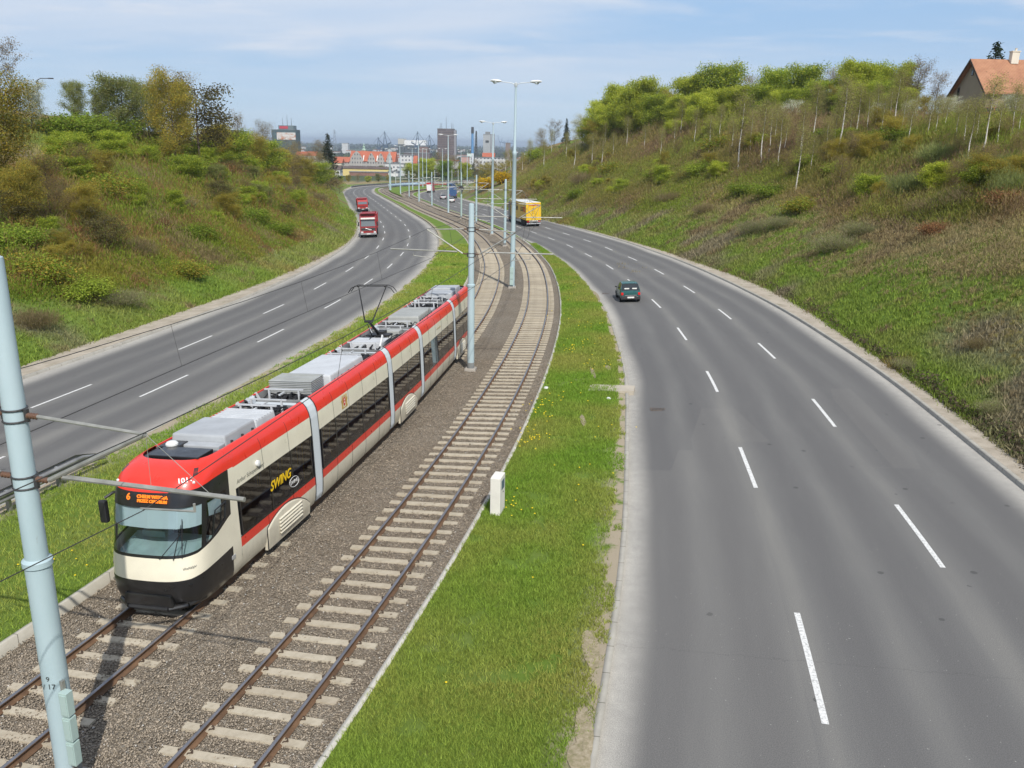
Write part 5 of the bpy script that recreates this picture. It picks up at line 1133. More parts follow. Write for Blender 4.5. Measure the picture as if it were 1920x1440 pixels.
def on_road(cv, q, off=None, ahead=0.0, rev=False):
    s = cv.near(q); p, t, n = cv.ev(s)
    if off is None: off = float(np.dot(np.array(q) - p, n))
    p2, t2, n2 = cv.ev(s + ahead); c = p2 + n2 * off; a = math.atan2(t2[1], t2[0]) - math.pi / 2 + (math.pi if rev else 0)
    e = 2.0; zf = Z(c[0] - math.sin(a) * e, c[1] + math.cos(a) * e); zb = Z(c[0] + math.sin(a) * e, c[1] - math.cos(a) * e); zr = Z(c[0] + math.cos(a), c[1] + math.sin(a)); zl = Z(c[0] - math.cos(a), c[1] - math.sin(a))
    return (c[0], c[1], Z(c[0], c[1])), (math.atan2(zf - zb, 2 * e), -math.atan2(zr - zl, 2), a)
def car(loc_rot, paint_m, label, L=3.3, W=1.5, Ht=1.42, wr=0.27, group=None, hatch=True, name='parked_car', trim=None):
    (loc, rot) = loc_rot; root = empty(name, loc, 0, label, 'car', group); root.rotation_euler = rot
    hl = L / 2; w = W / 2; zb = 0.22; belt = Ht * 0.60
    # stations from the rear (-y) to the front (+y): y, top z, half width of the top, belt z, half width of body
    if hatch: stn = [(-hl, 0.66, w * 0.84, 0.62, w * 0.90), (-hl + 0.05, belt + 0.02, w * 0.86, belt, w * 0.95), (-hl + 0.17, belt + 0.20, w * 0.84, belt + 0.02, w * 0.98), (-hl + 0.36, Ht - 0.06, w * 0.76, belt + 0.02, w), (-hl + 0.50, Ht - 0.01, w * 0.75, belt + 0.01, w), (-hl + 1.0, Ht, w * 0.75, belt, w), (-hl + 1.55, Ht - 0.02, w * 0.75, belt - 0.01, w), (-hl + 1.75, Ht - 0.07, w * 0.76, belt - 0.02, w), (-hl + 2.35, belt + 0.06, w * 0.84, belt - 0.04, w * 0.99), (-hl + 2.45, belt + 0.01, w * 0.85, belt - 0.05, w * 0.98), (hl - 0.25, belt - 0.14, w * 0.84, belt - 0.18, w * 0.95), (hl - 0.06, belt - 0.24, w * 0.80, belt - 0.27, w * 0.90), (hl, 0.48, w * 0.76, 0.46, w * 0.86)]
    else: stn = [(-hl, 0.62, w * 0.8, 0.58, w * 0.88), (-hl + 0.08, belt + 0.03, w * 0.84, belt - 0.01, w * 0.94), (-hl + 0.55, belt + 0.10, w * 0.84, belt + 0.02, w * 0.98), (-hl + 1.15, Ht - 0.05, w * 0.74, belt + 0.01, w), (-hl + 1.35, Ht, w * 0.74, belt + 0.01, w), (-hl + 1.9, Ht, w * 0.75, belt, w), (-hl + 2.5, Ht - 0.05, w * 0.76, belt - 0.02, w), (-hl + 3.2, belt + 0.05, w * 0.84, belt - 0.05, w * 0.98), (hl - 0.3, belt - 0.13, w * 0.84, belt - 0.17, w * 0.95), (hl - 0.05, belt - 0.25, w * 0.78, belt - 0.28, w * 0.88), (hl, 0.46, w * 0.74, 0.44, w * 0.84)]
    rows_ = []
    for (y, zt, wt, bl, wb) in stn: rows_.append([(wb * 0.9, y, zb), (wb * 0.99, y, zb + 0.1), (wb, y, zb + 0.28), (wb * 0.985, y, bl), (wt + (wb * 0.97 - wt) * 0.12, y, zt - 0.05 if zt - bl > 0.1 else bl + (zt - bl) * 0.6), (wt * 0.86, y, zt), (0, y, zt + 0.015)])
    body = MB(); gl = {'side_window': MB(), 'rear_window': MB(), 'windscreen': MB()}; n = 7
    gs = [i for i in range(len(stn) - 1) if min(stn[i][1], stn[i + 1][1]) > belt + 0.04]
    for i in range(len(stn) - 1):
        for j in range(n - 1):
            tall = stn[i][1] - stn[i][3] > 0.15 or stn[i + 1][1] - stn[i + 1][3] > 0.15
            steep = abs(stn[i + 1][1] - stn[i][1]) > 0.10 and max(stn[i][1], stn[i + 1][1]) > belt + 0.12 and min(stn[i][1], stn[i + 1][1]) >= belt - 0.02
            dst = body
            if j >= 4 and steep: dst = gl['rear_window'] if stn[i][0] < -hl + 1.2 and i < 5 else gl['windscreen']
            elif j == 3 and tall and (stn[i][1] - stn[i][3] > 0.25) and (stn[i + 1][1] - stn[i + 1][3] > 0.15): dst = gl['side_window']
            for sd in (1, -1):
                q_ = [rows_[i][j], rows_[i + 1][j], rows_[i + 1][j + 1], rows_[i][j + 1]]; q_ = [(sd * x, y, z) for x, y, z in q_]; dst.add(q_, [(0, 1, 2, 3) if sd > 0 else (3, 2, 1, 0)])
    for i in (0, len(stn) - 1):
        r_ = rows_[i]; full = r_ + [(-x, y, z) for x, y, z in r_[::-1][1:]]; body.add(full, [tuple(range(len(full)))])
    body.box((0, 0, zb + 0.02), (W * 0.85, L * 0.96, 0.06))
    def bld(b, nm, m):
        me = bpy.data.meshes.new(nm); me.from_pydata(b.v, [], b.f); bm = bmesh.new(); bm.from_mesh(me); bmesh.ops.remove_doubles(bm, verts=bm.verts, dist=0.001); bmesh.ops.recalc_face_normals(bm, faces=bm.faces); bm.to_mesh(me); bm.free(); me.polygons.foreach_set('use_smooth', [True] * len(me.polygons))
        try: me.set_sharp_from_angle(angle=R(35))
        except Exception: pass
        return link(nm, me, root, m)
    bld(body, 'body', paint_m)
    for k, b in gl.items():
        if b.v: bld(b, k, M_carg)
    for (x, y) in ((-w + 0.08, -hl + 0.55), (w - 0.08, -hl + 0.55), (-w + 0.08, hl - 0.6), (w - 0.08, hl - 0.6)): wheel(root, x, y, wr, 0.17)
    for y, nm in ((-hl - 0.03, 'rear_bumper'), (hl + 0.02, 'front_bumper')):
        b = MB(); b.box((0, y, 0.36), (W * 0.96, 0.14, 0.24)); b.build(nm, trim or M_plas, root, bevel=0.04)
    for sd in (-1, 1):
        b = MB(); b.box((sd * w * 0.83, -hl + 0.035, 0.66), (0.17, 0.12, 0.20)); b.build('tail_light', M_tail, root, bevel=0.02)
        b = MB(); b.box((sd * w * 0.70, hl - 0.03, 0.56), (0.26, 0.12, 0.14)); b.build('headlight', M_lens, root, bevel=0.02)
        b = MB(); b.box((sd * (w + 0.08), hl - 1.15, belt + 0.07), (0.15, 0.10, 0.11)); b.build('mirror', M_plas, root, bevel=0.03)
    b = MB(); b.box((0, -hl - 0.105, 0.40), (0.50, 0.012, 0.11)); b.build('number_plate', M_plate, root)
    return root
def cpaint(nm, c, r=0.25): return car_paint(nm, c, r, 0.03)
gcar = car(on_road(D_, (8.8, 62.45), ahead=1.6), cpaint('paint_teal', (0.012, 0.10, 0.098)), 'small dark green hatchback driving away in the left lane', L=3.25, W=1.52, Ht=1.44, name='hatchback_car')
b = MB(); b.box((0.0, -1.655, 0.545), (0.9, 0.02, 0.05)); b.build('trim_strip', M_chrome, gcar); b = MB(); b.box((-0.28, -1.50, 1.02), (0.36, 0.01, 0.12)); b.box((0.30, -1.50, 1.02), (0.34, 0.01, 0.12)); b.build('window_sticker', M_plate, gcar)
b = MB(); b.box((0.47, -1.715, 0.41), (0.13, 0.012, 0.10)); b.build('reversing_lamp', M_lens, gcar)
car(on_road(D_, (-17.5, 235.2), ahead=1.8), cpaint('paint_white', (0.72, 0.73, 0.72)), 'white saloon car behind the blue lorry on the right-hand road', L=4.1, W=1.7, Ht=1.42, wr=0.3, hatch=False, name='saloon_car')
car(on_road(D_, (-21.6, 256.8), ahead=1.8), cpaint('paint_silver', (0.50, 0.50, 0.52)), 'silver saloon car in the left lane beside the blue lorry', L=4.3, W=1.75, Ht=1.45, wr=0.31, hatch=False, name='saloon_car')
car(on_road(D_, (-24.3, 331), ahead=1.8), cpaint('paint_beige', (0.55, 0.56, 0.52)), 'pale silver car at the far bend, right of the small blue van', L=4.1, W=1.72, Ht=1.5, wr=0.31, name='estate_car')
car(on_road(D_, (-23.0, 345), ahead=1.8), cpaint('paint_black', (0.02, 0.022, 0.03)), 'dark car farthest away at the bend, half behind the slope', L=4.1, W=1.72, Ht=1.5, wr=0.31, name='estate_car')
def chassis(root, L, W, axles, z=0.75, wr=0.5):
    b = MB(); b.box((0, 0, z), (W * 0.62, L * 0.94, 0.28)); b.build('chassis', M_und, root)
    for y in axles:
        for sd in (-1, 1): wheel(root, sd * (W / 2 - 0.17), y, wr, 0.30)
def lorry(loc_rot, cab_m, label, L=8.5, W=2.5, cab_h=3.0, body='tipper', body_m=None, big=True, name='tipper_lorry', bh=3.3):
    loc, rot = loc_rot; root = empty(name, loc, 0, label, 'lorry'); root.rotation_euler = rot; hl = L / 2; cl = 2.1 if big else 1.8
    chassis(root, L, W, (-hl + 1.1, -hl + 2.4, hl - 1.35)); w = W / 2
    # cab
    y0 = hl - cl; pr = [(y0, 0.55), (hl - 0.04, 0.55), (hl, 0.75), (hl, 1.65), (hl - 0.10, cab_h - 0.35), (hl - 0.35, cab_h - 0.02), (y0 + 0.1, cab_h), (y0, cab_h - 0.1)]
    b = MB(); b.prism(pr, -w * 0.98, w * 0.98); b.build('cab', cab_m, root, bevel=0.06)
    b = MB(); b.add([(-w * 0.86, hl + 0.006, 1.72), (w * 0.86, hl + 0.006, 1.72), (w * 0.80, hl - 0.078, cab_h - 0.50), (-w * 0.80, hl - 0.078, cab_h - 0.50)], [(0, 1, 2, 3)]); b.build('windscreen', MT('lorry_screen' + name, (0.10, 0.12, 0.13, 1), 0.04, 0, 1.0).m if not bpy.data.materials.get('lorry_screen') else None, root)
    for sd in (-1, 1):
        b = MB(); x = sd * (w * 0.98 + 0.006); b.add([(x, hl - 1.25, 1.72), (x, hl - 0.25, 1.72), (x, hl - 0.40, cab_h - 0.55), (x, hl - 1.25, cab_h - 0.55)], [(0, 1, 2, 3)]); b.build('side_window', M_carg, root)
        b = MB(); b.box((sd * (w + 0.16), hl - 0.12, cab_h * 0.66), (0.20, 0.12, 0.62)); b.box((sd * (w + 0.02), hl - 0.12, cab_h * 0.74), (0.24, 0.04, 0.04)); b.build('mirror', M_plas, root, bevel=0.02)
        b = MB(); b.box((sd * w * 0.76, hl + 0.02, 0.86), (0.34, 0.08, 0.22)); b.build('headlight', M_lens, root, bevel=0.02)
        b = MB(); b.box((sd * w * 0.52, hl + 0.03, 0.84), (0.10, 0.05, 0.10)); b.build('fog_lamp', M_tail if big else M_lens, root, bevel=0.01)
    b = MB(); b.box((0, hl + 0.03, 0.60), (W * 0.97, 0.16, 0.26)); b.build('bumper', simple('bumper_grey', (0.30, 0.30, 0.31), 0.5) if big else M_plas, root, bevel=0.03)
    b = MB(); b.box((0, hl + 0.125, 0.60), (0.52, 0.012, 0.12)); b.build('number_plate', M_plate, root)
    if big:
        b = MB(); b.box((0, hl + 0.01, 1.30), (W * 0.84, 0.05, 0.34)); b.build('grille', M_plas, root, bevel=0.015)
        b = MB(); b.tube((-0.48, hl + 0.045, 1.16), (0.48, hl + 0.045, 1.45), 0.022, 0.022, 6)
        for z in (1.12, 1.48): b.box((0, hl + 0.03, z), (W * 0.86, 0.04, 0.03))
        b.build('grille_bar', M_chrome, root)
        b = MB(); b.box((0, hl - 0.22, cab_h - 0.27), (W * 0.84, 0.30, 0.24)); b.build('visor', M_plate, root, bevel=0.03)
        b = MB(); b.box((0, hl + 0.0, cab_h - 0.44), (W * 0.86, 0.28, 0.05)); b.build('visor_shade', M_plas, root)
    else:
        b = MB(); b.box((0, hl + 0.01, 1.18), (W * 0.6, 0.04, 0.12)); b.build('grille', M_plas, root)
    bm_ = body_m or cab_m; yb = y0 - 0.15; bl = yb + hl
    if body == 'tipper':
        b = MB(); t = 0.08
        b.box((0, -hl + bl / 2, 1.15), (W * 0.98, bl, 0.12)); 
        for sd in (-1, 1): b.box((sd * (W * 0.49), -hl + bl / 2, 1.2 + (bh - 1.2) / 2), (t, bl, bh - 1.2))
        b.box((0, -hl + t, 1.2 + (bh - 1.2) / 2), (W * 0.9, t, bh - 1.2)); b.box((0, yb - t, 1.2 + (bh - 0.95) / 2), (W * 0.9, t, bh - 0.95)); b.box((0, yb + 0.25, bh + 0.16), (W * 0.86, 0.7, 0.06), rot=Matrix.Rotation(-0.25, 3, 'X')); b.build('tipper_body', bm_, root)
        b = MB()
        for k in range(5):
            for sd in (-1, 1): b.box((sd * (W * 0.51), -hl + 0.4 + k * (bl - 0.8) / 4, 1.2 + (bh - 1.2) / 2), (0.07, 0.10, bh - 1.25))
        b.build('side_post', bm_, root)
    else:
        b = MB(); b.box((0, -hl + bl / 2, 1.1 + (bh - 1.1) / 2), (W, bl, bh - 1.1)); b.build('box_body', bm_, root, bevel=0.04)
    return root
M_lred = cpaint('lorry_red', (0.27, 0.010, 0.016), 0.3); M_lred2 = cpaint('lorry_red_bright', (0.36, 0.014, 0.014), 0.3)
M_scr = MT('lorry_screen', (0.16, 0.18, 0.19, 1), 0.10, 0.1, 1.0)
lr = on_road(G_, (-22.2, 128.6), ahead=4.4, rev=True)
l1 = lorry(lr, M_lred, 'dark red tipper lorry with white sun visor, nearest of the oncoming lorries', L=8.8, W=2.5, cab_h=3.15, bh=3.45)
l2 = lorry(on_road(G_, (-35.6, 199.5), ahead=3.8, rev=True), M_lred2, 'smaller bright red lorry following the dark red tipper', L=7.6, W=2.45, cab_h=2.75, big=False, name='flatbed_lorry', bh=2.9)
for l_ in (l1, l2):
    for ch in l_.children:
        if ch.name.startswith('windscreen'): ch.data.materials.clear(); ch.data.materials.append(M_scr.m)
# yellow semi-trailer lorry
(lc, rt) = on_road(D_, (3.15, 142.9), ahead=6.9); yt = empty('trailer_lorry', lc, 0, 'yellow box trailer lorry with white roof and LOGISTICS lettering, driving away', 'lorry'); yt.rotation_euler = rt
M_yel = car_paint('trailer_yellow', (0.80, 0.50, 0.012), 0.35, 0.03); W = 2.55; hl = 6.8; H0, H1 = 1.05, 3.95
b = MB(); b.box((0, 0, (H0 + H1) / 2), (W, 2 * hl, H1 - H0)); b.build('trailer_box', M_yel, yt, bevel=0.03)
b = MB(); b.box((0, 0, H1 + 0.02), (W * 0.985, 2 * hl * 0.995, 0.06), taper=(0.93, 1)); b.build('roof', M_white, yt)
b = MB(); b.box((0, -hl - 0.012, (H0 + H1) / 2), (0.03, 0.02, H1 - H0 - 0.2))
for x in (-0.85, -0.4, 0.4, 0.85): b.tube((x, -hl - 0.03, H0 + 0.05), (x, -hl - 0.03, H1 - 0.1), 0.016, 0.016, 5)
b.build('door_bar', M_alu, yt)
b = MB(); b.box((0, -hl + 0.05, 0.82), (W * 0.97, 0.14, 0.26)); b.build('rear_sill', M_plas, yt); b = MB(); b.box((0, -hl + 0.05, 0.52), (W * 0.95, 0.12, 0.17)); b.build('underrun_bar', M_alu, yt)
for sd in (-1, 1):
    b = MB(); b.box((sd * 0.95, -hl - 0.03, 0.84), (0.42, 0.03, 0.12)); b.build('tail_light', M_tail, yt)
b = MB(); b.box((0, -hl - 0.02, 0.95), (1.5, 0.02, 0.11)); b.build('marker_board', M_plate, yt)
b = MB(); b.box((0, 0, 0.85), (1.5, 2 * hl * 0.97, 0.3)); b.build('chassis', M_und, yt)
b = MB()
for sd in (-1, 1): b.box((sd * 1.15, 1.2, 0.72), (0.05, 6.0, 0.45))
b.build('side_guard', M_alu, yt)
for y in (-hl + 1.6, -hl + 2.9, -hl + 4.2):
    for sd in (-1, 1): wheel(yt, sd * (W / 2 - 0.2), y, 0.5, 0.34)
b = MB(); b.prism([(hl + 0.7, 0.7), (hl + 2.6, 0.7), (hl + 2.65, 1.8), (hl + 2.4, 3.5), (hl + 0.75, 3.7)], -1.22, 1.22); b.build('tractor_cab', cpaint('tractor_blue', (0.03, 0.05, 0.10)), yt, bevel=0.06)
for y in (hl - 0.6, hl + 1.9):
    for sd in (-1, 1): wheel(yt, sd * (W / 2 - 0.2), y, 0.5, 0.32)
kk = simple('lettering_black', (0.02, 0.02, 0.025), 0.6, 0, 0); kr = simple('lettering_red', (0.62, 0.02, 0.02), 0.6, 0, 0)
fx = lambda y, z: facing((-W / 2 - 0.006, y, z), (0, -1, 0), (0, 0, 1))
textobj('side_lettering', 'SUPREME', 1.05, kk, yt, fx(2.2, 2.75), extrude=0.004, bold=0.03); textobj('side_lettering', 'LOGI', 1.05, kk, yt, fx(-3.3, 2.75), extrude=0.004, bold=0.03); textobj('side_lettering', 'STICS', 1.05, kr, yt, fx(-5.3, 2.75), extrude=0.004, bold=0.03, sx=0.62)
M_wood_ink = simple('lettering_brown', (0.30, 0.17, 0.01), 0.6, 0, 0)
rx = lambda x, z: facing((x, -hl - 0.05, z), (1, 0, 0), (0, 0, 1))
textobj('rear_lettering', 'LOGISTICS', 0.36, kr, yt, rx(0.1, 3.55), extrude=0.003, bold=0.012)
for k, tx in enumerate(('TRANSPORT', 'SPEDYCJA', 'MAGAZYN', 'SERWIS')): textobj('rear_lettering', tx, 0.13, M_wood_ink, yt, rx(0.0, 3.0 - 0.26 * k), extrude=0.003)
# box lorries and vans far down the right-hand road (seen from behind)
def van(loc_rot, top_m, rear_m, label, L, W, Ht, name, roof_m=None, glass=True, cat='van', low_m=None):
    loc, rot = loc_rot; root = empty(name, loc, 0, label, cat); root.rotation_euler = rot; hl = L / 2
    chassis(root, L, W, (-hl + 1.2, hl - 1.2), z=0.55, wr=0.42)
    b = MB(); b.box((0, -0.4, (0.6 + Ht) / 2), (W, L - 1.4, Ht - 0.6)); b.build('body', top_m, root, bevel=0.08)
    b = MB(); b.prism([(hl - 1.15, 0.55), (hl, 0.55), (hl, 1.2), (hl - 0.45, min(Ht - 0.1, 2.1)), (hl - 1.15, min(Ht - 0.1, 2.2))], -W * 0.46, W * 0.46); b.build('cab', low_m or top_m, root, bevel=0.05)
    b = MB(); b.box((0, -0.4, Ht + 0.02), (W * 0.93, L - 1.6, 0.08)); b.build('roof', roof_m or top_m, root)
    b = MB(); b.box((-W * 0.04 if glass is None else 0, -hl + 0.29, 0.6 + (Ht - 0.6) * (0.42 if glass is None else 0.5)), (W * 0.86, 0.03, (Ht - 0.6) * (0.80 if glass is None else 0.86))); b.build('rear_door', rear_m, root)
    if glass:
        b = MB(); b.box((0, -hl + 0.27, Ht * 0.72), (W * 0.78, 0.02, Ht * 0.22)); b.build('rear_window', M_carg, root)
    b = MB(); b.box((0, -hl + 0.28, 0.55), (W * 0.95, 0.12, 0.22)); b.build('bumper', M_plas, root)
    for sd in (-1, 1):
        b = MB(); b.box((sd * W * 0.44, -hl + 0.26, 1.0), (0.14, 0.06, 0.32)); b.build('tail_light', M_tail, root)
    return root
M_lblue = cpaint('lorry_blue', (0.035, 0.09, 0.22)); M_w2 = cpaint('van_white', (0.78, 0.78, 0.78)); M_vr = cpaint('van_red', (0.50, 0.02, 0.03))
van(on_road(D_, (-19.0, 262.0), ahead=4), M_lblue, M_lblue, 'blue box lorry with pale roof, directly in front of the white saloon', 7.5, 2.4, 3.3, 'box_lorry', roof_m=M_w2, cat='lorry', glass=False)
van(on_road(D_, (-26.2, 338), ahead=3), M_lblue, M_lblue, 'small blue van with pale roof at the far bend', 5.5, 2.1, 2.7, 'delivery_van', roof_m=M_w2)
van(on_road(D_, (-31.6, 316), ahead=3.5), M_vr, M_w2, 'red box van with a plain white rear door, in the left lane far away', 6.5, 2.3, 3.5, 'box_van', glass=None)
# ------------------------------------------------------------------ plants
def hit(u, v, t0=14.0, t1=700.0):
    d = ray(u, v); T = np.concatenate([np.arange(t0, 120, 0.8), np.arange(120, 440, 2.0)]); x = d.x * T; y = d.y * T; z = d.z * T
    k = np.nonzero((z < hgrid(x, y)) & (np.abs(x) < 118))[0]
    if len(k) == 0: return None
    i = k[0]; a, c = T[max(i - 1, 0)], T[i]
    for _ in range(8):
        m = (a + c) / 2
        if d.z * m < H(d.x * m, d.y * m): c = m
        else: a = m
    return (d.x * c, d.y * c, d.z * c)
def leafmat(name, trans=0.48, rough=0.75):
    m = bpy.data.materials.new(name); m.use_nodes = True; t = m.node_tree; t.nodes.clear(); o = t.nodes.new('ShaderNodeOutputMaterial'); a = t.nodes.new('ShaderNodeVertexColor'); a.layer_name = 'Col'
    d = t.nodes.new('ShaderNodeBsdfDiffuse'); tr = t.nodes.new('ShaderNodeBsdfTranslucent'); mx = t.nodes.new('ShaderNodeMixShader'); mx.inputs[0].default_value = trans
    oi = t.nodes.new('ShaderNodeObjectInfo'); hs = t.nodes.new('ShaderNodeHueSaturation'); mr = t.nodes.new('ShaderNodeMapRange'); mr.inputs[3].default_value = 1.0; mr.inputs[4].default_value = 1.35; t.links.new(oi.outputs['Random'], mr.inputs[0]); t.links.new(mr.outputs[0], hs.inputs['Value']); t.links.new(a.outputs[0], hs.inputs['Color'])
    t.links.new(hs.outputs[0], d.inputs[0]); t.links.new(hs.outputs[0], tr.inputs[0]); t.links.new(d.outputs[0], mx.inputs[1]); t.links.new(tr.outputs[0], mx.inputs[2]); t.links.new(mx.outputs[0], o.inputs[0]); return m
M_leaf = leafmat('leaves'); M_grassb = leafmat('grass_blades', 0.35)
mb_ = MT('bark', rough=0.95, spec=0.1); mb_.color(mb_.ramp(mb_.noise(4, 6, 0.7, sc=(1, 1, 0.25)), [(0.3, (0.045, 0.035, 0.026)), (0.7, (0.12, 0.10, 0.078))])); M_bark = mb_.m
mb_ = MT('birch_bark', rough=0.7, spec=0.2); bn = mb_.noise(3.0, 5, 0.7, sc=(1, 1, 2.6)); mb_.color(mb_.ramp(bn, [(0.36, (0.07, 0.06, 0.055)), (0.43, (0.56, 0.53, 0.47)), (0.8, (0.74, 0.71, 0.64))])); M_birch = mb_.m
def quads(P, size, r, flat=0.0, aspect=0.6):
    # one leaf-shaped quad per row of P, random orientation
    n = len(P); a = r.normal(size=(n, 3)); a[:, 2] *= (1 - flat); a /= np.linalg.norm(a, axis=1)[:, None]; b_ = r.normal(size=(n, 3)); b_ -= (a * b_).sum(1)[:, None] * a; b_ /= np.linalg.norm(b_, axis=1)[:, None]
    s = (size * (0.6 + 0.8 * r.random(n)))[:, None] if np.isscalar(size) else (size * (0.6 + 0.8 * r.random(n)))[:, None]
    V = np.stack([P - a * s, P + b_ * s * aspect, P + a * s, P - b_ * s * aspect], 1); return V.reshape(-1, 3), np.arange(4 * n).reshape(n, 4)
def leafmesh(name, P, size, cols, r, parent=None, weights=None, aspect=0.6, var=0.3, mat=None, clump=None):
    V, F = quads(P, size, r, aspect=aspect); n = len(P); c = np.array(cols); k = r.choice(len(c), n, p=weights) if clump is None else clump % len(c)
    cc = c[k] * (1 - var + 2 * var * r.random(n))[:, None]
    return npmesh(name, V, F, mat or M_leaf, parent, col=np.repeat(cc, 4, 0))
def limb_tree(r, h, h0, spread, nb, levels=2, droop=0.0, r0=0.16, lean=0.0, up=0.75):
    b = MB(); tips = []; n = 7; pts = []; x = y = 0.0
    for i in range(n + 1):
        pts.append(Vector((x, y, h * i / n))); x += r.normal() * 0.02 * h / 3 + lean * h / n; y += r.normal() * 0.02 * h / 3
    rad = [r0 * (1 - 0.85 * i / n) + 0.012 for i in range(n + 1)]
    for i in range(n): b.tube(pts[i], pts[i + 1], rad[i], rad[i + 1], 7, caps=False)
    def grow(p, d, L, rd, lv):
        segs = 3; q_ = p; dd = Vector(d)
        for s in range(segs):
            dd = (dd + Vector((r.normal() * 0.16, r.normal() * 0.16, r.normal() * 0.10 + 0.07 - droop))).normalized(); e = q_ + dd * (L / segs); ra = rd * (1 - s / segs * 0.6); b.tube(q_, e, ra, ra * 0.72, 4 if lv < 2 else 3, caps=False)
            if lv < levels:
                for _ in range(2):
                    side = Vector((r.normal(), r.normal(), r.normal() * 0.5 + 0.25)); side = (dd * 0.65 + side.normalized() * 0.75).normalized(); grow(e, side, L * (0.42 + 0.2 * r.random()), ra * 0.5, lv + 1)
            q_ = e; tips.append((e, lv))
    for k in range(nb):
        f = h0 + (1 - h0) * ((k + 0.5) / nb) ** 0.9; i = min(n - 1, int(f * n)); p = pts[i].lerp(pts[i + 1], f * n - i); a = k * 2.4 + r.normal() * 0.3
        prof = math.sin(math.pi * min(1, 0.25 + 0.75 * (1 - (f - h0) / (1 - h0)))) * 0.55 + 0.45 * (1 - (f - h0) / (1 - h0))
        L = spread * (0.35 + 0.75 * prof); grow(p, (math.cos(a), math.sin(a), up), L, rad[i] * 0.5, 1)
    tips.append((pts[-1], 1)); return b, tips
def rot_(r): return None
def make_broad(name, cat, label, group, seed, cols, h=12.0, spread=4.2, leaf=0.20, dens=46, h0=0.16, loose=0.75, bark=None, levels=2, nb=15, up=0.6, droop=0.0, var=0.28, r0=0.17, wts=None, trunk_name='trunk', aspect=0.6):
    r = np.random.default_rng(seed); root = empty(name, (0, 0, 0), 0, label, cat, group); b, tips = limb_tree(r, h, h0, spread, nb, levels, droop, r0, up=up); b.build(trunk_name, bark or M_bark, root, smooth=True)
    if dens:
        C_ = np.array([tuple(t[0]) for t in tips if t[1] >= 1 and t[0].z > h * h0 * 0.8]); n = len(C_); k = np.repeat(np.arange(n), dens); P = C_[k] + r.normal(size=(n * dens, 3)) * np.array([loose, loose, loose * 0.62]); P[:, 2] -= droop * 3 * r.random(len(P)) ** 2
        P = P[P[:, 2] > 0.3]; cl = r.integers(0, 1000, n); kk = k[:len(P)]
        leafmesh('crown', P, leaf, cols, r, root, weights=wts, aspect=aspect, var=var)
    return root
YG = [(0.38, 0.42, 0.05), (0.46, 0.47, 0.07), (0.28, 0.35, 0.045)]; GR = [(0.19, 0.27, 0.036), (0.25, 0.33, 0.045), (0.15, 0.21, 0.03)]; OL = [(0.30, 0.25, 0.055), (0.38, 0.28, 0.05), (0.23, 0.24, 0.05)]; DG = [(0.17, 0.20, 0.06), (0.22, 0.245, 0.07), (0.23, 0.22, 0.09)]; BR = [(0.22, 0.155, 0.09), (0.17, 0.13, 0.085), (0.26, 0.20, 0.095)]; WH = [(0.62, 0.60, 0.50), (0.50, 0.52, 0.38), (0.16, 0.20, 0.06)]
T_ = {}
T_['yg1'] = make_broad('broadleaf_tree', 'tree', 'x', None, 1, YG, 12, 4.6, 0.16, 80, h0=0.05, nb=20); T_['yg2'] = make_broad('broadleaf_tree', 'tree', 'x', None, 2, YG, 11, 5.0, 0.16, 80, h0=0.04, nb=20); T_['gr1'] = make_broad('broadleaf_tree', 'tree', 'x', None, 3, GR, 12, 4.6, 0.16, 70, h0=0.06, nb=19)
T_['gr2'] = make_broad('broadleaf_tree', 'tree', 'x', None, 4, GR + YG, 12, 4.8, 0.16, 65, loose=0.85, h0=0.05, nb=19); T_['ol1'] = make_broad('young_leaf_tree', 'tree', 'x', None, 5, OL, 12, 4.2, 0.095, 85, h0=0.08, loose=0.62); T_['dg1'] = make_broad('broadleaf_tree', 'tree', 'x', None, 6, DG, 11, 4.2, 0.11, 75, loose=0.65, h0=0.08)
T_['br1'] = make_broad('budding_tree', 'tree', 'x', None, 7, BR + OL[:1], 12, 4.0, 0.09, 30, loose=0.7, h0=0.1); T_['bare'] = make_broad('bare_tree', 'tree', 'x', None, 8, BR, 12, 3.8, 0.1, 2, loose=0.4, levels=3, nb=13, up=0.9, h0=0.3); T_['wh'] = make_broad('blossom_tree', 'tree', 'x', None, 9, WH, 8, 3.6, 0.08, 50, loose=0.5, wts=[0.45, 0.3, 0.25], h0=0.2)
T_['wil'] = make_broad('drooping_tree', 'tree', 'x', None, 10, [(0.12, 0.10, 0.05), (0.14, 0.13, 0.045)], 10, 3.6, 0.13, 20, loose=0.55, droop=0.25, h0=0.3)
def make_birch(seed, h=10.0):
    r = np.random.default_rng(seed); root = empty('birch_tree', (0, 0, 0), 0, 'x', 'tree', None); b, tips = limb_tree(r, h, 0.50, 1.4, 10, 2, 0.0, 0.10, up=1.5); 
    bt = MB(); bt.v, bt.f, bt.m = b.v[:7 * 14], b.f[:7 * 7], b.m[:7 * 7]; bt.build('trunk', M_birch, root, smooth=True)
    bb = MB(); o = 7 * 14; bb.v = b.v[o:]; bb.f = [tuple(i - o for i in f) for f in b.f[49:]]; bb.m = b.m[49:]; bb.build('branch', M_bark, root)
    C_ = np.array([tuple(t[0]) for t in tips if t[1] >= 1]); n = len(C_); dens = 22; P = np.repeat(C_, dens, 0) + r.normal(size=(n * dens, 3)) * np.array([0.5, 0.5, 0.6]); leafmesh('crown', P, 0.065, [(0.27, 0.21, 0.12), (0.34, 0.36, 0.09), (0.30, 0.27, 0.10)], r, root, aspect=0.45); return root
for k in range(4): T_['bi%d' % k] = make_birch(20 + k, 10)
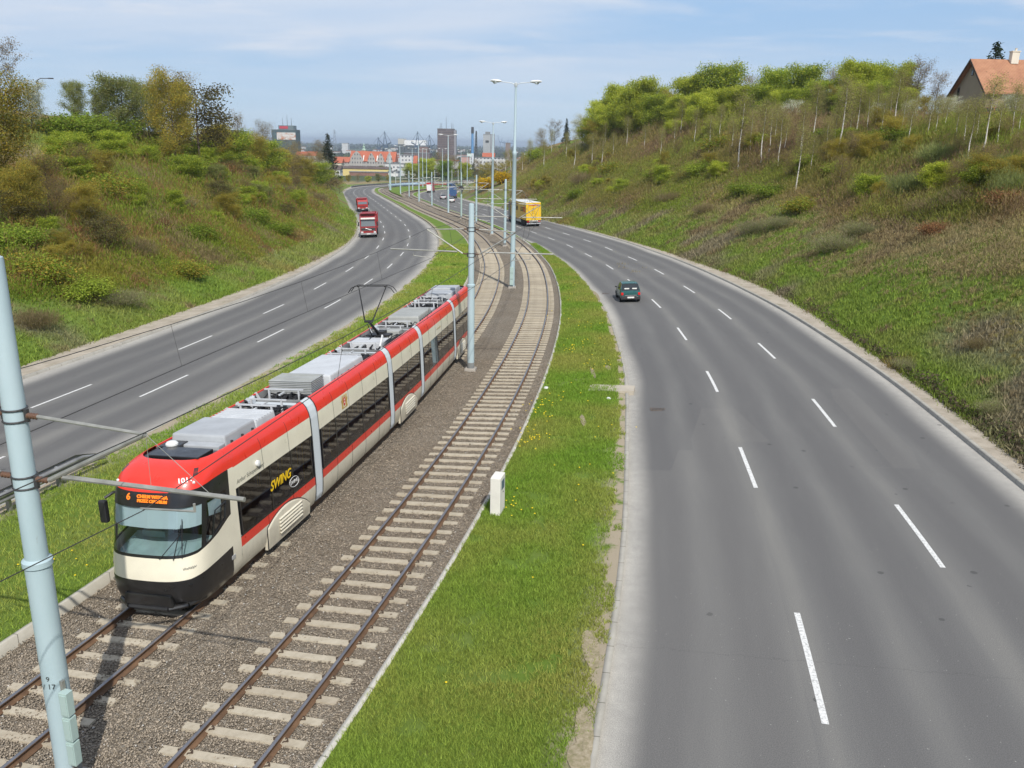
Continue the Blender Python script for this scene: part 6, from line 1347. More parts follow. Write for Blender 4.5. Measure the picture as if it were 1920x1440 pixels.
def make_spruce(seed, h=11.0, w_=2.6):
    r = np.random.default_rng(seed); root = empty('spruce_tree', (0, 0, 0), 0, 'x', 'tree', None); b = MB(); b.tube((0, 0, 0), (0, 0, h), 0.15, 0.02, 7); P = []
    for z in np.arange(h * 0.12, h * 0.98, h * 0.035):
        R_ = w_ * (1 - z / h) ** 0.85 * r.uniform(0.7, 1.1); nb = 7
        for k in range(nb):
            a = r.uniform(0, 6.28); e = Vector((math.cos(a) * R_, math.sin(a) * R_, z - R_ * 0.22)); b.tube((0, 0, z), e, 0.03, 0.01, 3, caps=False)
            m = max(4, int(34 * R_ / w_)); t = r.random(m) ** 0.7; P.append(np.column_stack([e.x * t, e.y * t, z + (e.z - z) * t]) + r.normal(size=(m, 3)) * np.array([0.14, 0.14, 0.16]))
    b.build('trunk', M_bark, root); leafmesh('crown', np.vstack(P), 0.20, [(0.018, 0.035, 0.016), (0.03, 0.045, 0.02), (0.045, 0.05, 0.028)], r, root, aspect=0.35); return root
T_['sp'] = make_spruce(31)
def make_bush(name, seed, cols, w_=1.6, h=1.8, n=1500, leaf=0.10, stems=9, wts=None, aspect=0.6, spiky=False, var=0.3, label='x'):
    r = np.random.default_rng(seed); root = empty(name, (0, 0, 0), 0, label, 'bush', None); b = MB(); lobes = []
    for k in range(stems):
        a = r.uniform(0, 6.28); d = w_ * r.random() ** 0.6 * 0.8; e = Vector((math.cos(a) * d, math.sin(a) * d, h * r.uniform(0.55, 0.95) * (1 - 0.35 * d / w_))); m = Vector((e.x * 0.4, e.y * 0.4, e.z * 0.55)); b.tube((0, 0, -0.1), m, 0.03, 0.02, 4, caps=False); b.tube(m, e, 0.02, 0.008, 4, caps=False); lobes.append(e); lobes.append(m.lerp(e, 0.5))
        for q in range(3):
            f = m.lerp(e, r.random()) ; g_ = f + Vector((r.normal() * 0.3, r.normal() * 0.3, abs(r.normal()) * 0.35)) * w_ * 0.6; b.tube(f, g_, 0.010, 0.005, 3, caps=False); lobes.append(g_)
    b.build('stem', M_bark, root); L = np.array([tuple(l) for l in lobes]); k = r.integers(0, len(L), n); sp_ = 0.22 * w_; P = L[k] + r.normal(size=(n, 3)) * np.array([sp_, sp_, sp_ * 0.8]); P[:, 2] = np.abs(P[:, 2] - 0.03) + 0.03
    if spiky:   # twiggy: upright thin slivers
        V = []; s = leaf * 3.2; d = r.normal(size=(n, 3)) * 0.35 + np.array([0, 0, 1.0]); d += P / (np.linalg.norm(P, axis=1)[:, None] + 1e-6) * 0.5; d /= np.linalg.norm(d, axis=1)[:, None]; sd = np.cross(d, r.normal(size=(n, 3))); sd /= np.linalg.norm(sd, axis=1)[:, None]
        ss = (s * (0.5 + r.random(n)))[:, None]; V = np.stack([P - sd * leaf * 0.12, P + sd * leaf * 0.12, P + d * ss], 1).reshape(-1, 3); F = np.arange(3 * n).reshape(n, 3); c = np.array(cols); kk = r.choice(len(c), n, p=wts); cc = c[kk] * (1 - var + 2 * var * r.random(n))[:, None]; npmesh('foliage', V, F, M_leaf, root, col=np.repeat(cc, 3, 0))
    else: leafmesh('foliage', P, leaf, cols, r, root, weights=wts, aspect=aspect, var=var)
    return root
T_['b_green'] = make_bush('green_bush', 40, GR + OL[2:] + [(0.17, 0.24, 0.035)], 1.7, 1.9, 6500, 0.065, stems=14); T_['b_yg'] = make_bush('yellow_green_bush', 41, YG[2:] + GR[1:2] + [(0.24, 0.27, 0.05)], 1.6, 1.8, 6000, 0.062, stems=14); T_['b_brown'] = make_bush('bramble', 42, [(0.24, 0.18, 0.10), (0.29, 0.225, 0.125), (0.20, 0.19, 0.075)], 1.7, 1.3, 6000, 0.085, spiky=True, stems=16); T_['b_red'] = make_bush('rust_coloured_bush', 43, [(0.27, 0.13, 0.065), (0.20, 0.115, 0.06), (0.30, 0.18, 0.08)], 1.5, 1.3, 5200, 0.055, stems=14)
T_['b_grey'] = make_bush('grey_twiggy_bush', 44, [(0.29, 0.25, 0.16), (0.24, 0.215, 0.13), (0.25, 0.27, 0.12), (0.23, 0.26, 0.08)], 2.0, 1.6, 8000, 0.10, spiky=True, stems=16); T_['b_sage'] = make_bush('willow_bush', 45, [(0.22, 0.26, 0.085), (0.27, 0.29, 0.10), (0.18, 0.21, 0.08)], 2.2, 2.2, 9000, 0.13, spiky=True, stems=16); T_['b_olive'] = make_bush('olive_bush', 46, OL + GR[:2], 1.8, 1.9, 6500, 0.062, stems=15); T_['b_yellow'] = make_bush('yellow_flowering_bush', 47, [(0.62, 0.40, 0.012), (0.50, 0.33, 0.02), (0.30, 0.25, 0.03)], 1.8, 2.0, 4500, 0.10)
used = set(); MODELH = {'yg1': 13.0, 'yg2': 12, 'gr1': 13, 'gr2': 13, 'ol1': 13, 'dg1': 12, 'br1': 12.6, 'bare': 13, 'wh': 8.8, 'wil': 10.5, 'bi0': 10, 'bi1': 10, 'bi2': 10, 'bi3': 10, 'sp': 11}
for k_ in list(MODELH):
    mh = [np.percentile([v.co.z for v in c.data.vertices], 99.3) for c in T_[k_].children if c.data and len(c.data.vertices)]
    MODELH[k_] = float(max(mh))
def place(key, loc, rz, sc, label, group=None, sxy=None):
    src = T_[key]; sxy = sxy or sc; scv = (sxy, sxy, sc)
    if key not in used:
        used.add(key); o = src; o.location = loc; o.rotation_euler = (0, 0, rz); o.scale = scv; o['label'] = label
        if group: o['group'] = group
        return o
    return dup(src, loc, rz, scv, label, group)
def ground_at(u, Y): d = ray(u, 250); x = d.x * Y / d.y; return x, Y, H(x, Y)
def ordn(k): return ['first', 'second', 'third', 'fourth', 'fifth', 'sixth', 'seventh', 'eighth', 'ninth', 'tenth', 'eleventh', 'twelfth', 'thirteenth', 'fourteenth', 'fifteenth', 'sixteenth', 'seventeenth', 'eighteenth', 'nineteenth', 'twentieth'][k] if k < 20 else '%dth' % (k + 1)
def tree_uY(key, u, topv, Y, label, group=None, wid=None):
    x, y, z = ground_at(u, Y); zt = at(u, topv, Y).z; sc = max(0.25, (zt - z) / MODELH[key]); wid = wid or 1.0
    return place(key, (x, y, z - 0.15), rnd.uniform(0, 6.28), sc, label, group, sxy=sc * wid)
RG = 'trees along the crest of the right slope'
ridge = [('yg2', 1128, 186, 232, 1.15, 'yellow-green'), ('yg1', 1160, 160, 226, 1.1, 'yellow-green'), ('yg2', 1205, 148, 212, 1.15, 'yellow-green'), ('ol1', 1252, 168, 205, 1.0, 'tan'), ('yg1', 1292, 140, 190, 1.1, 'yellow-green'), ('gr2', 1346, 119, 186, 1.25, 'tall mid-green'), ('yg2', 1312, 176, 170, 1.2, 'bright yellow-green'), ('br1', 1402, 140, 176, 1.0, 'brownish budding'), ('gr2', 1446, 127, 165, 1.15, 'round mid-green'), ('gr2', 1502, 121, 158, 1.2, 'dense green'), ('br1', 1556, 124, 152, 0.9, 'thin brown budding'), ('yg1', 1592, 114, 146, 1.0, 'lemon-yellow'), ('gr2', 1626, 118, 150, 1.0, 'blue-green'), ('yg2', 1672, 118, 138, 0.95, 'lemon-green'), ('gr1', 1235, 182, 214, 1.2, 'dark green'), ('yg1', 1375, 160, 168, 1.2, 'low yellow-green'), ('gr2', 1478, 165, 150, 1.2, 'low green'), ('dg1', 1545, 170, 142, 1.0, 'dark'), ('gr2', 1580, 160, 138, 1.1, 'mid-green'), ('bare', 1712, 104, 132, 1.0, 'bare dark-branched'), ('bare', 1748, 128, 128, 0.9, 'smaller bare'), ('br1', 1695, 140, 134, 0.9, 'brown-twigged')]
for (u_, tv_, Y_, k_, w_2, a_) in [(1108, 222, 228, 'yg2', 1.2, 'small pale yellow-green'), (1142, 196, 220, 'yg1', 1.2, 'lime-coloured'), (1182, 172, 214, 'yg2', 1.2, 'broad lime-coloured'), (1228, 176, 200, 'gr2', 1.3, 'soft green'), (1272, 178, 188, 'yg1', 1.25, 'broad yellow-green'), (1332, 166, 172, 'yg2', 1.25, 'wide lime-coloured'), (1422, 158, 160, 'gr2', 1.25, 'mottled green'), (1458, 168, 156, 'yg1', 1.2, 'half-hidden yellow-green'), (1524, 150, 150, 'gr2', 1.2, 'loose mid-green'), (1562, 158, 142, 'ol1', 1.1, 'tan-leaved'), (1608, 152, 138, 'yg2', 1.15, 'pale lime'), (1648, 150, 134, 'gr2', 1.15, 'feathery green'), (1688, 162, 130, 'yg1', 1.1, 'small lime-coloured'), (1724, 176, 126, 'ol1', 1.0, 'low tan')]: ridge.append((k_, u_, tv_, Y_, w_2, a_))
order_ = sorted(range(len(ridge)), key=lambda i: ridge[i][1])
for n_, i in enumerate(order_):
    key, u, tv, Yv, wd, adj = ridge[i]; tree_uY(key, u, tv, Yv, '%s tree on the crest of the right slope, %s from the left' % (adj, ordn(n_)), RG, wd)
tree_uY('wh', 1092, 214, 236, 'pale blossoming tree at the left end of the right crest', None, 1.1); tree_uY('wh', 1700, 185, 120, 'white blossoming tree low between birches left of the house'); tree_uY('wh', 1775, 178, 117, 'white blossoming tree just left of the house wall', None, 1.2); tree_uY('wh', 1640, 190, 128, 'pink-white blossoming tree below the bare trees', None, 1.1)
tree_uY('wh', 1480, 186, 140, 'white blossoming shrub-like tree under the green crest trees', None, 1.2); tree_uY('wh', 1888, 172, 104, 'white blossoming tree in front of the red-roofed house', None, 1.2)
tree_uY('bare', 1040, 222, 262, 'small bare tree standing up from the far end of the right crest'); tree_uY('sp', 1062, 222, 258, 'small dark conifer at the far end of the right crest'); tree_uY('br1', 1015, 240, 285, 'low brown tree where the right crest drops towards the city'); tree_uY('sp', 1843, 80, 138, 'dark conifer rising behind the ridge of the red-roofed house', None, 1.7)
tree_uY('br1', 1760, 175, 160, 'dull green tree far behind the wall left of the house', None, 1.2); tree_uY('ol1', 1115, 225, 220, 'low tan tree at the left foot of the yellow-green crest trees', None, 1.3)
# saplings standing in the scrub of both slopes
rs = random.Random(77)
def saplings(n, regs, keys, label, group, hmin, hmax):
    k = 0; tries = 0
    while k < n and tries < n * 6:
        tries += 1; (u0, u1, v0, v1) = rs.choice(regs); q_ = hit(rs.uniform(u0, u1), rs.uniform(v0, v1))
        if q_ is None or q_[1] < 38: continue
        dd = max(float(sdist(FR, np.array([q_[0]]), np.array([q_[1]]))[0]), -float(sdist(FL, np.array([q_[0]]), np.array([q_[1]]))[0]))
        if dd < 5: continue
        key = rs.choice(keys); h_ = rs.uniform(hmin, hmax) * min(1, 0.5 + dd / 24); sc = h_ / MODELH[key]; place(key, (q_[0], q_[1], q_[2] - 0.15), rs.uniform(0, 6.28), sc, label, group, sxy=sc * rs.uniform(0.95, 1.7)); k += 1
# undergrowth closing the gaps below the crest trees
for k, u in enumerate(range(1125, 1560, 34)):
    x, y, z = ground_at(u, 226 - (u - 1125) * 0.155); key = ('b_green', 'b_yg', 'b_olive')[k % 3]; sc = 1.8 - 0.4 * (u - 1125) / 600 + 0.3 * math.sin(k * 1.7); place(key, (x, y, z - 0.2), k * 1.3, sc, 'leafy undergrowth bush beneath the right crest trees, %s from the left' % ordn(k), 'undergrowth beneath the right crest trees', sxy=sc * 1.25)
# birches: foot and top in the picture's pixels, each standing where its foot meets the slope
BI = [(948, 319, 288), (958, 320, 285), (979, 323, 290), (993, 309, 268), (1020, 315, 270), (1033, 291, 250), (1062, 299, 255), (1076, 319, 262), (1109, 320, 258), (1129, 318, 262), (1134, 273, 235), (1149, 297, 255), (1175, 280, 226), (1277, 261, 198), (1370, 290, 228), (1382, 329, 196), (1425, 316, 205), (1459, 323, 222), (1471, 297, 225), (1491, 363, 250), (1519, 333, 262), (1525, 280, 172), (1560, 290, 215), (1568, 303, 165), (1576, 284, 178), (1606, 267, 172), (1637, 250, 168), (1664, 241, 172), (1674, 250, 145), (1713, 241, 180), (1771, 254, 196), (1804, 286, 196), (1812, 316, 205), (1838, 303, 164), (1891, 269, 168)]
k = -1
for (u, v, tv) in BI:
    q_ = hit(u, v)
    if not q_: continue
    k += 1
    zt = at(u, tv, q_[1]).z; sc = min(1.9, max(0.35, (zt - q_[2]) / 9.6)); place('bi%d' % (k % 4), (q_[0], q_[1], q_[2] - 0.1), rnd.uniform(0, 6.28), sc, 'thin white-stemmed birch on the right slope, %s from the left' % ordn(k), 'birches on the right slope', sxy=min(1.5, sc * 1.15))
for (u, v, tv) in [(1208, 286, 240), (1238, 300, 248), (1262, 282, 230), (1302, 276, 214), (1328, 300, 226), (1348, 270, 206), (1404, 296, 216), (1440, 300, 214), (1452, 276, 204), (1500, 300, 206), (1545, 318, 232), (1590, 270, 196), (1622, 262, 184), (1650, 268, 190), (1690, 262, 180), (1702, 284, 200), (1735, 270, 196), (1752, 262, 190), (1788, 276, 204), (1828, 268, 196), (1866, 284, 200), (1905, 262, 186)]:
    q_ = hit(u, v); zt = at(u, tv, q_[1]).z; sc = min(1.5, max(0.35, (zt - q_[2]) / 9.6)); place('bi%d' % (u % 4), (q_[0], q_[1], q_[2] - 0.1), rnd.uniform(0, 6.28), sc, 'slender young birch among the taller birches of the right slope', 'young birches on the right slope', sxy=sc * 1.1)
saplings(80, [(1100, 1650, 250, 350), (1500, 1920, 240, 390), (1000, 1250, 300, 370)], ['br1', 'ol1', 'gr2', 'yg2', 'br1', 'ol1'], 'young leafing sapling in the scrub of the right slope', 'saplings in the scrub of the right slope', 1.6, 3.8)
saplings(110, [(400, 640, 250, 400), (30, 420, 290, 520), (400, 620, 300, 430)], ['ol1', 'gr2', 'br1', 'ol1', 'dg1', 'gr2', 'wil'], 'young leafing sapling in the scrub of the left slope', 'saplings in the scrub of the left slope', 1.8, 4.2)
# the left slope
def tree_hit(key, u, v, tv, label, wid=1.0, group=None):
    q_ = hit(u, v); zt = at(u, tv, q_[1]).z; sc = (zt - q_[2]) / MODELH[key]; return place(key, (q_[0], q_[1], q_[2] - 0.15), rnd.uniform(0, 6.28), sc, label, group, sxy=sc * wid)
tree_hit('ol1', 0, 385, 135, 'big orange-brown young-leaved tree at the left edge', 1.2); tree_hit('ol1', 330, 318, 132, 'tall orange-brown tree in the middle of the left slope', 0.85); tree_hit('ol1', 50, 440, 300, 'low orange-brown tree below the big one at the left edge', 1.0)
tree_uY('bare', 12, 60, 95, 'bare tree sticking up behind the trees at the left edge', None, 1.0); tree_uY('wh', 62, 148, 100, 'white blossoming tree behind the big tree at the left edge', None, 1.0)
LG = 'trees along the crest of the left slope'
for (key, u, tv, Yv, wd, lb) in [('dg1', 145, 150, 122, 0.85, 'round grey-green tree on the left crest, alone against the sky'), ('dg1', 238, 141, 120, 1.15, 'largest dark olive tree on the left crest'), ('dg1', 280, 150, 126, 0.9, 'dull green tree between the dark olive and the tall orange-brown one'), ('wil', 372, 152, 128, 1.1, 'drooping brown-green tree right of the tall orange-brown one'), ('dg1', 195, 165, 124, 0.8, 'small dark tree left of the largest olive one'), ('br1', 335, 130, 130, 0.9, 'thin twiggy tree rising behind the tall orange-brown one'), ('bare', 447, 205, 150, 0.5, 'slim bare sapling standing alone right of the left crest'), ('br1', 492, 226, 190, 0.8, 'scraggy dark tree left of the glass office tower'), ('br1', 545, 262, 225, 1.0, 'low brown tree in front of the glass office tower'), ('ol1', 420, 245, 150, 1.3, 'spreading olive tree low on the left crest'), ('sp', 614, 252, 318, 1.3, 'dark spruce at the far end of the left slope'), ('br1', 590, 285, 300, 1.2, 'brown bushy tree left of the dark spruce'), ('wh', 600, 300, 300, 1.0, 'small blossoming tree beside the dark spruce')]: tree_uY(key, u, tv, Yv, lb, LG if key == 'dg1' else None, wd)
for n_, (key, u, tv, Yv, wd, lb) in enumerate([('ol1', 402, 228, 142, 1.5, 'olive thicket tree on the left crest, first right of the drooping tree'), ('gr2', 428, 240, 150, 1.6, 'green thicket tree on the left crest, just left of the slim bare sapling'), ('ol1', 462, 250, 160, 1.7, 'olive thicket tree on the left crest, just right of the slim bare sapling'), ('gr2', 486, 262, 176, 1.7, 'green thicket tree on the left crest, below the scraggy dark tree'), ('ol1', 514, 270, 192, 1.8, 'olive thicket tree on the left crest, left in front of the office tower'), ('br1', 536, 278, 208, 1.8, 'brown thicket tree on the left crest, below the office tower'), ('ol1', 562, 290, 228, 1.9, 'olive thicket tree on the left crest, right below the office tower'), ('gr2', 588, 304, 252, 1.9, 'green thicket tree near the far end of the left crest'), ('br1', 610, 316, 275, 1.8, 'brown thicket tree at the far end of the left crest'), ('gr2', 378, 262, 135, 1.5, 'green thicket tree under the drooping tree'), ('br1', 632, 334, 305, 1.6, 'last brown thicket tree where the left slope meets the road bend')]): tree_uY(key, u, tv, Yv, lb, None, wd)
# bushes
def bush(key, u, v, sc, label, sxy=None):
    q_ = hit(u, v); zk = {'b_grey': 0.55, 'b_sage': 0.95, 'b_yellow': 1.0}.get(key, 0.78); sc = sc * (0.85 if key == 'b_grey' else 1.0)
    if q_: return place(key, (q_[0], q_[1], q_[2] - 0.10), rnd.uniform(0, 6.28), sc * zk, label, None, sxy=(sxy or 1.22) * sc)
for (k, u, v, sc, lb) in [('b_green', 118, 258, 1.7, 'bright green bush below the grey-green crest tree, left of three'), ('b_green', 160, 258, 1.9, 'bright green bush below the crest, middle of three'), ('b_green', 205, 262, 1.8, 'bright green bush below the crest, right of three'), ('b_yg', 290, 292, 1.6, 'yellow-green bush left of the tall orange-brown tree'), ('b_green', 345, 335, 1.9, 'dark green bush at the foot of the tall orange-brown tree'),
    ('b_olive', 120, 330, 1.5, 'olive bush in the grassy hollow under the left edge trees'), ('b_olive', 210, 375, 1.5, 'olive bush beside the open grass of the left slope'), ('b_grey', 318, 392, 1.5, 'grey twiggy bush in the middle of the left slope'), ('b_green', 372, 452, 1.1, 'small rounded green bush below the grey twiggy one'), ('b_red', 300, 432, 0.9, 'rust-coloured bush in the lower left slope grass'), ('b_red', 128, 448, 0.9, 'rust-coloured bush near the left edge'), ('b_olive', 78, 530, 1.2, 'large olive bush above the near verge at the left'), ('b_green', 28, 470, 1.2, 'green bush by the mast at the left edge'), ('b_yg', 160, 560, 1.0, 'yellow-green bush low down on the left slope'), ('b_grey', 225, 570, 0.95, 'grey twiggy bush just above the left verge'), ('b_brown', 260, 480, 1.2, 'brown bramble patch on the left slope'), ('b_brown', 95, 385, 1.4, 'brown bramble under the left edge trees'), ('b_olive', 420, 390, 1.4, 'olive bush right of the middle of the left slope'), ('b_green', 470, 420, 1.2, 'green bush low on the far left slope'), ('b_red', 455, 345, 1.8, 'rusty red thicket bush high on the far left slope'), ('b_red', 410, 335, 1.7, 'rusty red thicket bush left of its twin'), ('b_brown', 520, 370, 1.7, 'brown bramble on the far left slope'), ('b_olive', 500, 330, 2.0, 'olive bush near the top of the far left slope'), ('b_yg', 560, 330, 2.2, 'yellow-green bush near the far end of the left slope'), ('b_brown', 585, 380, 1.6, 'brown bramble above the oncoming lorries'), ('b_green', 400, 280, 2.2, 'green bush on the left crest right of the drooping tree'), ('b_olive', 450, 300, 2.2, 'olive bush by the slim bare sapling'), ('b_green', 520, 440, 1.0, 'small green bush above the left road bend'), ('b_olive', 350, 520, 0.9, 'olive bush above the left verge'), ('b_brown', 60, 610, 0.8, 'brown bramble low at the left beside the mast'),
    ('b_green', 1400, 368, 1.05, 'low dark green bush, left of the pair in the middle of the right slope'), ('b_green', 1448, 372, 1.05, 'low dark green bush, right of the pair in the middle of the right slope'), ('b_green', 1640, 280, 1.3, 'dark green bush under the birches, left of two'), ('b_green', 1685, 274, 1.3, 'dark green bush under the birches, right of two'), ('b_green', 1550, 268, 1.2, 'dark green bush between the birches'), ('b_yg', 1575, 330, 1.0, 'yellow-green bush right of the birches'), ('b_sage', 1770, 312, 0.8, 'tall feathery willow bush below the wall'), ('b_sage', 1850, 340, 0.8, 'tall feathery willow bush under the house'), ('b_sage', 1905, 372, 0.75, 'feathery willow bush at the right edge'), ('b_sage', 1720, 372, 0.8, 'feathery willow bush left of the others'), ('b_sage', 1640, 372, 0.8, 'sage-coloured feathery bush in the middle of the right slope'), ('b_grey', 1410, 436, 1.15, 'long grey twiggy bush above the right road'), ('b_grey', 1465, 425, 1.0, 'grey twiggy bush beside the long grey one'), ('b_grey', 1575, 470, 1.25, 'wide grey-green twiggy bush on the lower right slope'), ('b_grey', 1620, 440, 1.0, 'grey twiggy bush above the wide one'), ('b_red', 1752, 442, 0.75, 'dark rusty bush on the near right slope'), ('b_red', 1890, 392, 1.0, 'rusty bush at the right edge'), ('b_brown', 1820, 385, 1.2, 'brown bramble near the right edge'), ('b_brown', 1740, 400, 1.0, 'brown bramble left of the rusty bush'), ('b_brown', 1320, 400, 1.0, 'brown bramble on the far part of the right slope'), ('b_brown', 1250, 380, 1.2, 'brown bramble above the road bend on the right'), ('b_yg', 1240, 340, 1.5, 'yellow-green bush on the far right slope'), ('b_yg', 1190, 250, 2.0, 'yellow-green bush under the left crest trees'), ('b_green', 1215, 240, 1.9, 'fresh green bush under the left crest trees'), ('b_yg', 1320, 330, 1.5, 'yellow-green bush left of the tall birch'), ('b_grey', 1700, 690, 0.45, 'tuft of dry grey stalks beside the right verge'), ('b_grey', 1870, 770, 0.4, 'tuft of dry grey stalks near the right edge'), ('b_brown', 1835, 650, 0.4, 'small brown tussock on the near right slope'), ('b_yg', 1010, 300, 2.2, 'yellow-green bush by the far birches'), ('b_brown', 1100, 345, 1.8, 'brown bramble above the yellow trailer'), ('b_green', 1085, 372, 1.2, 'green bush above the yellow trailer'),
    ('b_yellow', 910, 356, 1.5, 'yellow flowering bush behind the thin blue mast, left of two'), ('b_yellow', 938, 345, 1.5, 'yellow flowering bush behind the thin blue mast, right of two'), ('b_olive', 1150, 330, 1.6, 'olive bush on the far right slope'), ('b_olive', 1500, 400, 1.0, 'olive bush below the low dark green pair'), ('b_olive', 1345, 290, 1.8, 'olive bush behind the first tall birches')]: bush(k, u, v, sc, lb)
# thickets behind the birches and on the far crests: brown and olive scrub nobody could count
def scrub(name, label, regs, cols, n, hgt, seed, per=46, nz=9.0, minY=30):
    # upright twigs and small leaves springing from many feet; colour drifts slowly over the slope so that the plants merge
    r = np.random.default_rng(seed); B = []
    for (u0, u1, v0, v1, frac, hk) in regs:
        for _ in range(int(n * frac)):
            q_ = hit(r.uniform(u0, u1), r.uniform(v0, v1))
            if q_ is None or q_[1] < minY: continue
            dd = min(abs(q_[0] - FR.ev(FR.sY(q_[1]))[0][0]), abs(q_[0] - FL.ev(FL.sY(q_[1]))[0][0]))
            if dd < 3.0: continue
            B.append((q_[0], q_[1], q_[2], hk * hgt * r.uniform(0.5, 1.25) * min(1, dd / 8)))
    B = np.array(B); m = len(B); k = np.repeat(np.arange(m), per); N = len(k); h = B[k, 3]; sp = h * 0.55; P = B[k, :3] + np.column_stack([r.normal(size=N) * sp, r.normal(size=N) * sp, 0 * h]); f = r.random(N) ** 0.8; dxy = (P[:, :2] - B[k, :2]); fall = np.exp(-(dxy ** 2).sum(1) / (sp * 1.7) ** 2); P[:, 2] = hgrid(P[:, 0], P[:, 1]) + f * h * fall * 0.9
    dist = np.hypot(P[:, 0], P[:, 1]); ln = (0.10 + 0.16 * h) * (0.6 + 0.8 * r.random(N)); wd = 0.010 + dist * 0.00022; d = r.normal(size=(N, 3)) * 0.38 + np.array([0, 0, 1.0]); d[:, :2] += dxy / (sp[:, None] + 0.01) * 0.35; d /= np.linalg.norm(d, axis=1)[:, None]; sd = np.cross(d, r.normal(size=(N, 3))); sd /= np.linalg.norm(sd, axis=1)[:, None]
    V = np.stack([P - sd * wd[:, None], P + sd * wd[:, None] * 1.0, P + d * ln[:, None] + sd * wd[:, None] * 0.4], 1).reshape(-1, 3)
    c = np.array(cols); t = np.clip((fbm(B[:, 0], B[:, 1], nz, 3, seed) - 0.5) * 2.4 + 0.5, 0, 0.999); ci = np.clip((t * len(c) + r.normal(size=m) * 0.55).astype(int), 0, len(c) - 1); cc = c[ci][k] * np.array((1.28, 1.24, 1.0)) * (0.72 + 0.56 * r.random(N))[:, None]; print(name, m, N)
    return tag(npmesh(name, V, np.arange(3 * N).reshape(N, 3), M_leaf, None, col=np.repeat(cc, 3, 0)), label, 'scrub', kind='stuff')
SCR = [(0.19, 0.135, 0.095), (0.215, 0.165, 0.10), (0.20, 0.17, 0.075), (0.17, 0.165, 0.065), (0.22, 0.20, 0.07), (0.18, 0.205, 0.055)]
scrub('brown_scrub', 'brown leafless scrub covering the upper right slope under the birches', [(1210, 1500, 222, 262, 0.16, 2.4), (1120, 1600, 250, 335, 0.30, 1.6), (960, 1230, 280, 390, 0.24, 1.4), (1450, 1800, 232, 300, 0.14, 1.5), (1560, 1920, 300, 410, 0.20, 1.1), (1250, 1650, 300, 380, 0.10, 0.9)], SCR, 9500, 1.45, 51)
scrub('green_scrub', 'fresh green low scrub on the middle of the right slope', [(1100, 1560, 250, 350, 0.40, 1), (1560, 1920, 225, 385, 0.45, 1.15), (1180, 1320, 300, 400, 0.15, 0.8)], [(0.165, 0.22, 0.04), (0.20, 0.25, 0.05), (0.20, 0.20, 0.07), (0.145, 0.19, 0.04), (0.24, 0.215, 0.08)], 4600, 1.4, 52)
scrub('dry_scrub', 'dry grey-brown stalks scattered over the lower right slope', [(1150, 1920, 330, 520, 0.7, 0.55), (1400, 1920, 440, 760, 0.3, 0.30)], [(0.28, 0.235, 0.15), (0.24, 0.20, 0.13), (0.27, 0.25, 0.12)], 2600, 1.2, 54, minY=18)
scrub('olive_scrub', 'olive, green and rust-brown scrub over the left slope', [(400, 650, 250, 400, 0.36, 1.8), (230, 480, 270, 400, 0.16, 1.5), (20, 420, 320, 560, 0.28, 1.25), (380, 640, 380, 490, 0.20, 1.1)], [(0.24, 0.235, 0.055), (0.20, 0.27, 0.045), (0.27, 0.21, 0.10), (0.25, 0.15, 0.08), (0.17, 0.25, 0.04), (0.21, 0.26, 0.05), (0.24, 0.20, 0.12)], 10500, 1.45, 53, nz=6.0)
# grass and dry stalks on the slopes
def tufts(name, label, n, seed, right):
    r = np.random.default_rng(seed); cv = FR if right else FL; Yv = 16 * (200 / 16) ** r.random(n); Sv = np.interp(Yv, cv.p[:, 1], cv.s); p, t, nn = cv.ev(Sv); d = -0.3 + 44 * r.random(n) ** 1.6; q_ = p + nn * (d if right else -d)[:, None]; x, y = q_[:, 0], q_[:, 1]; z = np.concatenate([height(x[k:k + 20000], y[k:k + 20000]) for k in range(0, n, 20000)]); c = np.concatenate([gcol(x[k:k + 20000], y[k:k + 20000]) for k in range(0, n, 20000)])
    dist = np.sqrt(x * x + y * y); dry = np.clip((c[:, 0] - c[:, 1] + 0.01) * 14, 0, 1); h = (0.07 + 0.15 * r.random(n) + 0.16 * dry * r.random(n)) * (0.7 + dist / 90); V = []; F = []; CC = []
    for b_ in range(3):
        a = r.random(n) * 6.28; w_ = h * 0.09 + 0.006 + dist * 0.00022; ox = r.normal(size=n) * 0.05 * (1 + dist / 40); oy = r.normal(size=n) * 0.05 * (1 + dist / 40); lx = r.normal(size=n) * 0.45 * h; ly = r.normal(size=n) * 0.45 * h
        V.append(np.stack([np.column_stack([x + ox - np.cos(a) * w_, y + oy - np.sin(a) * w_, z - 0.03]), np.column_stack([x + ox + np.cos(a) * w_, y + oy + np.sin(a) * w_, z - 0.03]), np.column_stack([x + ox + lx, y + oy + ly, z + h])], 1)); cg = c * 1.0 + np.array((0.045, 0.034, 0.014)) ; CC.append(cg * (0.7 + 0.7 * r.random(n))[:, None])
    V = np.concatenate(V).reshape(-1, 3); F = np.arange(len(V)).reshape(-1, 3); return tag(npmesh(name, V, F, M_grassb, None, col=np.repeat(np.concatenate(CC), 3, 0)), label, 'grass', kind='stuff')
tufts('slope_grass', 'grass and dry stalks growing on the right slope', 150000, 61, True); tufts('slope_grass', 'grass and dry stalks growing on the left slope', 90000, 62, False)
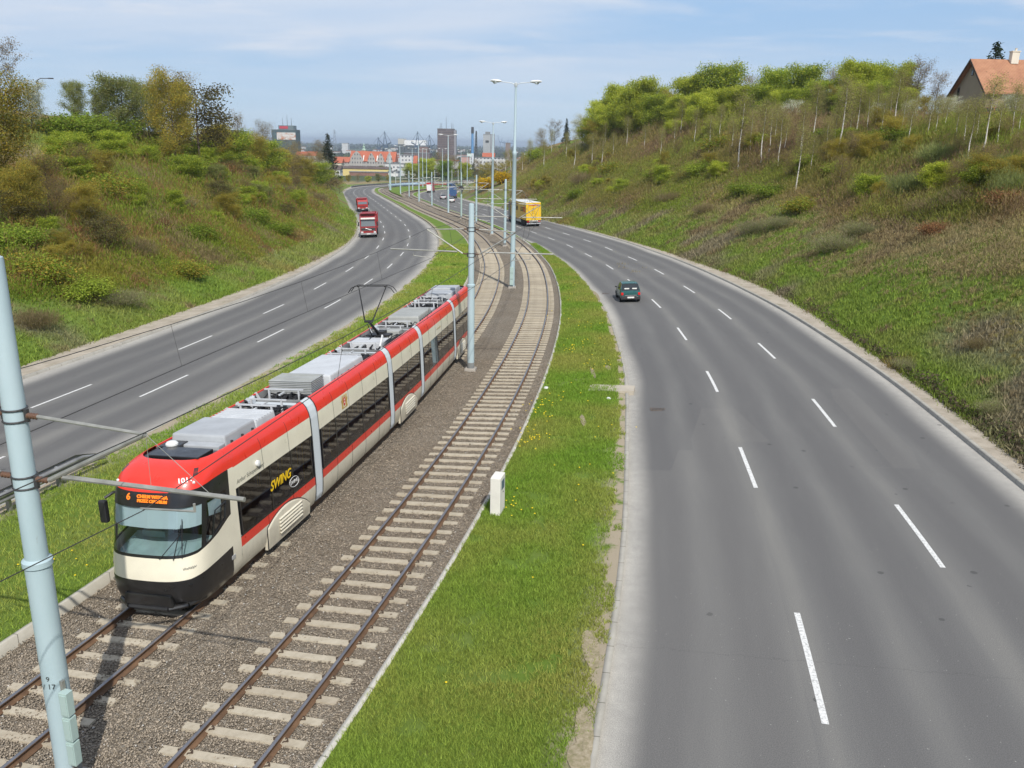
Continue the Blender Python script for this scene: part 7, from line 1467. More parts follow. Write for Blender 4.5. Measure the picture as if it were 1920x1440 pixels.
# rank growth and clods along the dark edge above the right verge
r = np.random.default_rng(63); n = 15000; Yv = 15 * (190 / 15) ** r.random(n); p, t, nn = FR.ev(np.interp(Yv, FR.p[:, 1], FR.s)); q_ = p + nn * (0.10 + 0.5 * (fbm(Yv, Yv * 0, 2.5, 3, 6) - 0.5) + r.normal(size=n) * 0.16)[:, None]; P = np.column_stack([q_, height(q_[:, 0], q_[:, 1]) + np.abs(r.normal(size=n)) * 0.20 * (0.4 + fbm(q_[:, 0], q_[:, 1], 3, 2, 9))])
tag(leafmesh('edge_clods', P, 0.06, [(0.10, 0.08, 0.055), (0.14, 0.11, 0.075), (0.10, 0.13, 0.04)], r, None), 'ragged dark turf edge hanging over the right verge', 'turf edge', kind='stuff')
# lawn blades and dandelions
def plane_pt(u, v, dz=0.14):
    d = ray(u, v); a, c = 5.0, 400.0
    for _ in range(40):
        m = (a + c) / 2
        if d.z * m < Z(d.x * m, d.y * m) + dz: c = m
        else: a = m
    return d.x * a, d.y * a
BARE = [(1112, 700, 0.12, 1.3), (1093, 790, 0.12, 0.9), (1118, 553, 0.22, 3.0), (1096, 1370, 0.2, 0.8), (1085, 1420, 0.25, 0.5), (1108, 1215, 0.22, 0.9), (1140, 690, 0.16, 0.7)]
def lawn_blades(V, N, seed, n, ymin, ymax, label, edge_hi=True):
    r = np.random.default_rng(seed); nl = len(V) // N - 1; G3 = V.reshape(nl + 1, N, 3); Yl = G3[nl // 2, :, 1]; ok = np.nonzero((Yl > ymin) & (Yl < ymax))[0]; yy = ymin * (ymax / ymin) ** r.random(n); s = np.interp(yy, Yl[ok], ok); u = r.random(n) * nl; i = np.clip(s.astype(int), 0, N - 2); fi = s - i; j = np.clip(u.astype(int), 0, nl - 1); fj = u - j
    P = (G3[j, i] * ((1 - fi) * (1 - fj))[:, None] + G3[j, i + 1] * (fi * (1 - fj))[:, None] + G3[j + 1, i] * ((1 - fi) * fj)[:, None] + G3[j + 1, i + 1] * (fi * fj)[:, None])
    x, y = P[:, 0], P[:, 1]; a0 = fbm(x, y, 3.0, 4, 91); a1 = fbm(x, y, 0.8, 3, 92); dist = np.hypot(x, y); keep = (r.random(n) < np.clip((0.80 - a1) * 6, 0.12, 1)) & ~((u / nl > 0.88 + 0.10 * a0) & (r.random(n) < np.clip((a1 - 0.3) * 5, 0, 1))); 
    for (bu, bv, ra, rb) in BARE: bx, by = plane_pt(bu, bv); keep &= ~((((x - bx) / (ra * 1.05)) ** 2 + ((y - by) / (rb * 1.05)) ** 2 < 0.8 + 0.8 * (a1 - 0.5)) & (r.random(n) < 0.80))
    P, x, y, a0, a1, dist = (q[keep] for q in (P, x, y, a0, a1, dist)); n = len(P)
    a0 = np.clip((a0 - 0.5) * 2.2 + 0.5, 0, 1); c = np.array((0.17, 0.275, 0.038))[None] * (1 - a0[:, None]) + np.array((0.27, 0.285, 0.07))[None] * a0[:, None]; h = (0.045 + 0.07 * r.random(n) * (0.5 + a1)) * (0.8 + dist / 60); Vv = []; CC = []
    for b_ in range(2):
        a = r.random(n) * 6.28; w_ = 0.006 + dist * 0.00025; lx = r.normal(size=n) * 0.5 * h; ly = r.normal(size=n) * 0.5 * h; ox = r.normal(size=n) * 0.03; oy = r.normal(size=n) * 0.03
        Vv.append(np.stack([np.column_stack([x + ox - np.cos(a) * w_, y + oy - np.sin(a) * w_, P[:, 2] - 0.01]), np.column_stack([x + ox + np.cos(a) * w_, y + oy + np.sin(a) * w_, P[:, 2] - 0.01]), np.column_stack([x + ox + lx, y + oy + ly, P[:, 2] + h])], 1)); CC.append(c * (0.65 + 0.8 * r.random(n))[:, None])
    Vv = np.concatenate(Vv).reshape(-1, 3); return tag(npmesh('lawn_grass', Vv, np.arange(len(Vv)).reshape(-1, 3), M_grassb, None, col=np.repeat(np.concatenate(CC), 3, 0)), label, 'grass', kind='stuff')
lawn_blades(VR_, NR_, 71, 150000, 10, 110, 'short grass blades on the strip between the right track and the right road'); lawn_blades(VL_, NL_, 72, 60000, 12, 110, 'short grass blades on the strip beside the left road')
def zl(G, N, x, y):
    i = int(np.argmin((G[:, 0] - x) ** 2 + (G[:, 1] - y) ** 2)); return G[i, 2]
pe = MT('bare_earth', rough=0.95, spec=0.1); pe.color(pe.ramp(pe.noise(9, 7, 0.75), [(0.3, (0.17, 0.165, 0.075)), (0.5, (0.30, 0.255, 0.17)), (0.7, (0.42, 0.36, 0.27))])); pe.bump(pe.noise(30, 5), 0.6, 0.02)
r = np.random.default_rng(75)
for (bu, bv, ra, rb) in BARE:
    bx, by = plane_pt(bu, bv); b = MB(); pts = []; q0 = r.uniform(0, 9)
    for q in range(22):
        a = q / 22 * 2 * math.pi; k_ = 0.75 + 0.5 * float(fbm(np.array([math.cos(a) * 1.5 + q0]), np.array([math.sin(a) * 1.5]), 0.8, 3, 5)[0]) ; x, y = bx + math.cos(a) * ra * k_ * 0.85, by + math.sin(a) * rb * k_ * 0.85; pts.append((x, y, zl(VR_, NR_, x, y) + 0.025))
    b.add(pts + [(bx, by, zl(VR_, NR_, bx, by) + 0.03)], [(q, (q + 1) % 22, 22) for q in range(22)]); tag(b.build('bare_earth', pe.m), kind='structure')
for (u, v, lb, s_) in ((1024, 728, 'white stone lying in the grass beside the right track kerb', 0.14), (1141, 749, 'white stone lying in the grass near the concrete slab', 0.11)):
    x, y = plane_pt(u, v); b = MB(); b.lathe((x, y, zl(VR_, NR_, x, y) + 0.02), [(s_ * 0.7, 0), (s_, s_ * 0.3), (s_ * 0.6, s_ * 0.75), (s_ * 0.2, s_ * 0.85)], 7); tag(b.build('stone', M_white), lb, 'stone')
r = np.random.default_rng(73); P = []
cl_ = [((1.2, 33.5), 0.8, 60), ((0.75, 29.5), 0.6, 70), ((0.2, 22.9), 0.45, 26), ((-0.1, 24.1), 0.35, 8), ((3.3, 46), 1.1, 50), ((4.4, 52), 1.0, 18), ((5.2, 62), 1.2, 16), ((2.6, 36), 1.0, 22), ((4.3, 41.5), 1.2, 30), ((3.6, 57), 1.4, 14), ((1.8, 27), 1.6, 10), ((1.0, 18), 1.5, 5), ((-0.8, 15), 1.0, 3), ((3.0, 24), 1.5, 5), ((5.0, 72), 1.0, 14), ((4.4, 66), 1.0, 10), ((3.0, 30), 1.5, 10)]
for (c0, sp_, m) in cl_:
    for _ in range(int(m * 0.45)): x, y = c0[0] + r.normal() * sp_ * 0.5, c0[1] + r.normal() * sp_; P.append((x, y, zl(VR_, NR_, x, y) + 0.10 + 0.05 * r.random()))
for _ in range(70):
    y = r.uniform(18, 100); p, t, nn = LT.ev(LT.sY(y)); o = r.uniform(-5.5, -2.8); x, y = p + nn * o; P.append((x, y, zl(VL_, NL_, x, y) + 0.10))
P = np.array(P); n = len(P); V = []; F = []
for k in range(n):
    s_ = 0.017 + 0.006 * r.random() + P[k, 1] * 0.00035; o = len(V)
    for q in range(6): V.append((P[k, 0] + s_ * math.cos(q * 1.047), P[k, 1] + s_ * math.sin(q * 1.047), P[k, 2]))
    V.append((P[k, 0], P[k, 1], P[k, 2] + s_ * 0.7)); F += [(o + q, o + (q + 1) % 6, o + 6) for q in range(6)]
tag(npmesh('dandelions', V, np.array(F), simple('dandelion_yellow', (0.85, 0.62, 0.01), 0.8, 0, 0.05)), 'yellow dandelion heads dotted and clustered over the grass strips', 'dandelions', kind='stuff')
# ------------------------------------------------------------------ the red-roofed house on the right slope
def wallmat(name, c, var=0.08, sc=0.5, rough=0.9): return simple(name, c, rough, 0, var, sc, 0.1, 8)
def winmat(name, wall, win, sx, sz, fx=0.55, fz=0.5, off=0.0):
    # flush windows of a block far away: a regular grid in metres on the facade
    m = MT(name, rough=0.7, spec=0.3); tc_ = m.tex().outputs['Object']; s = m.n('ShaderNodeSeparateXYZ'); m.l(tc_, s.inputs[0]); h = m.math('ADD', s.outputs[0], s.outputs[1])
    a = m.math('LESS_THAN', m.math('FRACT', m.math('DIVIDE', m.math('ADD', h, 500.0 + off), sx)), fx); b = m.math('LESS_THAN', m.math('FRACT', m.math('DIVIDE', m.math('ADD', s.outputs[2], 500.0), sz)), fz)
    base = m.ramp(m.noise(0.08, 4, 0.6), [(0.3, tuple(x * 0.85 for x in wall)), (0.7, wall)]); wn = m.mix(m.math('GREATER_THAN', m.noise(0.21, 1), 0.62), win, tuple(min(1, x * 2.4) for x in win)); m.color(m.mix(m.math('MULTIPLY', a, b), base, wn)); return m.m
rt_ = MT('roof_tiles', rough=0.85); wv_ = rt_.n('ShaderNodeTexWave'); wv_.bands_direction = 'X'; wv_.inputs['Scale'].default_value = 1.6; rt_.l(rt_.tex().outputs['Object'], wv_.inputs[0]); rt_.color(rt_.mix(0.25, rt_.ramp(rt_.noise(0.9, 6, 0.6), [(0.3, (0.34, 0.155, 0.085)), (0.7, (0.47, 0.235, 0.13))]), wv_.outputs[0], 'MULTIPLY')); M_tiles = rt_.m
M_plas_wall = wallmat('render_tan', (0.30, 0.25, 0.175)); M_wood = simple('dark_wood', (0.07, 0.045, 0.03), 0.8)
ap = at(1823, 113, 118.0); ef = at(1803, 162, 122.7); en = at(1856, 184, 113.3); hx = ap.x; zr = ap.z; ze = (ef.z + en.z) / 2; gz = H(hx + 1, 116) - 0.5; hy0, hy1, hyc = 113.6, 122.4, 118.0; LEN = 17.0
hs = empty('red_roofed_house', (hx, hyc, gz), 0, 'tan house with a steep orange-red tiled roof at the top of the right slope', 'house'); T0 = Matrix.Translation((-hx, -hyc, -gz))
def hb(b, nm, m, par=None, bevel=0.0):
    o = b.build(nm, m, par or hs, bevel=bevel)
    if par is None: o.matrix_parent_inverse = Matrix.Translation(-hs.location)
    return o
b = MB(); b.prism([(hy0, gz), (hy1, gz), (hy1, ze), (hyc, zr - 0.15), (hy0, ze)], hx + 0.35, hx + LEN); wl_ = hb(b, 'wall', M_plas_wall)
sl_ = (zr - ze) / (hyc - hy0); b = MB()
for sd in (-1, 1): y1_ = hyc + sd * (hyc - hy0 + 0.55); z1_ = ze - 0.55 * sl_ ; b.add([(hx - 0.25, hyc, zr), (hx + LEN, hyc, zr), (hx + LEN, y1_, z1_), (hx - 0.25, y1_, z1_), (hx - 0.25, hyc, zr + 0.18), (hx + LEN, hyc, zr + 0.18), (hx + LEN, y1_, z1_ + 0.18), (hx - 0.25, y1_, z1_ + 0.18)], [(0, 1, 2, 3), (7, 6, 5, 4), (0, 3, 7, 4), (3, 2, 6, 7), (1, 5, 6, 2)])
rf = hb(b, 'roof', M_tiles)
b = MB()
for sd in (-1, 1): y1_ = hyc + sd * (hyc - hy0 + 0.58); b.add([(hx - 0.30, hyc, zr + 0.2), (hx - 0.30, y1_, ze - 0.38), (hx - 0.30, y1_, ze - 0.68), (hx - 0.30, hyc, zr - 0.14), (hx - 0.24, hyc, zr + 0.2), (hx - 0.24, y1_, ze - 0.38), (hx - 0.24, y1_, ze - 0.68), (hx - 0.24, hyc, zr - 0.14)], [(0, 1, 2, 3), (7, 6, 5, 4), (0, 4, 5, 1), (3, 2, 6, 7), (1, 5, 6, 2)])
hb(b, 'barge_board', M_wood)
b = MB(); b.box((hx + 5.2, hyc - 0.4, zr + 0.35), (0.95, 0.75, 1.5)); b.box((hx + 5.2, hyc - 0.4, zr + 1.12), (1.1, 0.9, 0.12)); b.lathe((hx + 5.3, hyc - 0.4, zr + 1.15), [(0.14, 0), (0.14, 0.35), (0.18, 0.38)], 10); hb(b, 'chimney', wallmat('chimney_white', (0.70, 0.64, 0.54)))
for (yy, zz_, w_, h_) in ((121.0, gz + 3.9, 0.5, 2.4), (117.6, gz + 1.6, 0.9, 1.1), (118.0, zr - 1.5, 0.5, 0.8)):
    b = MB(); b.box((hx + 0.33, yy, zz_), (0.08, w_, h_)); wn_ = hb(b, 'window', M_wood); b = MB(); b.box((hx + 0.28, yy, zz_), (0.04, w_ * 0.8, h_ * 0.85)); o = b.build('pane', M_carg, wn_)
for k in range(4):
    b = MB(); b.box((hx + 3.5 + k * 3.2, hy0 - 0.02, ze - 1.5), (1.3, 0.08, 1.3)); wn_ = hb(b, 'window', M_plate); b = MB(); b.box((hx + 3.5 + k * 3.2, hy0 - 0.07, ze - 1.5), (1.1, 0.04, 1.1)); b.build('pane', M_carg, wn_)
wa = [ground_at(u, Yv) for (u, Yv) in ((1722, 126.0), (1765, 117.5), (1805, 111.5), (1850, 107.5), (1905, 104.0), (1990, 101.0), (2080, 99.0))]; gw = empty('garden_wall', (wa[0][0], wa[0][1], wa[0][2]), 0, 'grey-brown garden wall with an orange tile coping below the house', 'wall'); b = MB(); b2 = MB(); vtop = (216, 215, 213.5, 212, 210.5, 209, 208)
for k in range(len(wa) - 1):
    (xa, ya, za), (xb, yb_, zb_) = wa[k], wa[k + 1]; ta = at(960, vtop[k] , ya).z; ta = at((1722, 1765, 1805, 1850, 1905, 1990, 2080)[k], vtop[k], ya).z; tb = at((1722, 1765, 1805, 1850, 1905, 1990, 2080)[k + 1], vtop[k + 1], yb_).z; nrm = Vector((yb_ - ya, xa - xb, 0)).normalized() * 0.15
    for (bb, lo, hi, ww) in ((b, None, 0.0, 1.0), (b2, 0.0, 0.16, 1.6)):
        za0 = (min(za, zb_) - 0.6) if lo is None else ta; zb0 = za0 if lo is None else tb; n_ = nrm * ww
        bb.add([(xa - n_.x, ya - n_.y, za0), (xb - n_.x, yb_ - n_.y, zb0), (xb + n_.x, yb_ + n_.y, zb0), (xa + n_.x, ya + n_.y, za0), (xa - n_.x, ya - n_.y, ta + hi), (xb - n_.x, yb_ - n_.y, tb + hi), (xb + n_.x, yb_ + n_.y, tb + hi), (xa + n_.x, ya + n_.y, ta + hi)], [(3, 2, 1, 0), (4, 5, 6, 7), (0, 1, 5, 4), (1, 2, 6, 5), (2, 3, 7, 6), (3, 0, 4, 7)])
for bb, nm, m in ((b, 'masonry', wallmat('masonry_grey', (0.21, 0.19, 0.165), 0.2, 0.8)), (b2, 'coping', M_tiles)): o = bb.build(nm, m, gw); o.matrix_parent_inverse = Matrix.Translation(-gw.location)
x, y, z = ground_at(1862, 108.5); rc = car(((x, y, z + 0.2), (0, 0, R(-60))), cpaint('paint_red', (0.42, 0.02, 0.02)), 'red car standing by the garden wall, mostly hidden by branches', L=3.9, W=1.6, Ht=1.45, name='estate_car')
for (u, Yv, tv, lb) in ((95, 128, 147, 'curved single-arm street lamp behind the blossoming tree on the left crest'), (412, 165, 201, 'curved single-arm street lamp right of the drooping tree on the left crest')):
    x, y, z = ground_at(u - 14, Yv); zt = at(u, tv, Yv).z; r_ = empty('street_lamp', (x, y, z), 0, lb, 'street lamp', 'street lamps on the left crest'); hh = zt - z; reach = at(u, tv, Yv).x - x; b = MB(); b.path([(0, 0, 0), (0, 0, hh - 0.8), (0.1, 0, hh - 0.3), (reach * 0.3, 0, hh - 0.02), (reach * 0.85, 0, hh)], 0.06, 6); b.build('pole', M_dark, r_, smooth=True); b = MB(); b.box((reach, 0, hh), (0.75, 0.25, 0.16)); b.build('lamp_head', M_dark, r_, bevel=0.04)
# ------------------------------------------------------------------ the city and the port beyond the road
def xz(u, v, Y): p = at(u, v, Y); return p.x, p.z
def block(name, label, cat, u0, u1, vt, Y, dep, mat, base=None, group=None, roof=None, rm=None, ov=0.0):
    x0, zt = xz(u0, vt, Y); x1, _ = xz(u1, vt, Y); xc = (x0 + x1) / 2; zg_ = (H(xc, Y) if base is None else base) - 1.0; r_ = empty(name, (xc, Y + dep / 2, zg_), 0, label, cat, group); w_ = abs(x1 - x0); h_ = zt - zg_
    if roof is None:
        b = MB(); b.box((0, 0, h_ / 2), (w_, dep, h_)); b.build('wall', mat, r_); b = MB(); b.box((0, 0, h_ + 0.25), (w_ + 0.6, dep + 0.6, 0.5)); b.build('roof', rm or M_rdark, r_)
    else:
        hw = h_ - roof; b = MB(); b.box((0, 0, hw / 2), (w_, dep, hw)); b.build('wall', mat, r_); b = MB(); b.prism([(-dep / 2 - 0.5, hw), (dep / 2 + 0.5, hw), (0, h_)], -w_ / 2 - 0.5, w_ / 2 + 0.5); b.build('roof', rm or M_oroof, r_)
    return r_, w_, h_
M_oroof = simple('orange_roof', (0.40, 0.115, 0.060), 0.85, 0, 0.12, 0.2); M_droof = simple('dark_roof', (0.11, 0.08, 0.07), 0.85, 0, 0.15, 0.2)
gt, w_, h_ = block('office_tower', 'green-glass office tower with a billboard band and antennas, behind the left slope', 'tower', 509, 554, 243, 1250, 26, winmat('tower_glass', (0.075, 0.115, 0.12), (0.045, 0.075, 0.085), 3.0, 3.3, 0.8, 0.6))
b = MB(); b.box((2.5, 0, h_ + 3.2), (w_ * 0.63, 18, 6.0)); b.build('plant_room', simple('plant_green', (0.13, 0.17, 0.18), 0.7), gt); b = MB(); b.box((-0.5, -9.3, h_ + 3.4), (12, 0.5, 3.6)); b.build('sign', simple('sign_red', (0.45, 0.03, 0.05), 0.6), gt)
bb_ = MT('billboard', rough=0.7); bb_.color(bb_.ramp(bb_.noise(0.16, 3, 0.6, sc=(1, 1, 1.6)), [(0.35, (0.45, 0.16, 0.06)), (0.5, (0.55, 0.50, 0.47)), (0.62, (0.62, 0.60, 0.58)), (0.75, (0.5, 0.2, 0.16))])); b = MB(); b.box((3.5, -13.3, h_ - 8.5), (w_ * 0.78, 0.5, 10)); b.build('billboard', bb_.m, gt)
for x in (-4, 2.5, 8.5):
    b = MB(); b.tube((x, 0, h_ + 6), (x, 0, h_ + (17 if x != 2.5 else 21)), 0.35, 0.15, 6); b.build('antenna', M_dark, gt)
dt, w_, h_ = block('tower_block', 'brown-grey tower block with rooftop antennas in the city centre', 'tower', 820, 851, 241.5, 1150, 22, winmat('tower_brown', (0.155, 0.125, 0.12), (0.07, 0.065, 0.075), 2.4, 3.0, 0.6, 0.5))
for x, hh in ((-8, 8), (-6, 8), (0, 16), (7, 8), (9, 8)):
    b = MB(); b.tube((x, 0, h_), (x, 0, h_ + hh), 0.3, 0.12, 5); b.build('antenna', M_dark, dt)
b = MB(); b.box((w_ / 2 + 1.1, 3, h_ / 2 - 0.5), (2.2, 18, h_ - 1)); b.build('stair_shaft', simple('shaft_grey', (0.30, 0.30, 0.32), 0.8), dt)
g1, w_, h_ = block('silo_tower', 'pale grey twin tower between the two nearest street lamps', 'tower', 906, 920, 252, 1300, 14, wallmat('silo_grey', (0.36, 0.37, 0.38), 0.06, 0.05)); b = MB(); b.box((w_ / 2 + 3.2, 1, h_ / 2 + 0.5), (5, 14, h_ + 1)); b.build('second_shaft', wallmat('silo_grey2', (0.30, 0.31, 0.325), 0.06, 0.05), g1); b = MB(); b.box((1, 0, h_ + 2.0), (7, 7, 4)); b.build('roof_cabin', M_rdark, g1); b = MB(); b.box((0.5, -7.2, h_ - 10), (5, 0.4, 3)); b.build('sign', M_dark, g1)
# long hall with gables
M_stone = winmat('hall_stone', (0.42, 0.40, 0.37), (0.10, 0.10, 0.11), 2.3, 3.4, 0.4, 0.45)
Yh = 760; x0, z1 = xz(655, 302, Yh); x1, _ = xz(741, 302, Yh); _, zt = xz(700, 284, Yh); zg_ = H((x0 + x1) / 2, Yh) - 1; hl_ = empty('gabled_hall', ((x0 + x1) / 2, Yh + 10, zg_), 0, 'long building with orange roof and pale stepped gables beyond the road bend', 'building'); hw = z1 - zg_; ht = zt - zg_; L_ = x1 - x0
b = MB(); b.box((0, 0, hw / 2), (L_, 20, hw)); b.build('wall', M_stone, hl_); b = MB(); b.prism([(-10.5, hw), (10.5, hw), (0, ht)], -L_ / 2, L_ / 2); b.build('roof', M_oroof, hl_)
for (u, half, apx) in ((669, 13.0, 283), (696.5, 7.5, 286.5), (714, 7.0, 287), (730, 6.5, 286)):
    cx_ = xz(u, 300, Yh)[0] - (x0 + x1) / 2; hh = half * Yh / FPX; az = xz(u, apx, Yh)[1] - zg_; b = MB(); b.add([(cx_ - hh, -10.8, hw - 4), (cx_ + hh, -10.8, hw - 4), (cx_ + hh * 0.86, -10.8, hw + 0.25 * (az - hw)), (cx_ + hh * 0.45, -10.8, hw + 0.72 * (az - hw)), (cx_, -10.8, az), (cx_ - hh * 0.45, -10.8, hw + 0.72 * (az - hw)), (cx_ - hh * 0.86, -10.8, hw + 0.25 * (az - hw))] + [(cx_ - hh, -9.6, hw - 4), (cx_ + hh, -9.6, hw - 4), (cx_ + hh * 0.86, -9.6, hw + 0.25 * (az - hw)), (cx_ + hh * 0.45, -9.6, hw + 0.72 * (az - hw)), (cx_, -9.6, az), (cx_ - hh * 0.45, -9.6, hw + 0.72 * (az - hw)), (cx_ - hh * 0.86, -9.6, hw + 0.25 * (az - hw))], [tuple(range(7)), tuple(range(7, 14))[::-1]] + [(i, (i + 1) % 7, 7 + (i + 1) % 7, 7 + i) for i in range(7)]); b.build('gable', M_stone, hl_)
for x in (-8, 4, 16):
    b = MB(); b.box((x, -7.5, hw + 2.6), (0.7, 7.0, 0.7), rot=Matrix.Rotation(math.atan2(ht - hw, 10.5), 3, 'X')); b.build('fire_wall', M_plate, hl_)
block('long_yellow_building', 'long low pale yellow building in front of the gabled hall', 'building', 637, 730, 311.5, 650, 12, simple('yellow_render', (0.66, 0.53, 0.22), 0.9, 0, 0.05, 0.1), roof=1.6, rm=M_droof)
block('brick_wall_building', 'low brown-red brick range below the yellow building', 'building', 655, 731, 322.5, 610, 6, simple('brick_brown', (0.24, 0.13, 0.10), 0.9, 0, 0.15, 0.2))
MW = winmat('white_block', (0.66, 0.66, 0.65), (0.12, 0.13, 0.15), 3.2, 3.4, 0.45, 0.4)
for (nm, lb, u0, u1, vt, Yb, dp, mt_, rf_, rmm) in [('hall_wing', 'low wing with an orange roof left of the gabled hall', 625, 659, 294, 780, 16, M_stone, 4.5, None), ('white_building', 'plain white block with few windows right of the gabled hall', 749, 772, 291, 820, 20, MW, None, None), ('white_building', 'low white building in front of the gabled hall right end', 722, 757, 307, 740, 12, MW, None, None), ('white_building', 'white flat building below the plain white block', 745, 773, 314.5, 690, 12, simple('pale_blue_white', (0.55, 0.58, 0.60), 0.8), None, None), ('terraced_flats', 'small stack of white terraced flats at the bend', 728, 746, 322, 600, 12, MW, None, None),
    ('orange_roof_house', 'house with bright orange roof below the office tower', 555, 573, 284, 900, 12, wallmat('cream_w', (0.5, 0.46, 0.38)), 4.0, None), ('orange_roof_house', 'orange-roofed house left of the dark spruce', 576, 592, 284, 880, 12, wallmat('cream_w2', (0.55, 0.52, 0.46)), 4.0, None), ('orange_roof_house', 'red-roofed house right of the dark spruce', 626, 640, 297, 700, 12, wallmat('cream_w3', (0.6, 0.55, 0.42)), 3.5, None), ('dark_roof_house', 'white house with a dark roof under the spruce', 622, 637, 310, 560, 9, MW, 2.6, M_droof),
    ('dark_hall', 'long dark industrial hall behind the far street lamps', 757, 806, 287, 1000, 30, simple('hall_dark', (0.15, 0.12, 0.12), 0.8, 0, 0.1, 0.05), None, None), ('orange_roof_house', 'steep red roof right of the plain white block', 772, 781, 292, 830, 12, MW, 7.0, None), ('white_hall', 'long bright white shed on the skyline', 757, 798, 262.5, 2600, 60, simple('shed_white', (0.78, 0.78, 0.78), 0.7, 0, 0.02), None, simple('shed_roof', (0.7, 0.7, 0.7), 0.7)), ('beige_hall', 'tall beige shed end left of the bright white shed', 746, 757, 260, 2590, 60, simple('shed_beige', (0.50, 0.47, 0.40), 0.8, 0, 0.03), None, simple('shed_roof2', (0.5, 0.48, 0.42), 0.7)),
    ('pink_building', 'pinkish building right of the brown-grey tower block', 864, 879, 294, 900, 14, simple('pink_render', (0.48, 0.30, 0.26), 0.9), None, None), ('red_roof_house', 'red-roofed house in front of the pale grey twin tower', 905, 927, 286.5, 800, 14, MW, 3.6, None), ('white_building', 'long low white building by the pale grey twin tower', 890, 952, 296, 780, 14, MW, None, None), ('grey_building', 'dark reddish building behind the third street lamp row', 786, 802, 275, 1300, 30, simple('red_grey', (0.20, 0.13, 0.12), 0.8), None, None), ('white_building', 'small white cube on the flat land left of the church spire', 641, 652, 268.5, 2400, 25, MW, None, None), ('grey_building', 'grey block at the foot of the right slope crest', 948, 957, 268, 1300, 20, simple('block_brown', (0.22, 0.17, 0.15), 0.8), None, None), ('white_building', 'small pale building beside the blue and white chimney', 876, 884, 288, 1100, 12, MW, 4.0, simple('pale_green_roof', (0.40, 0.46, 0.42), 0.8))]: _r, _w, _h = block(nm, lb, 'building', u0, u1, vt, Yb, dp, mt_, roof=rf_, rm=rmm)
for nm_, hh_ in (('white_hall', 15), ('beige_hall', 16)):
    o = bpy.data.objects[nm_]; wd_ = max(v.co.x for v in o.children[0].data.vertices); zt_ = max(v.co.z for v in o.children[0].data.vertices); b = MB(); b.box((0, -0.6, (zt_ - hh_) / 2), (wd_ * 2 + 0.6, 60.5, zt_ - hh_)); b.build('lower_wall', simple('lower_dark_' + nm_, (0.06, 0.065, 0.06), 0.9), o)

# church spire
x, z = xz(682, 268, 1100); zg_ = H(x, 1100); ch = empty('church_spire', (x, 1100, zg_), 0, 'small green copper church spire above the gabled hall', 'church spire'); hz_ = z - zg_; b = MB(); b.lathe((0, 0, 0), [(2.6, 0), (2.6, hz_ - 9), (3.0, hz_ - 8.8), (1.6, hz_ - 6.4), (1.9, hz_ - 5.0), (0.7, hz_ - 3.4), (0.9, hz_ - 2.6), (0.1, hz_)], 8); b.build('spire', simple('copper_green', (0.30, 0.42, 0.33), 0.7), ch); b = MB(); b.box((0, 0, (hz_ - 9) / 2), (7, 7, hz_ - 9)); b.build('tower', simple('church_brick', (0.30, 0.16, 0.12), 0.9), ch)
# port cranes
M_crane = simple('crane_blue', (0.045, 0.075, 0.12), 0.7, 0, 0.1, 0.05)
def crane(u, vt, Y, label, d=1, sc=1.0):
    x, zt = xz(u, vt, Y); zg_ = -41.0; hh = zt - zg_; r_ = empty('port_crane', (x, Y, zg_), 0, label, 'crane', 'dark portal cranes in the port'); k = hh / 60.0
    b = MB()
    for sx, sy in ((-1, -1), (1, -1), (1, 1), (-1, 1)): b.tube((sx * 6 * k, sy * 6 * k, 0), (sx * 4 * k, sy * 4 * k, 20 * k), 1.0 * k, 0.9 * k, 4)
    for zz in (8, 20): b.box((0, 0, zz * k), (11 * k, 11 * k, 1.2 * k))
    b.build('portal', M_crane, r_); b = MB(); b.box((d * 2 * k, 0, 25 * k), (11 * k, 7 * k, 7 * k)); b.build('cabin', M_crane, r_); b = MB(); b.tube((-d * 3 * k, 0, 28 * k), (0, 0, 60 * k), 0.9 * k, 0.5 * k, 4); b.tube((d * 5 * k, 0, 28 * k), (0, 0, 60 * k), 0.9 * k, 0.5 * k, 4); b.tube((-d * 1.5 * k, 0, 44 * k), (d * 2.5 * k, 0, 44 * k), 0.5 * k, 0.5 * k, 4); b.build('mast', M_crane, r_)
    b = MB(); b.tube((-d * 3 * k, 0, 28 * k), (-d * 15 * k, 0, 40 * k), 1.0 * k, 0.5 * k, 4); b.tube((-d * 15 * k, 0, 40 * k), (0, 0, 58 * k), 0.35 * k, 0.35 * k, 4); b.tube((d * 6 * k, 0, 30 * k), (d * 15 * k, 0, 34 * k), 1.4 * k, 1.6 * k, 4); b.tube((0, 0, 58 * k), (d * 15 * k, 0, 35 * k), 0.35 * k, 0.35 * k, 4); b.build('jib', M_crane, r_)
crane(709, 256, 2300, 'small dark portal crane left of the biggest one', 1); crane(721, 245.5, 2250, 'biggest dark portal crane, above the gabled hall', 1); crane(783, 246, 2300, 'dark portal crane in front of the bright white shed', -1); crane(805, 252, 2350, 'slim dark portal crane right of the bright white shed', 1)
x, zt = xz(893, 245.5, 1500); r_ = empty('lattice_mast', (x, 1500, -41), 0, 'dark lattice tower right beside the blue and white chimney', 'tower'); hh = zt + 41; b = MB()
for k in range(12):
    za, zb2 = hh * k / 12, hh * (k + 1) / 12; wa_ = 2.6 * (1 - k / 16); wb_ = 2.6 * (1 - (k + 1) / 16); b.tube((-wa_, 0, za), (wb_, 0, zb2), 0.7, 0.7, 4); b.tube((wa_, 0, za), (-wb_, 0, zb2), 0.7, 0.7, 4); b.tube((-wa_, 0, za), (-wb_, 0, zb2), 0.6, 0.6, 4); b.tube((wa_, 0, za), (wb_, 0, zb2), 0.6, 0.6, 4)
b.build('lattice', simple('lattice_dark', (0.06, 0.065, 0.06), 0.8), r_)
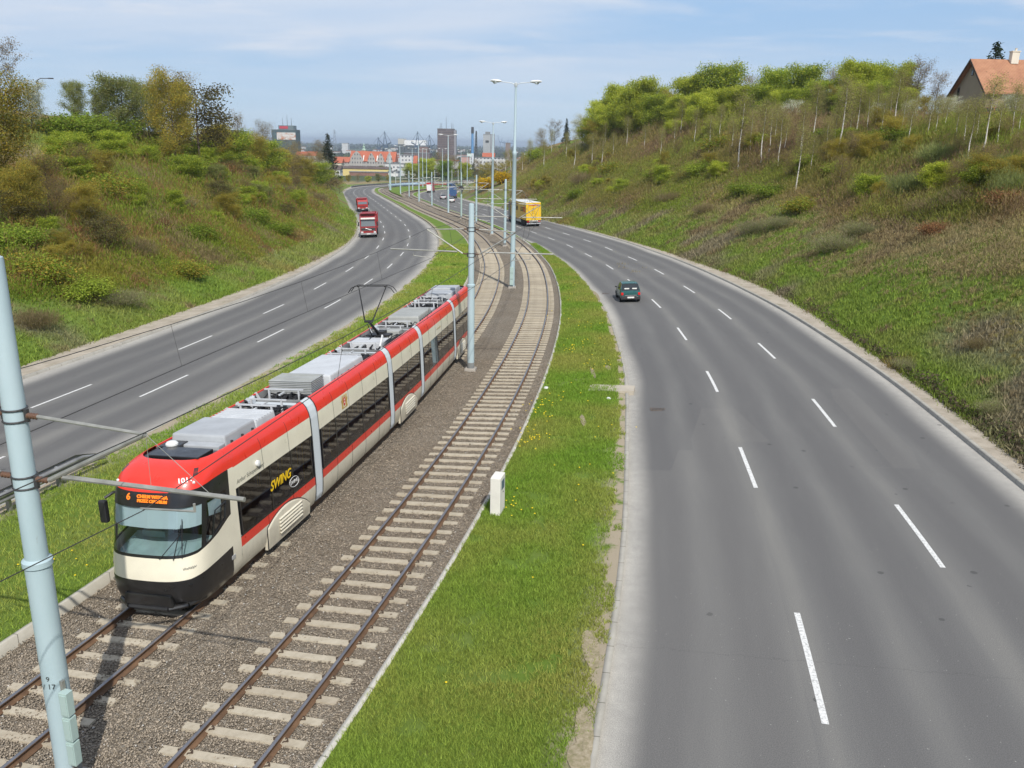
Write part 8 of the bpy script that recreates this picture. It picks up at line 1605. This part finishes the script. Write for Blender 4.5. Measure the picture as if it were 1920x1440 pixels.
x, zt = xz(886, 238, 1450); hh = zt + 40; r_ = empty('chimney', (x, 1450, -40), 0, 'tall thin chimney, white below and blue above with a dark top', 'chimney'); b = MB(); b.lathe((0, 0, 0), [(2.6, 0), (2.3, hh * 0.35)], 12); b.build('lower_shaft', simple('ch_white', (0.7, 0.72, 0.74), 0.7), r_); b = MB(); b.lathe((0, 0, 0), [(2.3, hh * 0.35), (1.9, hh * 0.84)], 12); b.build('upper_shaft', simple('ch_blue', (0.10, 0.26, 0.50), 0.7), r_); b = MB(); b.lathe((0, 0, 0), [(2.2, hh * 0.84), (2.4, hh * 0.9), (2.1, hh)], 12); b.build('cap', M_dark, r_)
x, zt = xz(627, 243, 3000); r_ = empty('pylon', (x, 3000, -41), 0, 'thin lattice pylon alone on the skyline right of the spruce', 'pylon'); hh = zt + 41; b = MB()
for sx in (-1, 1): b.tube((sx * 7, 0, 0), (sx * 0.8, 0, hh), 0.9, 0.7, 4)
for k in range(6): b.tube((-7 + k * 1.0, 0, hh * k / 6.5), (7 - (k + 1) * 1.0, 0, hh * (k + 1) / 6.5), 0.5, 0.5, 4)
for f_ in (0.86, 0.94): b.tube((-6, 0, hh * f_), (6, 0, hh * f_), 0.6, 0.6, 4)
b.build('frame', simple('pylon_grey', (0.25, 0.28, 0.32), 0.7), r_)
for k, (u, vt) in enumerate(((942, 253), (953, 257), (961, 258))):
    x, zt = xz(u, vt, 4200); r_ = empty('gantry_crane', (x, 4200, -41), 0, ('tall blue-grey container crane with raised boom, far in the port', 'blue-grey container crane far in the port, middle of three', 'blue-grey container crane far in the port, right of three')[k], 'crane', 'container cranes far in the port'); hh = zt + 41; b = MB()
    for sx in (-10, 10): b.tube((sx, 0, 0), (sx, 0, hh * 0.62), 1.4, 1.4, 4)
    b.box((0, 0, hh * 0.58), (34, 4, 3)); b.tube((-4, 0, hh * 0.6), (0, 0, hh * 0.85), 1.0, 1.0, 4); b.build('frame', simple('gantry_blue', (0.16, 0.24, 0.36), 0.7) if 'gantry_blue' not in bpy.data.materials else bpy.data.materials['gantry_blue'], r_)
    b = MB(); b.tube((-14, 0, hh * 0.58), (-22 if k == 0 else -30, 0, hh if k == 0 else hh * 0.62), 1.2, 1.0, 4); b.build('boom', bpy.data.materials['gantry_blue'], r_)
# small far blocks
src = None; bl_m = [winmat('far_pale', (0.50, 0.50, 0.49), (0.22, 0.23, 0.25), 3, 3), simple('far_tan', (0.36, 0.30, 0.25), 0.9), simple('far_roof', (0.36, 0.13, 0.08), 0.9)]
rr_ = random.Random(12)
for k in range(54):
    Yk = rr_.uniform(1000, 4200); u = rr_.uniform(545, 1010); x = at(u, 270, Yk).x; w_ = rr_.uniform(12, 38); h_ = rr_.uniform(6, 14)
    if src is None:
        src = empty('distant_building', (0, 0, 0), 0, 'small pale building in the hazy far city, one of many alike', 'building', 'small far buildings of the city'); b = MB(); b.box((0, 0, 0.5), (1, 0.5, 1)); b.build('wall', bl_m[0], src); b = MB(); b.box((0, 0, 1.04), (1.03, 0.53, 0.08)); b.build('roof', bl_m[2], src); o = src
    else: o = dup(src)
    o.location = (x, Yk, H(x, Yk) - 0.5); o.scale = (w_, w_, h_)
# trees at the far bend and in the city
CT = 'trees at the far bend in front of the city'
for n_, (key, u, tv, Yv, wd, lb) in enumerate([('yg2', 772, 306, 520, 1.5, 'bright yellow-green tree by the far lamps, left of two'), ('yg1', 800, 297, 530, 1.3, 'bright yellow-green tree by the far lamps, right of two'), ('dg1', 780, 318, 505, 1.2, 'dark bushy tree under the bright yellow-green pair'), ('br1', 822, 284, 540, 0.7, 'brown poplar left of three at the foot of the tower block'), ('br1', 838, 288, 535, 0.7, 'brown poplar, middle of three at the foot of the tower block'), ('br1', 852, 290, 530, 0.8, 'brown poplar, right of three at the foot of the tower block'), ('gr1', 835, 300, 500, 1.3, 'dark green tree behind the third street lamp'), ('yg1', 872, 305, 500, 1.2, 'light green tree behind the greenish mast'), ('br1', 895, 298, 470, 1.0, 'reddish brown tree right of the light green one'), ('ol1', 915, 304, 430, 1.4, 'olive tree behind the second street lamp'), ('br1', 932, 300, 400, 1.3, 'bushy brown tree above the yellow flowering bushes'), ('ol1', 955, 300, 370, 1.3, 'low olive tree at the end of the right slope'), ('dg1', 708, 325, 490, 1.2, 'dark green bushy tree above the far end of the left road'), ('yg2', 688, 330, 488, 1.3, 'yellow-green low tree above the far end of the left road'), ('br1', 668, 325, 492, 1.2, 'greyish low tree above the far left bend'), ('ol1', 650, 327, 490, 1.4, 'olive low tree at the far left bend'), ('gr2', 636, 333, 485, 1.2, 'green low tree where the left slope ends'), ('ol1', 725, 330, 500, 1.2, 'olive low tree beside the white terraced flats'), ('dg1', 760, 325, 520, 1.1, 'dark low tree below the white flat building'), ('br1', 600, 262, 400, 1.0, 'brown tree just left of the dark spruce'), ('br1', 575, 285, 340, 1.2, 'brown low tree in front of the orange-roofed houses')]): tree_uY(key, u, tv, Yv, lb, CT, wd)
r = np.random.default_rng(99); m = 5200; Yk = 700 * (7000 / 700) ** r.random(m); uu = 440 + 620 * r.random(m); X_ = (uu - 960) / FPX * Yk * 1.0; zk = np.interp(Yk, [700, 1000, 1500, 8000], [-27, -36, -40, -41]); keep = fbm(X_, Yk, 260, 3, 4) > 0.44; X_, Yk, zk = X_[keep], Yk[keep], zk[keep]; m = len(X_); k = np.repeat(np.arange(m), 14); sz = (2.2 + Yk * 0.0012); P = np.column_stack([X_[k], Yk[k], zk[k]]) + r.normal(size=(len(k), 3)) * np.column_stack([sz[k] * 1.8, sz[k] * 1.8, sz[k] * 0.55]); P[:, 2] = np.abs(P[:, 2] - zk[k]) + zk[k] + 0.5; c = np.array([(0.045, 0.06, 0.03), (0.075, 0.085, 0.04), (0.06, 0.055, 0.04), (0.09, 0.11, 0.035)]); cc = c[r.integers(0, 4, m)][k] * (0.75 + 0.5 * r.random(len(k)))[:, None]; V, F = quads(P, sz[k] * 0.8, r, aspect=0.7)
tag(npmesh('distant_wood', V, F, M_leaf, None, col=np.repeat(cc, 4, 0)), 'dark woods and street trees spread between the buildings of the far city', 'woodland', kind='stuff')
# ------------------------------------------------------------------ the air over the coast
hzm = bpy.data.materials.new('haze_air'); hzm.use_nodes = True; t = hzm.node_tree; t.nodes.clear(); o_ = t.nodes.new('ShaderNodeOutputMaterial'); pv = t.nodes.new('ShaderNodeVolumePrincipled'); pv.inputs['Color'].default_value = (0.74, 0.86, 1.0, 1); pv.inputs['Density'].default_value = 0.00013; pv.inputs['Anisotropy'].default_value = 0.15; t.links.new(pv.outputs[0], o_.inputs['Volume'])
b = MB(); b.box((0, 14000, -12), (32000, 34000, 104)); hz = b.build('haze', hzm); tag(hz, 'pale blue haze hanging over the city and the coast', 'haze', kind='stuff')
